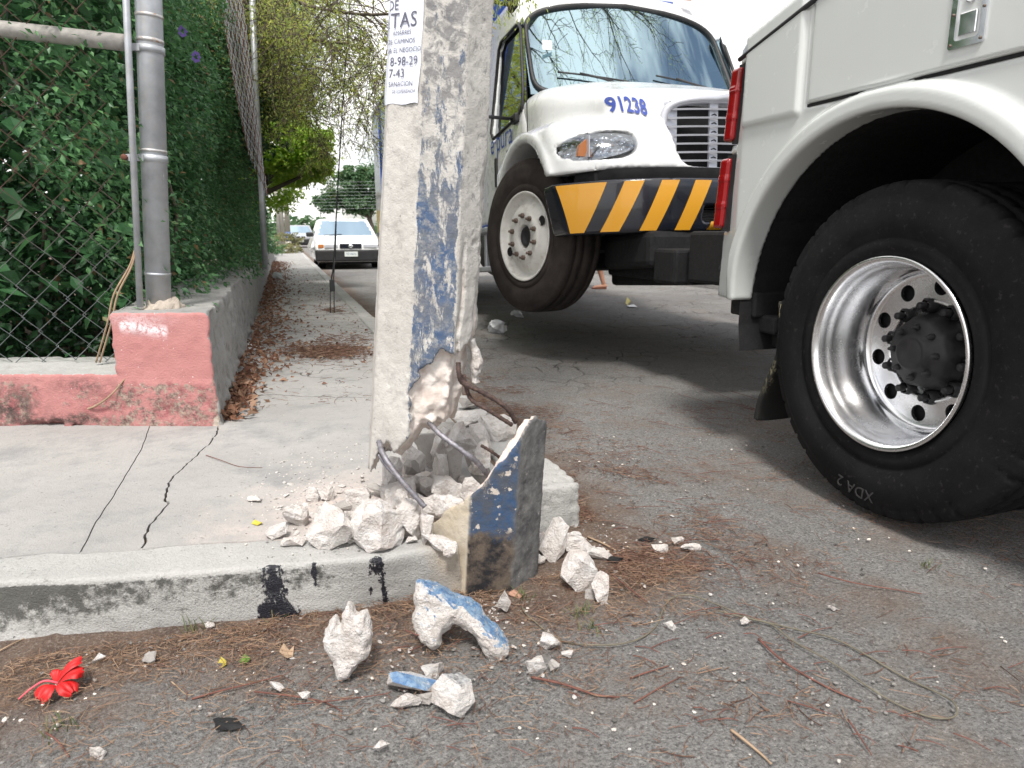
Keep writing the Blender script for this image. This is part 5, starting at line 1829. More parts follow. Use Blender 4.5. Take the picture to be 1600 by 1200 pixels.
for i in range(26):
    px, py = random.uniform(470, 660), random.uniform(800, 850)
    w_ = random.uniform(12, 30)
    C_('small broken piece filling the heap on the kerb left of the shell', px, py, w_, w_ * random.uniform(.5, 1), HS, sub=1, pts=12).__setitem__('group', 'pieces filling the heap on the kerb')
# behind, on the kerb
C_('broad pale chunk on the kerb behind the upright shell', 775, 690, 70, 42, HS, pts=22)
C_('flat chunk on the kerb top below the dangling bars', 742, 668, 60, 30, HS, D=None)
C_('grey chunk behind the pole on the kerb top', 730, 640, 44, 32, HS, mat='grey_rubble')
C_('small chunk on the kerb just behind the spike of the shell', 832, 705, 26, 26, HS)
C_('low pale lump in shadow behind the pole foot', 700, 700, 60, 40, HS, mat='grey_rubble')
# right of the shell on the road
C_('grey boulder like chunk leaning on the right side of the shell', 848, 868, 34, 50, 0)
C_('tall smooth chunk standing between the shell and the kerb block', 868, 878, 40, 66, 0, rot=(0, 20, 0), pts=16, rough=.03)
C_('flat pale chunk right of the tall smooth one', 905, 868, 50, 28, 0, rot=(0, 14, 0))
C_('thin white flake on top of the flat pale chunk', 897, 846, 30, 14, 0)
C_('long grey white bar shaped chunk pointing at the black tar piece', 938, 880, 44, 20, 0, rot=(0, 12, 0))
C_('large cracked chunk lying right of the shell', 910, 932, 62, 68, 0, rough=.05, pts=22, rot=(-5, -6, 0))
C_('pointed chunk with a dark twig across it, right of the large cracked chunk', 942, 946, 38, 52, 0, rot=(0, 24, 10), pts=12)
C_('small dark edged chunk under the large cracked chunk', 927, 938, 24, 18, 0, mat='grey_rubble')
C_('small pale chunk at the right foot of the shell', 842, 884, 22, 18, 0)
C_('angular chunk on brown litter nearest the grey road', 1032, 866, 26, 16, 0)
C_('pair forming chunk farthest right on the road, left half', 1060, 852, 20, 12, 0)
C_('flat chunk farthest right of all on the grey road', 1082, 864, 36, 14, 0)
# on the road in front of the kerb
C_('white flake upright against the kerb below the shell', 785, 966, 24, 44, 0, rot=(0, 12, 0), pts=10)
C_('pinkish brown round stone at the foot of the shell', 806, 937, 22, 14, 0, mat=simple('pink_stone', (.36, .20, .14), .85, bump=.3))
C_('bright white angular chunk in front of the shell', 862, 1020, 34, 28, 0, pts=12)
C_('small bright white cube right of the angular chunk', 886, 1030, 20, 16, 0, pts=10)
C_('squat white chunk left of the small grey one on the road', 838, 1054, 34, 28, 0, pts=12)
C_('small grey chunk beside the squat white chunk', 864, 1052, 20, 20, 0, mat='grey_rubble', pts=12)
C_('thin pointed flake under the arch shaped chunk', 676, 1062, 32, 34, 0, rot=(0, 20, 0), pts=9)
PAINTED = rubble('painted_broken_concrete', ((0, -.35, .93), (.13, .25, .46), (.30, .42, .56)))
C_('flat flake with light blue paint on top, on the road', 640, 1091, 74, 34, 0, mat=PAINTED, pts=14, rot=(-8, 2, 0), rough=.02, deep=.9)
C_('low white flake in front of the blue painted one', 630, 1110, 54, 18, 0, pts=12)
C_('small beige piece between the blue painted flake and the speckled chunk', 662, 1104, 34, 18, 0, mat='grey_rubble')
SPECK = rubble('speckled_broken_concrete', ((0, -.2, .97), (.62, .62, .62), (.06, .06, .07)))
C_('white chunk with black speckles, right of the blue painted flake', 708, 1124, 66, 60, 0, mat=SPECK, pts=14, rot=(-12, 18, 0), rough=.03, deep=.6)
C_('small white flake alone on the grey road below the others', 594, 1182, 24, 20, 0, pts=10)
C_('white flake beside the flower end of the kerb litter', 152, 1038, 20, 14, 0, pts=10)
C_('pale rounded stone on the litter right of the red flower', 232, 1042, 20, 24, 0, mat='grey_rubble')
C_('white stone nearest the bottom left corner', 149, 1188, 24, 20, 0, pts=12)
C_('white stone at the foot of the kerb below the tar stain', 325, 985, 16, 14, 0, pts=12)
C_('flat white flake left of the two ribbed ones', 430, 1085, 32, 16, 0, pts=10)
C_('low white flake crossed by a reddish stalk', 470, 1100, 30, 14, 0, pts=10)
C_('pinkish flat piece alone on the pavement left of the heap', 398, 786, 28, 10, HS, pts=10)
C_('small pale stone on the grey road beside the long cable', 1046, 988, 20, 16, 0, pts=12)
C_('white stone on the open grey road right of the cable', 1303, 955, 16, 10, 0, pts=10)
C_('beige stone touching the long cable', 1163, 978, 14, 14, 0, pts=10)
C_('pale stone at the foot of the pink wall', 51, 661, 12, 14, HS, pts=12)

def slabrock(name, label, outline, D, thick, lean=0.0, mat='rubble', seed=0, res=.006, amp=.006, group=S1, back=.75, blue=None, ridge=0.0):
    """a chunk with a drawn outline in the plane facing the camera, given real depth"""
    pts = [P(x, y, D) for x, y in outline]
    c0 = pts[0]
    loc2 = [((p - c0).dot(CR), p.z - min(q.z for q in pts)) for p in pts]
    zlo = min(q.z for q in pts)
    A = np.array(loc2)
    n = len(A)
    def sd(u, v):
        d = np.full(np.broadcast(u, v).shape, 1e9)
        s_ = np.ones(d.shape)
        for i in range(n):
            a, b = A[i], A[i - 1]
            e = b - a
            wx, wy = u - a[0], v - a[1]
            t = np.clip((wx * e[0] + wy * e[1]) / (e @ e), 0, 1)
            d = np.minimum(d, (wx - e[0] * t) ** 2 + (wy - e[1] * t) ** 2)
            c1, c2, c3 = v >= a[1], v < b[1], e[0] * wy > e[1] * wx
            s_ = np.where((c1 & c2 & c3) | (~c1 & ~c2 & ~c3), -s_, s_)
        return s_ * np.sqrt(d)
    lo_, hi_ = A.min(0), A.max(0)
    def f(x, y, z):
        prof = np.sqrt(np.clip(1 - (y / (thick / 2)) ** 2, 0, 1))
        d2 = sd(x + 0 * y, z + 0 * y) + (1 - prof) * thick * .35
        d = np.maximum(d2, abs(y) - thick / 2 * (1 - .0))
        r_ = ridge * abs(fbm(x * 30, 0 * y, z * 6, 2, seed + 3)) if ridge else 0
        return d + amp * fbm(x * 26, y * 26, z * 26, 3, seed) + amp * .5 * fbm(x * 70, y * 70, z * 70, 2, seed + 1) + r_
    me = sdf_mesh(name, f, (lo_[0] - .015, -thick / 2 - .01, lo_[1] - .015), (hi_[0] + .015, thick / 2 + .01, hi_[1] + .015), res, None, False)
    me.materials.append(MT[mat] if isinstance(mat, str) else mat)
    o = link(name, me)
    o.location = (c0.x + CF.x * thick * .4, c0.y + CF.y * thick * .4, zlo)
    o.rotation_euler = (RAD(lean), 0, -YAW)
    tag(o, label, 'concrete chunk', group)
    return o
gd = lambda x, y: (lambda g: g.x * math.sin(YAW) + g.y * math.cos(YAW))(G(x, y, 0))
slabrock(CH, 'large pointed white chunk standing on its tip in front of the kerb', [(494, 1012), (512, 976), (523, 990), (531, 958), (541, 962), (549, 978), (566, 970), (573, 1000), (571, 1040), (552, 1062), (532, 1076), (522, 1070), (515, 1045), (500, 1028)], gd(530, 1070), .055, -12, seed=3, ridge=.006)
PB = rubble('blue_edged_concrete', ((.30, -.35, .88), (.10, .20, .37), (.22, .33, .46)))
slabrock(CH, 'large arch shaped chunk with a blue painted upper edge, lying in front of the kerb', [(634, 950), (641, 930), (668, 934), (692, 938), (700, 946), (730, 958), (762, 985), (795, 1018), (796, 1036), (784, 1047), (762, 1040), (745, 1026), (733, 1008), (716, 996), (706, 994), (697, 1002), (690, 1014), (690, 1028), (672, 1030), (656, 1020), (645, 1005), (636, 985)], gd(720, 1036), .075, -22, mat=PB, seed=8, ridge=.004)
# tar pieces
put_rock('tar_lump', 'black lump of tar at the end of the bar shaped chunk', 965, 884, 30, 12, 0, mat='under', cat='tar lump', pts=14)
put_rock('tar_lump', 'charred black strip lying on brown litter behind the rubble', 1012, 848, 28, 8, 0, mat='under', cat='tar lump', pts=14)
put_rock('tar_lump', 'flat dark strip of tar near the bottom edge left of the stones', 356, 1146, 56, 12, 0, mat='under', cat='tar lump', pts=14)

# two crumpled plastic bags under the lorry's raised wheel
for (px, py, wd, ht, lb) in ((778, 521, 30, 26, 'crumpled clear plastic bag with a raised corner, nearer the pole'), (808, 500, 24, 16, 'crumpled clear plastic bag right below the raised tyre')):
    o = put_rock('plastic_bag', lb, px, py, wd, ht, 0, mat='plastic', cat='plastic bag', group='bags lying under the lorry', pts=12, sub=2, rough=.12)
put_rock('plastic_bag', 'crumpled clear plastic bag on the pavement by the dry leaves', 434, 437, 16, 13, HS, mat='plastic', cat='plastic bag', pts=12, rough=.12)
# ---------------------------------------------------------------- crumbs of the break (countable but alike)
crumb = [rock_mesh(1, 1, .7, 900 + i, 12, 1, .06) for i in range(5)]
for c_ in crumb: c_.materials.append(MT['rubble'])
def crumbs(n, cx, cy, sx, sy, z, label, grp, smin_=.006, smax_=.018, test=None):
    k = 0
    while k < n:
        px, py = random.gauss(cx, sx), random.gauss(cy, sy)
        if test and not test(px, py): continue
        g = G(px, py, z)
        s_ = random.uniform(smin_, smax_) ** 1.0
        o = link('concrete_crumb', crumb[k % 5])
        o.location = (g.x, g.y, z + s_ * .22)
        o.scale = (s_ * random.uniform(.7, 1.6), s_ * random.uniform(.6, 1.1), s_ * random.uniform(.35, .8))
        o.rotation_euler = (random.uniform(-.4, .4), random.uniform(-.4, .4), random.uniform(0, 6))
        tag(o, label, 'crumb', grp)
        k += 1
crumbs(90, 500, 770, 55, 42, HS, 'small pale crumb of concrete scattered on the pavement round the heap', 'crumbs on the pavement', .005, .016, lambda x, y: 300 < x < 600 and 690 < y < 845)
crumbs(60, 520, 805, 62, 28, HS, 'thumb sized white chip of concrete lying round the edge of the heap', 'chips round the heap', .012, .026, lambda x, y: 400 < x < 640 and 745 < y < 850)
crumbs(70, 690, 1000, 90, 45, 0, 'small white crumb of concrete on the litter in front of the kerb', 'crumbs in front of the kerb', .005, .014, lambda x, y: y > 965 and 430 < x < 900)
crumbs(50, 745, 950, 28, 12, 0, 'tiny white crumb heaped at the foot of the broken shell', 'crumbs at the foot of the shell', .005, .012, lambda x, y: y > 938)
crumbs(36, 950, 900, 90, 45, 0, 'small pale crumb of concrete right of the broken shell', 'crumbs right of the shell', .005, .014, lambda x, y: x > 850 and y > 800)

# ================================================================ GROUND COVER
def instances(tv, tf, pos, rotm, scale, rnd):
    n, k = len(pos), len(tv)
    V = np.einsum('nij,kj->nki', rotm, tv) * scale[:, None, :] if scale.ndim == 2 and False else None
    sv = tv[None, :, :] * scale[:, None, :]
    V = np.einsum('nij,nkj->nki', rotm, sv) + pos[:, None, :]
    F = tf[None] + (np.arange(n) * k)[:, None, None]
    return V.reshape(-1, 3), F.reshape(-1, tf.shape[1]), np.repeat(rnd, k)
def euler_m(a, b, c):
    ca, sa, cb, sb, cc, sc_ = np.cos(a), np.sin(a), np.cos(b), np.sin(b), np.cos(c), np.sin(c)
    m_ = np.empty((len(a), 3, 3))
    m_[:, 0, 0] = cc * cb; m_[:, 0, 1] = cc * sb * sa - sc_ * ca; m_[:, 0, 2] = cc * sb * ca + sc_ * sa
    m_[:, 1, 0] = sc_ * cb; m_[:, 1, 1] = sc_ * sb * sa + cc * ca; m_[:, 1, 2] = sc_ * sb * ca - cc * sa
    m_[:, 2, 0] = -sb; m_[:, 2, 1] = cb * sa; m_[:, 2, 2] = cb * ca
    return m_
def stuff(name, parts, mat, parent=None, kind='stuff', smooth=False):
    V = np.concatenate([p[0] for p in parts])
    off, Fs = 0, []
    for p in parts:
        Fs.append(p[1] + off)
        off += len(p[0])
    me = mesh_np(name, V, np.concatenate(Fs), smooth, {'rnd': np.concatenate([p[2] for p in parts])})
    o = link(name, me, mat, parent)
    if kind: o['kind'] = kind
    return o
# a stalk: slightly bent three sided rod of unit length along x
def stalk_t(bend):
    v = []
    for i in range(5):
        t = i / 4 - .5
        for k in range(3):
            a = k * 2.094
            v.append((t, bend * (t * t * 4 - 1) * .1 + math.cos(a) * .5 * 0.02, math.sin(a) * .5 * .02))
    f = [(i * 3 + k, i * 3 + (k + 1) % 3, (i + 1) * 3 + (k + 1) % 3, (i + 1) * 3 + k) for i in range(4) for k in range(3)]
    return np.array(v), np.array(f)
def stalks(n, xs, ys, z, lmin, lmax, th=1.0, bend=.5, zj=.004, keep=None):
    px = np.asarray(xs); py = np.asarray(ys)
    parts = []
    n = len(px)
    for q in range(3):
        sel = np.arange(n) % 3 == q
        m_ = sel.sum()
        tv, tf = stalk_t((q - 1) * bend)
        L = rng.uniform(0, 1, m_) ** 2 * (lmax - lmin) + lmin
        thk = rng.uniform(.7, 1.5, m_) * .06 * th / np.maximum(L / .03, .6) ** .8
        sc3 = np.stack([L, L * np.where(thk > 0, thk * 12 / 12 + .0, 1) * 0 + L * 1.0, L], 1)
        sc3[:, 1] = L
        sc3[:, 2] = .05 * th * rng.uniform(.7, 1.3, m_) / 1.0
        tvv = tv.copy()
        rot = euler_m(rng.uniform(0, 6, m_) * 0, rng.uniform(-.10, .10, m_), rng.uniform(0, 6.28, m_))
        # keep rod thickness in metres: scale cross section separately
        base = tvv[None] * np.array([1, 1, 1])
        bendy = np.repeat(base, m_, 0)
        cx = bendy[:, :, 0] * L[:, None]
        rad = (.0008 * th * rng.uniform(.7, 1.5, m_))[:, None]
        ang = np.tile(np.array([0, 2.094, 4.188]), 5)
        cyy = (q - 1) * bend * .1 * (4 * bendy[:, :, 0] ** 2 - 1) * L[:, None] + np.cos(ang)[None] * rad
        czz = np.sin(ang)[None] * rad
        W = np.stack([cx, cyy, czz], 2)
        W = np.einsum('nij,nkj->nki', rot, W)
        W += np.stack([px[sel], py[sel], np.full(m_, z) + rng.uniform(.001, zj, m_)], 1)[:, None, :]
        F = tf[None] + (np.arange(m_) * 15)[:, None, None]
        parts.append((W.reshape(-1, 3), F.reshape(-1, 4), np.repeat(rng.uniform(0, .93, m_), 15)))
    return parts
def dk_of(x, y): return np.hypot(np.maximum(x - .80, 0), np.maximum(1.60 - y, 0))
def ground_pts(n, x0, x1, y0, y1, dens):
    x, y = rng.uniform(x0, x1, n * 6), rng.uniform(y0, y1, n * 6)
    p = dens(x, y)
    ok = rng.uniform(0, 1, len(x)) < p
    ok &= (dk_of(x, y) > .004) | (x > .83)
    return x[ok][:n], y[ok][:n]
clump = lambda x, y: np.clip(.5 + 1.3 * fbm(x * 4, y * 4, 3, 3, 31), 0, 1)
d1 = lambda x, y: clump(x, y) * (np.exp(-dk_of(x, y) / .20) * .9 + .10) * np.where(y < 3, 1, .6)
X1, Y1 = ground_pts(30000, -1.3, 2.2, .45, 5.0, d1)
X2, Y2 = ground_pts(2600, -.6, 3.0, .5, 3.2, lambda x, y: clump(x * 1.7 + 3, y * 1.7) ** 3)
X3, Y3 = ground_pts(5200, .80, 1.30, 1.5, 4.2, lambda x, y: clump(x, y) * np.exp(-(x - .82) / .22))
lit = stuff('dry_litter', stalks(0, X1, Y1, .002, .006, .045, .8, .9, .008) + stalks(0, X2, Y2, 0, .01, .07, 1.0, .9, .004) + stalks(0, X3, Y3, .002, .01, .07, .9, .6, .010), MT['stick'])
# fine straw
X4, Y4 = ground_pts(5200, -1.3, 1.0, .9, 1.65, lambda x, y: clump(x * 2 + 9, y * 2) * np.exp(-dk_of(x, y) / .22))
stuff('straw', stalks(0, X4, Y4, .003, .008, .05, .6, 1.4, .012), leafmat('straw', [(.24, .14, .085), (.34, .23, .15), (.16, .085, .05)], .1, .8))
# pebbles
ico = bmesh.new()
bmesh.ops.create_icosphere(ico, subdivisions=1, radius=.5)
iv = np.array([v.co[:] for v in ico.verts]) * (1 + .25 * rng.uniform(-1, 1, (len(ico.verts), 1)))
if_ = np.array([[v.index for v in f.verts] for f in ico.faces])
ico.free()
def pebbles(X, Y, z, s0, s1, rlo=0., rhi=1.):
    n = len(X)
    s_ = s0 + (s1 - s0) * rng.uniform(0, 1, n) ** 4
    sc3 = np.stack([s_ * rng.uniform(.8, 1.4, n), s_, s_ * .65], 1)
    return instances(iv, if_, np.stack([X, Y, z + s_ * .18], 1), euler_m(rng.uniform(-.3, .3, n), rng.uniform(-.3, .3, n), rng.uniform(0, 6.3, n)), sc3, rng.uniform(rlo, rhi, n))
X5, Y5 = ground_pts(9000, -1.3, 2.0, .45, 2.8, lambda x, y: clump(x * 1.3, y * 1.3 + 5) * (np.exp(-dk_of(x, y) / .3) + .08))
X6, Y6 = ground_pts(3500, -.8, 3.0, .5, 4.5, lambda x, y: clump(x + 7, y) * .6)
stuff('grit', [pebbles(X5, Y5, .001, .0015, .011), pebbles(X6, Y6, 0, .0015, .006)], MT['pebble'])
# fine debris on the pavement near the heap
gx_ = np.array([G(random.gauss(500, 70), random.gauss(765, 45), HS)[:2] for _ in range(2200)])
ok = (gx_[:, 0] > -.6) & (gx_[:, 1] > 1.62)
stuff('concrete_dust_grit', [pebbles(gx_[ok, 0], gx_[ok, 1], HS, .001, .007, .7, 1)], MT['pebble'])

# single twigs and stalks that can be told apart
def twig(label, pts, r_, z=0.0, mat='twig', name='twig', cat='twig', group='twigs lying on the road'):
    pp = smooth_path([G(x, y, z + .0) + Vector((0, 0, r_ + .003 + .003 * math.sin(i * 2))) for i, (x, y) in enumerate(pts)], 5)
    n = len(pp)
    rs = [r_ * (1 - .45 * i / n) for i in range(n)]
    o = MB().tube(pp, rs, 6, True).build(name, MT[mat])
    tag(o, label, cat, group)
MT['twig'] = simple('reddish_twig', (.15, .06, .045), .8, var=.3, scale=40)
MT['palestick'] = simple('pale_split_stick', (.34, .24, .16), .85, var=.2, scale=40)
twig('long reddish stalk running below the red flower end of the kerb', [(300, 1096), (345, 1085), (400, 1068), (440, 1058)], .0022)
twig('long thin red stalk crossing the low white flakes', [(398, 1084), (450, 1092), (505, 1098), (535, 1115)], .0018)
twig('dark straight stalk under the blue painted flake', [(455, 1104), (520, 1100), (600, 1086), (610, 1082)], .0014)
twig('pale curved straw on bare soil left of the pointed chunk', [(268, 1068), (278, 1078), (290, 1086), (302, 1088)], .0014, mat='palestick')
twig('thick reddish stalk ending below the squat white chunk', [(830, 1062), (880, 1075), (930, 1088), (968, 1093)], .0030)
twig('stalk slanting on the grey road right of the squat chunk', [(985, 1063), (1010, 1056), (1045, 1042)], .0020)
twig('straight dark stalk on the grey road pointing to the lower left', [(990, 1102), (1030, 1080), (1062, 1060)], .0016)
twig('long dark red stalk on the open road left of the cable loop', [(1185, 1002), (1225, 1040), (1290, 1075), (1345, 1100)], .0026)
twig('thin dark stalk below the long red one', [(1230, 1098), (1265, 1110), (1300, 1118)], .0016)
twig('short dark stalk nearest the bottom edge', [(1325, 1128), (1345, 1160), (1362, 1182)], .0018)
twig('split pale stick at the bottom edge of the road', [(1142, 1145), (1165, 1165), (1190, 1182), (1205, 1198)], .0030, mat='palestick')
twig('forked reddish stalk on the road nearest the tow truck wheel', [(1278, 898), (1330, 914), (1400, 923), (1440, 930)], .0020)
twig('curved stalk on the road right of the flat chunk', [(1126, 880), (1150, 892), (1160, 912)], .0016)
twig('long brown stalk lying beside the rubble right of the shell', [(955, 900), (985, 925), (1010, 942)], .0022)
twig('pale split stick behind the flat pale chunks', [(918, 842), (945, 855), (968, 866)], .0032, mat='palestick')
twig('dark twig lying on the arch shaped chunk', [(634, 988), (650, 996), (676, 999)], .0016, z=.04)
twig('thin curved stalk on the pavement left of the heap', [(322, 713), (345, 722), (375, 730), (410, 732)], .0014, z=HS, group=None)
twig('reddish stalk at the lower left below the flower', [(72, 1148), (92, 1165), (108, 1185)], .0020)
twig('pale straw against the left end of the kerb', [(0, 1020), (22, 1010), (45, 996)], .0018, mat='palestick')
for i in range(46):
    px, py = random.uniform(560, 1590), random.uniform(960, 1195)
    L, a = random.uniform(18, 60), random.uniform(-.9, .9)
    twig('thin dry stalk strewn on the open road in front of the kerb', [(px, py), (px + L * .5, py + L * .5 * math.sin(a) * .6 + random.uniform(-3, 3)), (px + L, py + L * math.sin(a) * .6)], random.uniform(.0008, .0015), group='thin stalks strewn on the road')
for i in range(60):
    px, py = random.uniform(860, 1180), random.uniform(600, 880)
    if px < 910 + (py - 700) * .1 and py > 700: continue
    L, a = random.uniform(20, 70), random.uniform(-.3, .9)
    twig('thin reddish stalk strewn on the road beside the street kerb', [(px, py), (px + L * .5, py + L * .25 * math.sin(a)), (px + L, py + L * .5 * math.sin(a))], random.uniform(.0008, .0016), group='stalks strewn beside the street kerb')
# cable loop
cp = [(815, 950), (822, 965), (838, 978), (862, 995), (890, 1006), (925, 1012), (965, 1013), (1000, 1002), (1025, 980), (1036, 955), (1048, 940), (1075, 935), (1120, 948), (1165, 965), (1200, 975), (1250, 990), (1300, 1003), (1350, 1025), (1410, 1058), (1470, 1088), (1490, 1105), (1494, 1122), (1478, 1126), (1440, 1118), (1380, 1092), (1300, 1042), (1240, 1008), (1205, 978), (1170, 968), (1122, 958)]
pp = smooth_path([G(x, y, 0) + Vector((0, 0, .006 + .004 * math.sin(i * 1.3))) for i, (x, y) in enumerate(cp)], 8)
tag(MB().tube(pp, .0018, 7).build('old_cable', MT['cable']), 'thin greenish cable looping from the shell over the open road', 'cable')

# ---------------------------------------------------------------- hibiscus flower
fl = empty('hibiscus_flower', G(82, 1090, 0))
tag(fl, 'bright red hibiscus flower lying on the litter at the left', 'flower')
fs = gd(82, 1090) / FPX * .98
def fp(px, py, lift): return (CR * (px - 82) + Vector((0, 0, 1)) * 0) * fs + CF * ((1090 - py) * fs * .9) + Vector((0, 0, lift))
pet = [((84, 1072), (120, 1050), 42, .035), ((84, 1074), (122, 1092), 36, .012), ((82, 1076), (70, 1110), 40, .010), ((80, 1072), (110, 1036), 24, .05), ((80, 1072), (72, 1052), 20, .035)]
for i, (b0, tip, wd, lift) in enumerate(pet):
    b0, tp = fp(*b0, .018), fp(*tip, lift)
    ax_1 = tp - b0
    side = ax_1.cross(Vector((0, 0, 1))).normalized() * wd * fs * .5
    v, f = [], []
    NU, NV = 14, 16
    for a in range(NU + 1):
        u = a / NU
        wv = math.sin(min(1, u * 1.15) * math.pi * .55) ** .8 * (1 - .55 * max(0, u - .78) / .22)
        for b in range(NV + 1):
            s_ = b / NV * 2 - 1
            ruf = .0022 * math.sin(s_ * 11 + i * 2) * u * u + .0015 * math.sin(s_ * 23 + i) * u ** 4
            q = b0 + ax_1 * u * (1 + .05 * math.cos(s_ * 9 + i) * u) + side * s_ * wv + Vector((0, 0, .012 * math.sin(u * 3.0) + ruf - .008 * u * s_ * s_))
            v.append(q)
    for a in range(NU):
        for b in range(NV): f.append((a * (NV + 1) + b, (a + 1) * (NV + 1) + b, (a + 1) * (NV + 1) + b + 1, a * (NV + 1) + b + 1))
    MB().add(v, f, True).build('petal', MT['petal'], fl)
pp = smooth_path([fp(84, 1072, .02), fp(66, 1080, .03), fp(48, 1092, .022), fp(32, 1106, .008)], 8)
MB().tube(pp, [.0022 - .0008 * i / len(pp) for i in range(len(pp))], 8).build('stamen', MT['stamen'], fl)
# scraps
def flat_scrap(name, label, cat, outline, z, mat, th=.0006, curl=.006):
    pts = [G(x, y, z) for x, y in outline]
    n = len(pts)
    c = sum(pts, Vector()) / n
    v = [p + Vector((0, 0, .003 + (curl if i % 2 else 0))) for i, p in enumerate(pts)] + [c + Vector((0, 0, .002))]
    v2 = [q + Vector((0, 0, th)) for q in v]
    f = [(i, (i + 1) % n, n) for i in range(n)] + [(n + 1 + (i + 1) % n, n + 1 + i, 2 * n + 1) for i in range(n)] + [(i, n + 1 + i, n + 1 + (i + 1) % n, (i + 1) % n) for i in range(n)]
    tag(MB().add(v + v2, f).build(name, mat), label, cat)
flat_scrap('paper_scrap', 'curled white scrap of paper on the pavement beside the wall', 'paper', [(384, 541), (392, 536), (404, 540), (409, 546), (396, 549), (386, 547)], HS, MT['scrap'], .001, .012)
flat_scrap('paper_scrap', 'white scrap of paper on the road beyond the lorry tyre', 'paper', [(979, 478), (990, 477), (996, 480), (983, 481)], 0, MT['scrap'], .001, .01)
yl = simple('yellow_leaf', (.45, .38, .05), .5, var=.2)
gl_ = simple('green_leaf', (.10, .20, .025), .5, var=.2)
flat_scrap('fallen_leaf', 'yellow green leaf on the pavement left of the heap', 'leaf', [(393, 820), (398, 817), (408, 818), (411, 821), (402, 823)], HS, yl)
flat_scrap('fallen_leaf', 'yellow leaf lying on the road beyond the lorry tyre', 'leaf', [(977, 474), (980, 468), (985, 470), (985, 476), (981, 478)], 0, yl, .001, .03)
flat_scrap('fallen_leaf', 'brown oak shaped leaf on the litter above the stalks', 'leaf', [(436, 1020), (444, 1012), (452, 1018), (460, 1016), (458, 1028), (450, 1036), (444, 1028)], 0, MT['palestick'], .0006, .008)
flat_scrap('fallen_leaf', 'yellow round leaf below the tar stained kerb', 'leaf', [(340, 1040), (346, 1032), (354, 1035), (354, 1044), (346, 1046)], 0, yl)
flat_scrap('fallen_leaf', 'olive leaf right of the yellow round leaf', 'leaf', [(374, 1036), (382, 1028), (391, 1030), (390, 1038), (380, 1040)], 0, gl_)
# grass tufts
def tuft(px, py, n, h, label):
    g = G(px, py, 0)
    mb = MB()
    for i in range(n):
        a, t = random.uniform(0, 6.28), random.uniform(.2, .9)
        d = Vector((math.cos(a) * t, math.sin(a) * t, 1)).normalized()
        hh = h * random.uniform(.5, 1)
        b = Vector((random.gauss(0, .012), random.gauss(0, .012), 0))
        wv = Vector((-math.sin(a), math.cos(a), 0)) * .0014
        mid, tip = b + d * hh * .6, b + d * hh + Vector((d.x, d.y, -.3)) * hh * .3
        mb.add([b - wv, b + wv, mid + wv * .8, mid - wv * .8, tip], [(0, 1, 2, 3), (3, 2, 4)])
    me = mb.mesh('grass_tuft')
    at = me.attributes.new('rnd', 'FLOAT', 'POINT')
    at.data.foreach_set('value', np.repeat(rng.uniform(.2, 1, n), 5).astype(np.float32))
    tag(link('grass_tuft', me, MT['grass'], None, g), label, 'grass tuft')
tuft(905, 960, 26, .035, 'thin green grass tuft below the large cracked chunk')
tuft(925, 985, 20, .035, 'thin green grass tuft in the middle of the litter right of the shell')
tuft(815, 935, 26, .035, 'grass tuft at the right foot of the shell')
tuft(93, 1140, 14, .04, 'small grass tuft below the red flower')
tuft(308, 985, 14, .045, 'thin grass tuft at the foot of the kerb')
tuft(438, 965, 14, .035, 'grass tuft at the foot of the kerb under the tar stain')
tuft(1450, 885, 20, .025, 'small green tuft on the road near the tow truck wheel')
tuft(862, 850, 18, .05, 'grass tuft at the foot of the kerb block')
tuft(470, 930, 0 or 8, .03, 'few blades of grass against the kerb right of the tar stain')

# ================================================================ VEGETATION
LV = np.array([(0, 0, 0), (.45, .27, .07), (1, 0, -.06), (.45, -.27, .07), (.5, 0, 0)], float)
LF = np.array([(0, 3, 2, 4), (0, 4, 2, 1)])
LVN = LV * np.array([1, .55, 1])
def leaves(pos, s0, s1, face=None, droop=.3, tv=LV, rlo=0, rhi=1, spread=1.0):
    n = len(pos)
    s_ = rng.uniform(s0, s1, n)
    if face is None: yaw_ = rng.uniform(0, 6.283, n)
    else: yaw_ = face + rng.normal(0, .9 * spread, n)
    rot = euler_m(rng.normal(0, .6, n), rng.normal(droop, .5, n), yaw_)
    return instances(tv, LF, pos, rot, np.repeat(s_[:, None], 3, 1), rng.uniform(rlo, rhi, n))
# the hedge behind the chain link and along the street wall
he = empty('climbing_hedge', (-.9, 3.6, .3))
bpy.context.view_layer.update()
tag(he, 'dense dark green hedge growing behind the chain link and spilling over the street wall', 'hedge')
def vol(n, x0, x1, y0, y1, z0, z1, dens):
    q = np.stack([rng.uniform(x0, x1, n), rng.uniform(y0, y1, n), rng.uniform(z0, z1, n)], 1)
    p = dens(*q.T)
    return q[rng.uniform(0, 1, n) < p]
parts = []
def dfront(x, y, z):
    dep = y - yf(x) - .34
    c = np.clip(.02 + 2.0 * fbm(x * 3.0, y * 3.0, z * 3.0, 3, 71), 0, 1)
    return (dep > 0) * (dep < 1.5) * np.where(dep < .5, c, np.clip(c + .3, 0, 1)) * np.where(x > -.66, 0, 1)
q = vol(80000, -2.8, -.62, 3.2, 5.6, .10, 3.2, lambda x, y, z: dfront(x, y, z) * (1 - .9 * sstep(1.30, 1.45, z + .25 * fbm(x * 3, 0, z * 3, 2)) * sstep(-.95, -1.15, x)))
parts.append(leaves(q, .030, .062, None, .4))
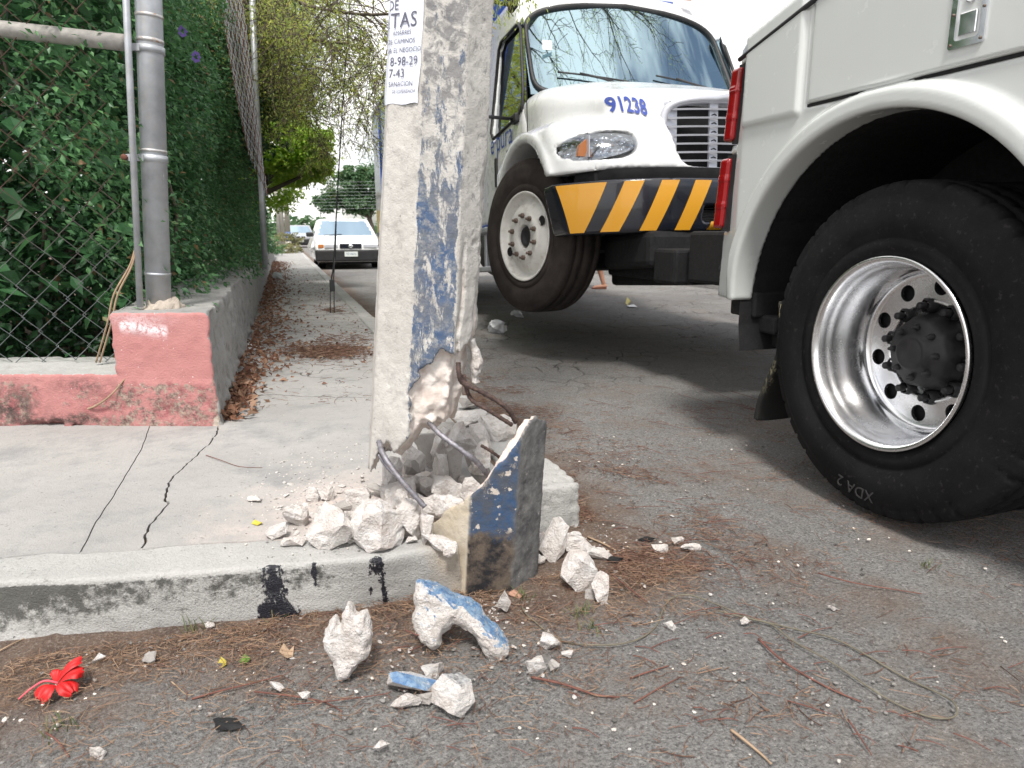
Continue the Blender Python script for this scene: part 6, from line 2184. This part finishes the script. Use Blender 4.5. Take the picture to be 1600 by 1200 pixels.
# deep leaves, dark tints only: shade inside the hedge put into their colour
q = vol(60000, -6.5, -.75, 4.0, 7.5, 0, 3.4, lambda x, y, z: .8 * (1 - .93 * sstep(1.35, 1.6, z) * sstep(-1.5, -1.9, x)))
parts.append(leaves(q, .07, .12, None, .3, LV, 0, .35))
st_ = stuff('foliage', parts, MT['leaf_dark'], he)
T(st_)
# the street side: outer skin close over the wall top
def dside(x, y, z):
    top = 3.1 - .03 * (y - 3) + .25 * fbm(y * .9, 0, 0, 2, 5)
    sx = -.47 + .030 * np.clip(y - 3, 0, 6.5) + .11 * fbm(y * 1.1, z * 1.6, 0, 3, 8) - .05 * (z - .6) * (z < 1.5) + .10 * sstep(.9, .6, z)
    dep = sx - x
    c = np.clip(.55 + 1.3 * fbm(x * 4, y * 4, z * 4, 3, 77), 0, 1)
    return (dep > 0) * (dep < .45) * (z < top) * (z > .54) * c
q = vol(210000, -1.1, -.15, 3.15, 9.5, .5, 3.3, dside)
parts = [leaves(q, .022, .044, 0, .5, LV)]
q = vol(60000, -1.0, -.10, 9.5, 19, .5, 3.0, dside)
parts.append(leaves(q, .04, .075, 0, .5, LV))
q = vol(22000, -2.2, -.62, 3.4, 19, .5, 3.0, lambda x, y, z: .6 + 0 * x)
parts.append(leaves(q, .09, .16, None, .3, LV, 0, .4))  # inner layer coloured from the darker tints to suggest shade within the hedge
T(stuff('foliage', parts, MT['leaf_hedge'], he))
mb = MB()
for i in range(14):
    x_, y_ = random.uniform(-2.4, -.8), random.uniform(4.2, 5.2)
    y_ = max(y_, yf(x_) + .4)
    mb.tube([(x_, y_, 0), (x_ + random.uniform(-.2, .2), y_ + random.uniform(-.1, .1), 1.0), (x_ + random.uniform(-.4, .4), y_, 2.4)], [.02, .012, .006], 6)
T(mb.build('stems', MT['bark'], he))['kind'] = 'stuff'
# dry vine climbing the corner of the pier
mb = MB()
for a in (0, 6):
    mb.tube(smooth_path([P(150 + a, 566, 2.84), P(168 + a, 505, 2.80), P(178 + a, 460, 2.80), P(205 + a * .5, 410, 2.82), P(216, 360, 2.84)], 6), .004, 6)
tag(mb.build('dry_vine', MT['palestick']), 'dry woody vine climbing beside the tension bar of the fence', 'vine')
tag(MB().tube(smooth_path([P(108, 640, 2.78), P(140, 638, 2.72), P(170, 620, 2.70), P(195, 592, 2.72)], 6), [.005 - .00012 * i for i in range(19)], 6).build('exposed_root', MT['palestick']), 'pale bent root running out of the hole in the pink wall', 'root')
hp = [P(98 + 12 * a, 624 - 12 * b, 2.735) for a, b in ((0, -1.1), (.75, -.3), (1, .5), (.55, .95), (0, .55), (-.55, .95), (-1, .5), (-.75, -.3))]
cc = sum(hp, Vector()) / 8 - CF * .006
tag(MB().add(hp + [cc], [(i, (i + 1) % 8, 8) for i in range(8)], True).build('vine_leaf', gl_), 'heart shaped green leaf hanging on the low pink wall', 'leaf')

# leaf litter on the pavement
def litter_leaves(x, y, z, s0, s1, name):
    n = len(x)
    pos = np.stack([x, y, z], 1)
    s_ = rng.uniform(s0, s1, n)
    cur = LV * np.array([1, 1, 3.2])
    V, F, R_ = instances(cur, LF, pos, euler_m(rng.normal(0, .7, n), rng.normal(0, .5, n), rng.uniform(0, 6.3, n)), np.repeat(s_[:, None], 3, 1), rng.uniform(0, 1, n))
    return (V, F, R_)
n = 3000
y_ = 3.0 + rng.uniform(0, 1, n) ** 1.2 * 17
x_ = -.27 + np.abs(rng.normal(0, 1, n)) * (.045 + .13 * sstep(3.2, 5.0, y_))
ok = (x_ < .6)
x_, y_ = x_[ok], y_[ok]
hgt = HS + .006 + rng.uniform(0, .05, len(x_)) * np.exp(-(x_ + .27) / .10)
pt = [litter_leaves(x_, y_, hgt, .022, .058, 'l')]
n = 500
pt.append(litter_leaves(rng.uniform(-.2, .6, n), rng.uniform(3.5, 14, n), np.full(n, HS + .004), .015, .035, 'l'))
stuff('fallen_leaves', pt, MT['leaf_dry'])
gp = np.array([G(515 + random.gauss(0, 34), 551 + random.gauss(0, 6.5), HS)[:2] for _ in range(1500)])
gq = np.array([G(518 + random.gauss(0, 12), 486 + random.gauss(0, 2), HS)[:2] for _ in range(160)])
gr_ = np.array([G(random.uniform(500, 580), 530 + random.gauss(0, 3), HS)[:2] for _ in range(160)])
stuff('needle_pile', stalks(0, gp[:, 0], gp[:, 1], HS, .02, .09, 1.6, .8, .03) + stalks(0, gq[:, 0], gq[:, 1], HS, .02, .10, 1.6, .8, .02) + stalks(0, gr_[:, 0], gr_[:, 1], HS, .02, .09, 1.4, .8, .012) + [litter_leaves(gp[:260, 0], gp[:260, 1], np.full(260, HS + .012), .02, .04, 'l')], MT['stick'])
wx = rng.uniform(-.25, .6, 900); wy = 3.2 + rng.uniform(0, 1, 900) ** 1.4 * 9
stuff('needles_on_pavement', stalks(0, wx, wy, HS, .02, .10, 1.0, .8, .005), MT['stick'])

# trees
def grow(mb, ends, p, d, L, r, depth, rnd, droop=.15, split=3):
    pts, rs = [p.copy()], [r]
    n = 5
    for i in range(n):
        d = (d + Vector((rnd.gauss(0, .16), rnd.gauss(0, .16), rnd.gauss(0, .14) - droop * .3))).normalized()
        p = p + d * (L / n)
        pts.append(p.copy())
        rs.append(max(.0028, r * (1 - .55 * (i + 1) / n)))
        if depth <= 1: ends.append(p.copy())
        if depth > 0 and i >= 1 and rnd.random() < .85:
            for _ in range(1 if split < 3 else rnd.choice((1, 2))):
                nd = (d + Vector((rnd.gauss(0, .65), rnd.gauss(0, .65), rnd.gauss(0, .5)))).normalized()
                grow(mb, ends, p.copy(), nd, L * rnd.uniform(.45, .7), rs[-1] * .65, depth - 1, rnd, droop, split)
    mb.tube(pts, rs, 5 if r > .01 else 4, False)
def tree(name, label, trunk, limbs, leafmat_, per, spread, s0, s1, seed, droop=.15, tv=LV, cat='tree', depth=2, extra=None, cap=60000):
    t = empty(name, trunk[0])
    bpy.context.view_layer.update()
    tag(t, label, cat)
    rnd = random.Random(seed)
    mb = MB()
    n = len(trunk)
    mb.tube(smooth_path([Vector(p) for p in trunk], 4), [trunk_r * (1 - .6 * i / (4 * (n - 1))) for i in range(4 * (n - 1) + 1)], 12)
    T(mb.build('trunk', MT['bark'], t))
    mb, ends = MB(), []
    for path, r, L in limbs:
        pp = smooth_path([Vector(p) for p in path], 4)
        mb.tube(pp, [r * (1 - .6 * i / len(pp)) for i in range(len(pp))], 8, False)
        for i in range(1, len(pp)):
            for _ in range(2):
                d = (pp[i] - pp[i - 1]).normalized() * .5 + Vector((rnd.gauss(0, .7), rnd.gauss(0, .7), rnd.gauss(-.05, .5)))
                grow(mb, ends, pp[i].copy(), d.normalized(), L * rnd.uniform(.6, 1.1), r * .3, depth - 1, rnd, droop)
    T(mb.build('branches', MT['bark'], t))['kind'] = 'stuff'
    E_ = np.array([tuple(e) for e in ends])
    idx = rng.integers(0, len(E_), min(cap, len(E_) * per))
    pos = E_[idx] + rng.normal(0, spread, (len(idx), 3))
    pts_ = [leaves(pos, s0, s1, None, droop * 2, tv)]
    if extra is not None: pts_.append(extra)
    o = stuff('crown', pts_, leafmat_, t)
    T(o)
    return t
trunk_r = .14
tree('acacia_tree', 'pale leaved tree with bare twigs arching over the pavement', [(-1.5, 9.0, 0), (-1.45, 8.9, 1.5), (-1.3, 8.7, 3.2)],
     [([(-1.3, 8.7, 3.0), P(395, 6, 7.6), P(440, 40, 7.2), P(485, 62, 6.9), P(545, 68, 6.5)], .022, .6),
      ([(-1.3, 8.7, 3.1), P(400, -40, 7.0), P(470, 5, 6.4), P(560, 22, 5.9), P(640, 20, 5.4)], .020, .55),
      ([(-1.3, 8.7, 2.4), P(398, 70, 8.6), P(430, 110, 8.3), P(455, 150, 8.0), P(480, 175, 7.8)], .020, .6),
      ([(-1.3, 8.7, 3.2), P(380, -120, 8.0), P(430, -80, 7.6), P(520, -60, 7.0), P(600, -90, 6.5)], .03, .8),
      ([(-1.3, 8.7, 2.8), P(390, 40, 8.5), P(440, 90, 8.2), P(510, 110, 8.0), P(560, 150, 7.8)], .018, .6)],
     MT['leaf_pale'], 14, .05, .024, .046, 5, .3, LVN, depth=3, cap=34000)
trunk_r = .12
tree('overhanging_tree', 'thin twigs of a tree hanging down in front of the lorry cab', [(-1.9, 5.2, 0), (-1.7, 4.9, 2.2), (-1.2, 4.2, 3.6)],
     [([(-1.2, 4.2, 3.6), (-.3, 3.9, 4.1), (.8, 3.7, 3.7), P(760, -70, 4.2), P(790, -50, 4.2)], .012, .17),
      ([(-1.2, 4.2, 3.6), (-.2, 3.2, 4.6), (1.2, 2.6, 4.8), (2.6, 2.2, 4.9)], .05, 1.1),
      ([(-1.2, 4.2, 3.6), (0, 2.2, 5.0), (1.2, 1.0, 5.6), (2.2, -.2, 5.8)], .05, 1.2),
      ([(-1.2, 4.2, 3.6), (0, 4.9, 4.6), (1.6, 5.2, 4.9), (2.9, 5.4, 5.0), (4.0, 5.3, 5.3)], .05, 1.0),
      ([(-1.2, 4.2, 3.6), (0, 5.6, 4.9), (1.4, 6.3, 5.4), (2.6, 6.5, 5.8)], .04, 1.0)],
     MT['leaf_pale'], 4, .05, .02, .04, 11, .5, LVN, depth=3, cap=24000)
def blob_tree(name, label, base, blobs, mat, s0, s1, per, r, seed, cat='tree', tv=LV, limb=True):
    t = empty(name, base)
    bpy.context.view_layer.update()
    tag(t, label, cat)
    mb = MB()
    c0 = sum((Vector(b[0]) for b in blobs), Vector()) / len(blobs)
    fork = Vector((base[0] * .7 + c0.x * .3, base[1] * .7 + c0.y * .3, c0.z * .55))
    mb.tube([Vector(base), fork], [r, r * .75], 10)
    T(mb.build('trunk', MT['bark'], t))
    mb = MB()
    ps = []
    for c, rad, n in blobs:
        c = Vector(c)
        mb.tube([fork, fork.lerp(c, .6) + Vector((0, 0, -.1 * rad[2])), c], [r * .6, r * .3, r * .1], 6, False)
        k = max(6, int(n / per))
        cen = rng.normal(0, 1, (k, 3))
        cen /= np.linalg.norm(cen, axis=1)[:, None]
        cen *= (rng.uniform(.35, 1.0, k) ** .5)[:, None]
        cen *= np.array(rad)
        for _ in range(3):
            q = cen[rng.integers(0, k)]
            mb.tube([c, c + Vector(q) * .9], [r * .1, r * .03], 4, False)
        sp = np.array(rad) * .17
        idx = rng.integers(0, k, n)
        ps.append(np.array(c) + cen[idx] + rng.normal(0, 1, (n, 3)) * sp * np.array([1, 1, .55]))
    T(mb.build('branches', MT['bark'], t))['kind'] = 'stuff'
    T(stuff('crown', [leaves(np.concatenate(ps), s0, s1, None, .4, tv)], mat, t))
    return t
blob_tree('leafy_tree', 'bright yellow green tree leaning over the pavement beyond the hedge', (-1.6, 12.0, 0),
          [(P(405, 200, 11), (.9, .9, .7), 6000), (P(440, 225, 11), (.55, .7, .5), 5000), (P(478, 235, 11), (.38, .5, .33), 4200), (P(455, 262, 11.4), (.5, .6, .28), 4200), (P(500, 215, 10.8), (.2, .25, .14), 900), (P(500, 262, 11), (.22, .3, .15), 1500), (P(425, 290, 12), (.5, .5, .45), 3500)],
          MT['leaf_bright'], .045, .085, 60, .12, 3)
blob_tree('round_tree', 'round dark green tree standing beyond the white sedan', P(585, 372, 38),
          [(P(515, 315, 38), (.75, .7, .5), 1800), (P(540, 292, 38), (.95, .9, .8), 3200), (P(552, 270, 38), (.6, .6, .45), 1300), (P(580, 282, 38), (.8, .8, .85), 2400), (P(565, 315, 38), (1.0, .9, .65), 3000), (P(598, 300, 38), (.7, .7, .9), 1800)],
          MT['leaf_far'], .13, .24, 45, .16, 4)
blob_tree('garden_tree', 'dark tree filling the garden behind the chain link', (-4.2, 8.5, 0),
          [(P(190, 30, 8), (1.3, 1.2, 1.0), 11000), (P(300, 40, 8), (1.0, 1.0, 1.1), 8000), (P(110, 110, 7), (.5, .7, .5), 2500), (P(330, 120, 8.5), (.8, 1.0, 1.0), 7000), (P(150, -40, 7), (.9, 1, .7), 2500), (P(250, 130, 7.5), (1.0, .9, .9), 7000)],
          MT['leaf_dark'], .05, .10, 40, .2, 6)
blob_tree('garden_tree', 'olive green tree showing between the mesh sheet and the arching twigs', (-2.6, 13, 0),
          [(P(385, 60, 12), (.8, 1.2, 1.2), 3000), (P(345, 20, 11), (1.0, 1.0, 1.0), 3500), (P(385, 150, 12.5), (.7, .8, .9), 2600), (P(440, 10, 13), (.9, 1.0, .8), 1500)],
          MT['leaf_pale'], .06, .12, 40, .2, 7)
blob_tree('distant_tree', 'small pale tree far down the street between the two cars', P(485, 372, 75),
          [(P(478, 352, 75), (.9, .9, .8), 700), (P(492, 350, 75), (.9, .9, .9), 800)], MT['leaf_far'], .2, .4, 40, .12, 8)
blob_tree('roadside_bush', 'yellowish bush round the foot of the far street pole', G(458, 394, HS),
          [(P(443, 378, 28), (.35, .4, .38), 900), (P(462, 380, 28), (.32, .3, .42), 900), (P(450, 388, 27), (.45, .4, .2), 700)], leafmat('bush_leaf', [(.11, .13, .05), (.20, .21, .08), (.30, .28, .13)]), .05, .09, 40, .03, 9, 'bush')
blob_tree('roadside_bush', 'low dark green bush at the end of the pavement wall', G(430, 396, HS),
          [(P(428, 385, 24), (.35, .4, .28), 800), (P(418, 375, 24), (.3, .4, .4), 800)], MT['leaf_hedge'], .04, .08, 40, .03, 12, 'bush')
# purple blossoms on the vine
for (px, py) in ((285, 52), (306, 92)):
    g = P(px, py, 3.75)
    mb = MB()
    for i in range(7):
        a = i * .9
        c = g + Vector((math.cos(a) * .014, 0, math.sin(a) * .02))
        mb.add([c, c + Vector((.012, -.004, .006)), c + Vector((.004, -.01, .018)), c + Vector((-.008, -.004, .008))], [(0, 1, 2, 3)])
    tag(mb.build('blossom', simple('purple_petal', (.22, .14, .50), .6)), ('purple blossom hanging above the hedge, the upper and larger one' if py < 80 else 'small purple blossom in the hedge, the lower one'), 'blossom')

# ================================================================ STREET BACKGROUND
mb = MB()
gb = G(518, 484, HS)
b1, b2 = P(516, 484, 6.75), P(522, 484, 6.75)
t1, t2 = P(516, 452, 6.75), P(522, 452, 6.75)
gwv = empty('guy_wire', gb)
bpy.context.view_layer.update()
tag(gwv, 'dark guy wire with a clamp block anchored in the pavement', 'guy wire')
T(MB().tube([b1 - Vector((0, 0, .03)), t1], .0045, 6).build('rod', MT['guy'], gwv))
T(MB().tube([b2 - Vector((0, 0, .03)), t2], .0045, 6).build('rod', MT['guy'], gwv))
cb = P(519, 446, 6.75)
T(MB().box(cb.x - .024, cb.x + .024, cb.y - .02, cb.y + .02, cb.z - .055, cb.z + .055, .006).build('clamp', MT['guy'], gwv))
T(MB().tube([P(517, 440, 6.75), P(520, 424, 6.75), P(523, 400, 6.75), P(525, 345, 6.7), P(533, 200, 6.6), P(543, 60, 6.5), P(560, -200, 6.3)], [.006, .007, .011, .007, .0055, .0055, .0055], 6).build('cable', MT['guy'], gwv))
T(MB().tube([P(521, 440, 6.75), P(522, 424, 6.75), P(523, 402, 6.74)], .005, 6).build('loop', MT['guy'], gwv))
for i in range(9):
    y0 = 284 + i * 5.2
    a, b = P(505, y0 + 1, 24), P(700, y0 - 6, 24)
    tag(MB().tube([a + (a - b) * .3, a, a.lerp(b, .5) - Vector((0, 0, .04)), b, b + (b - a) * 3], .0035, 4).build('overhead_wire', MT['galv']), 'pale overhead wire crossing the round tree', 'wire', 'parallel wires in front of the round tree')
tag(MB().tube([P(420, 186, 16), P(520, 182, 16), P(640, 168, 16), P(900, 140, 16)], .008, 4).build('overhead_wire', MT['guy']), 'single dark overhead wire crossing the sky above the round tree', 'wire')
# far street poles
sp = empty('street_pole', G(452, 394, HS))
bpy.context.view_layer.update()
tag(sp, 'pale concrete street pole with a blue painted band at the end of the pavement', 'utility pole')
b = G(452, 394, HS)
T(MB().tube([b, b + Vector((0, 0, .42))], .105, 10).build('foot', MT['buff'], sp))
T(MB().tube([b + Vector((0, 0, .42)), b + Vector((0, 0, .80))], .105, 10).build('painted_band', simple('band_blue', (.08, .13, .28), .7), sp))
T(MB().tube([b + Vector((0, 0, .80)), b + Vector((-.05, 0, 7))], [.102, .08], 10).build('shaft', MT['buff'], sp))
for px, D, lb in ((443, 38, 'far pale pole second beyond the blue banded one'), (437, 48, 'far pale pole third down the street')):
    b = P(px, 385, D)
    b.z = 0
    o = MB().tube([Vector((0, 0, 0)), Vector((0, 0, 6.5))], [.12, .09], 10).build('street_pole', MT['buff'], None, b)
    tag(o, lb, 'utility pole')
hs = empty('far_house', (-1.4, 34, 0))
tag(hs, 'whitewashed house front with a yellow upright sign beyond the hedge', 'house')
MB().box(-3.5, .3, 0, 14, 0, 2.6).build('wall', simple('whitewash', (.62, .61, .58), .8), hs)
MB().box(.302, .36, 1.5, 2.6, .9, 2.1, .02).build('window', MT['darkblue'], hs)
MB().box(.05, .42, -.08, -.02, .6, 1.9).build('sign_board', simple('yellow_board', (.62, .42, .03), .6), hs)
MB().box(-3.6, .4, -.1, 14.1, 2.6, 2.72).build('roof', MT['buff'], hs)
# across the street
tag(MB().box(6.6, 9.0, -6, 70, -.02, .15, .01).build('far_pavement', MT['slab']), kind='structure')
fw_ = empty('far_wall', (8.2, 20, 0))
tag(fw_, 'buff boundary wall across the street seen under the lorry', 'wall')
MB().box(-.1, .15, -26, 40, .15, 2.3).build('wall', MT['buff'], fw_)
MB().box(-.16, .21, -26, 40, 2.303, 2.38).build('coping', MT['walltop'], fw_)
# distant belt of trees round the horizon
pos = []
for i in range(900):
    a = random.uniform(0, 2 * math.pi)
    R_ = random.uniform(150, 190)
    c = np.array([R_ * math.sin(a), R_ * math.cos(a), 0])
    h_ = random.uniform(2, 5.5)
    pos.append(c + rng.normal(0, 1, (26, 3)) * np.array([3, 3, h_ * .3]) + np.array([0, 0, h_ * .5]))
pos = np.concatenate(pos)
pos[:, 2] = np.abs(pos[:, 2])
stuff('distant_woods', [leaves(pos, 1.2, 2.6, None, .2)], MT['leaf_far'])

# ---------------------------------------------------------------- cars
def make_car(label, paint, loc, rotz, scl, plate=True):
    c = empty('parked_car', loc, (0, 0, rotz))
    c.scale = scl
    tag(c, label, 'car')
    def body(x, y, z):
        ax = abs(x)
        zt = .70 + .17 * sstep(0, 1.35, y) - .02 * sstep(3.3, 4.1, y)
        low = smax(smax(ax - .815 + .05 * (z - .55) ** 2, z - zt + .04 * ax * ax, .07), .20 - z, .05)
        low = smax(low, .06 + .10 * ax ** 3 + .10 * np.maximum(z - .5, 0) - y, .08)
        low = smax(low, y - 4.05, .12)
        gh = smax(smax(ax - .80 + .34 * (z - .85), z - 1.38 + .03 * ax * ax, .05), np.maximum(1.28 + (z - .85) * 1.25 + .10 * ax * ax - y, y - 3.45 + (z - .85) * .75), .05)
        d = smin(low, np.maximum(gh, .5 - z), .03)
        for yc in (.80, 3.25): d = np.maximum(d, -np.maximum(np.hypot(y - yc, z - .30) - .34, .5 - ax))
        return d
    me = sdf_mesh('body', body, (-.95, -.1, .1), (.95, 4.25, 1.5), .04)
    def test(cc, nn_):
        z, y, ax = cc[:, 2], cc[:, 1], abs(cc[:, 0])
        glass = (z > .90) & (z < 1.31) & (nn_[:, 2] < .93)
        pil = (ax > .80 - .34 * (z - .85) - .09) & (abs(nn_[:, 1]) > .35)
        pil |= (ax > .5) & (abs(y - 2.35) < .04)
        roof = nn_[:, 2] > .9
        return (glass & ~pil & ~roof)
    two_mat(me, paint, MT['carglass'], test)
    link('body', me, None, c)
    fbm_ = lambda x, y, z: smax(smax(abs(x) - .83, .02 + .12 * abs(x) ** 3 - y, .05), smax(abs(z - .37) - .155, y - .32, .02), .04)
    me = sdf_mesh('bumper', fbm_, (-.9, -.05, .15), (.9, .4, .6), .03)
    me.materials.append(MT['black'])
    link('bumper', me, None, c)
    MB().box(-.26, .26, .045, .14, .555, .685, .015).build('grille', MT['blackgloss'], c)
    MB().lathe([(0, 0), (0, .055), (.02, .055)], 20, 'Y', (0, .035, .62)).build('badge', MT['chrome'], c)
    for s_ in (-1, 1):
        a, b = sorted((s_ * .30, s_ * .62))
        MB().box(a, b, .055, .20, .565, .675, .02).build('headlight', MT['silverplast'], c)
        a, b = sorted((s_ * .625, s_ * .76))
        MB().box(a, b, .085, .24, .565, .672, .02).build('indicator', MT['amber'] if s_ < 0 else MT['silverplast'], c)
        MB().box(min(s_ * .80, s_ * .98), max(s_ * .80, s_ * .98), 1.32, 1.42, .86, .99, .03).build('wing_mirror', MT['black'], c)
        for yc in (.80, 3.25):
            w_ = empty('wheel', (s_ * .60, yc, .29), (0, 0, 0 if s_ < 0 else math.pi), c)
            MB().lathe([(0 - .14, .17), (-.15, .26), (-.12, .285), (.02, .285), (.04, .2)], 32).build('tyre', MT['tyre'], w_)
            MB().lathe([(-.12, .0), (-.13, .10), (-.12, .17), (-.14, .175)], 24).build('rim', MT['silverplast'], w_)
    MB().box(-.70, .70, .3, 3.9, .14, .26).build('underside', MT['under'], c)
    if plate:
        MB().box(-.155, .155, -.005, .014, .345, .475).build('licence_plate', MT['plate'], c)
        m_ = text_mesh('YZ·184·N', .085, 0, 0, 'CENTER', 1.0)
        for v in m_.vertices: v.co = Vector((v.co.x * .9 * .75, -.010, .385 + v.co.y))
        link('plate_lettering', m_, MT['textgrey'], c)
    MB().tube([(-.55, 1.30, .905), (-.1, 1.36, .93)], .012, 4).build('wiper', MT['black'], c)
    return c
m = M('car_glass', .06, .55, (.42, .56, .66))
m.set('Coat Weight', 1.0)
m.set('Specular IOR Level', 1.0)
MT['carglass'] = m.m
g = G(550, 421, 0)
make_car('white sedan with black bumper parked beyond the guy wire', MT['white'], (g.x, g.y, 0), 0, (1.03, 1, .92))
g = G(471, 387, 0)
make_car('grey sedan parked far down the street beside the banded pole', MT['silver'], (g.x, g.y, 0), 0, (1, 1, 1))
m_ = MB().box(-.7, .7, 0, 3.5, .25, 1.3, .15)

# ---------------------------------------------------------------- passer-by behind the lorry
fo = G(930, 452, 0)
pr = empty('person', (fo.x, fo.y, 0), (0, 0, math.pi - YAW))
tag(pr, 'person in flip flops walking past behind the lorry, only a bare lower leg in sight', 'person')
# local x = walking direction, z up
legR = [((-.02, .09, .93), (-.10, .09, .50), .085, .055), ((-.10, .09, .50), (-.02 - .17, .09, .10), .055, .035)]
def figure(x, y, z):
    d = scaps(x, y, z, (-.0, -.09, .92), (-.02, -.09, .50), .085, .056)
    d = smin(d, scaps(x, y, z, (-.02, -.09, .50), (-.14, -.09, .10), .056, .034), .03)
    d = smin(d, scaps(x, y, z, (-.17, -.09, .045), (.0, -.09, .03), .034, .024), .025)
    d = smin(d, scaps(x, y, z, (.02, .09, .92), (.28, .09, .53), .085, .056), .03)
    d = smin(d, scaps(x, y, z, (.28, .09, .53), (.42, .09, .12), .056, .034), .03)
    d = smin(d, scaps(x, y, z, (.39, .09, .05), (.58, .09, .035), .034, .024), .025)
    for k in range(5):
        d = smin(d, scaps(x, y, z, (.0, -.115 + k * .013, .028), (.035 - .003 * k, -.118 + k * .014, .020), .011, .009), .006)
    d = smin(d, sbox(x, y, z, (.02, 0, 1.0), (.10, .16, .12), .09), .06)
    d = smin(d, sbox(x, y, z, (.03, 0, 1.25), (.105, .18, .20), .10), .08)
    d = smin(d, scaps(x, y, z, (.03, 0, 1.42), (.05, 0, 1.50), .055, .052), .04)
    d = smin(d, np.sqrt(((x - .07) / .098) ** 2 + (y / .075) ** 2 + ((z - 1.60) / .115) ** 2) * .08 - .08, .02)
    d = smin(d, scaps(x, y, z, (.165, 0, 1.60), (.178, 0, 1.585), .012, .012), .012)
    for s_, sw in ((-1, .22), (1, -.16)):
        d = smin(d, scaps(x, y, z, (.02, s_ * .19, 1.38), (.02 + sw * .4, s_ * .23, 1.10), .05, .04), .03)
        d = smin(d, scaps(x, y, z, (.02 + sw * .4, s_ * .23, 1.10), (.06 + sw, s_ * .22, .86), .04, .026), .02)
        d = smin(d, sbox(x, y, z, (.07 + sw, s_ * .22, .80), (.018, .035, .045), .015), .015)
        for k in range(4):
            d = smin(d, scaps(x, y, z, (.045 + sw + k * .017, s_ * .22, .77), (.06 + sw + k * .017, s_ * .215, .70 + .006 * abs(k - 1.5)), .009, .007), .004)
        d = smin(d, scaps(x, y, z, (.09 + sw, s_ * .215, .82), (.115 + sw, s_ * .20, .765), .010, .008), .006)
        d = smin(d, np.sqrt(((x - .06) / .02) ** 2 + ((y - s_ * .078) / .012) ** 2 + ((z - 1.60) / .03) ** 2) * .012 - .012, .006)
    return d
me = sdf_mesh('body', figure, (-.3, -.33, -.01), (.68, .33, 1.75), .0135)
me.materials.append(MT['skin'])
link('body', me, None, pr)
def shorts(x, y, z):
    d = smin(scaps(x, y, z, (-.0, -.09, .92), (-.01, -.09, .66), .105, .09), scaps(x, y, z, (.02, .09, .92), (.18, .09, .68), .105, .09), .04)
    d = smin(d, sbox(x, y, z, (.02, 0, 1.0), (.12, .18, .12), .09), .05)
    return np.maximum(d, z - 1.06)
me = sdf_mesh('shorts', shorts, (-.2, -.25, .5), (.35, .25, 1.1), .02)
me.materials.append(MT['cloth'])
link('shorts', me, None, pr)
def shirt(x, y, z):
    d = smin(sbox(x, y, z, (.03, 0, 1.22), (.13, .20, .22), .10), 9, .01)
    for s_, sw in ((-1, .22), (1, -.16)): d = smin(d, scaps(x, y, z, (.02, s_ * .17, 1.38), (.02 + sw * .3, s_ * .225, 1.18), .068, .06), .03)
    return np.maximum(d, z - 1.455)
me = sdf_mesh('shirt', shirt, (-.2, -.35, .95), (.3, .35, 1.5), .02)
me.materials.append(MT['cloth2'])
link('shirt', me, None, pr)
me = sdf_mesh('hair', lambda x, y, z: np.maximum(np.sqrt(((x - .06) / .105) ** 2 + (y / .083) ** 2 + ((z - 1.615) / .118) ** 2) * .09 - .09, (1.60 - z) + .9 * np.maximum(x - .03, 0) + .0), (-.1, -.12, 1.45), (.2, .12, 1.78), .014)
me.materials.append(MT['hair'])
link('hair', me, None, pr)
for (x0, y_, z_) in ((-.19, -.09, .0), (.37, .09, .0)):
    MB().prism([(x0, y_ - .04), (x0 + .15, y_ - .05), (x0 + .24, y_ - .03), (x0 + .24, y_ + .03), (x0 + .15, y_ + .05), (x0, y_ + .04)], .002, .018, 'Z').build('flip_flop', MT['rust'], pr)
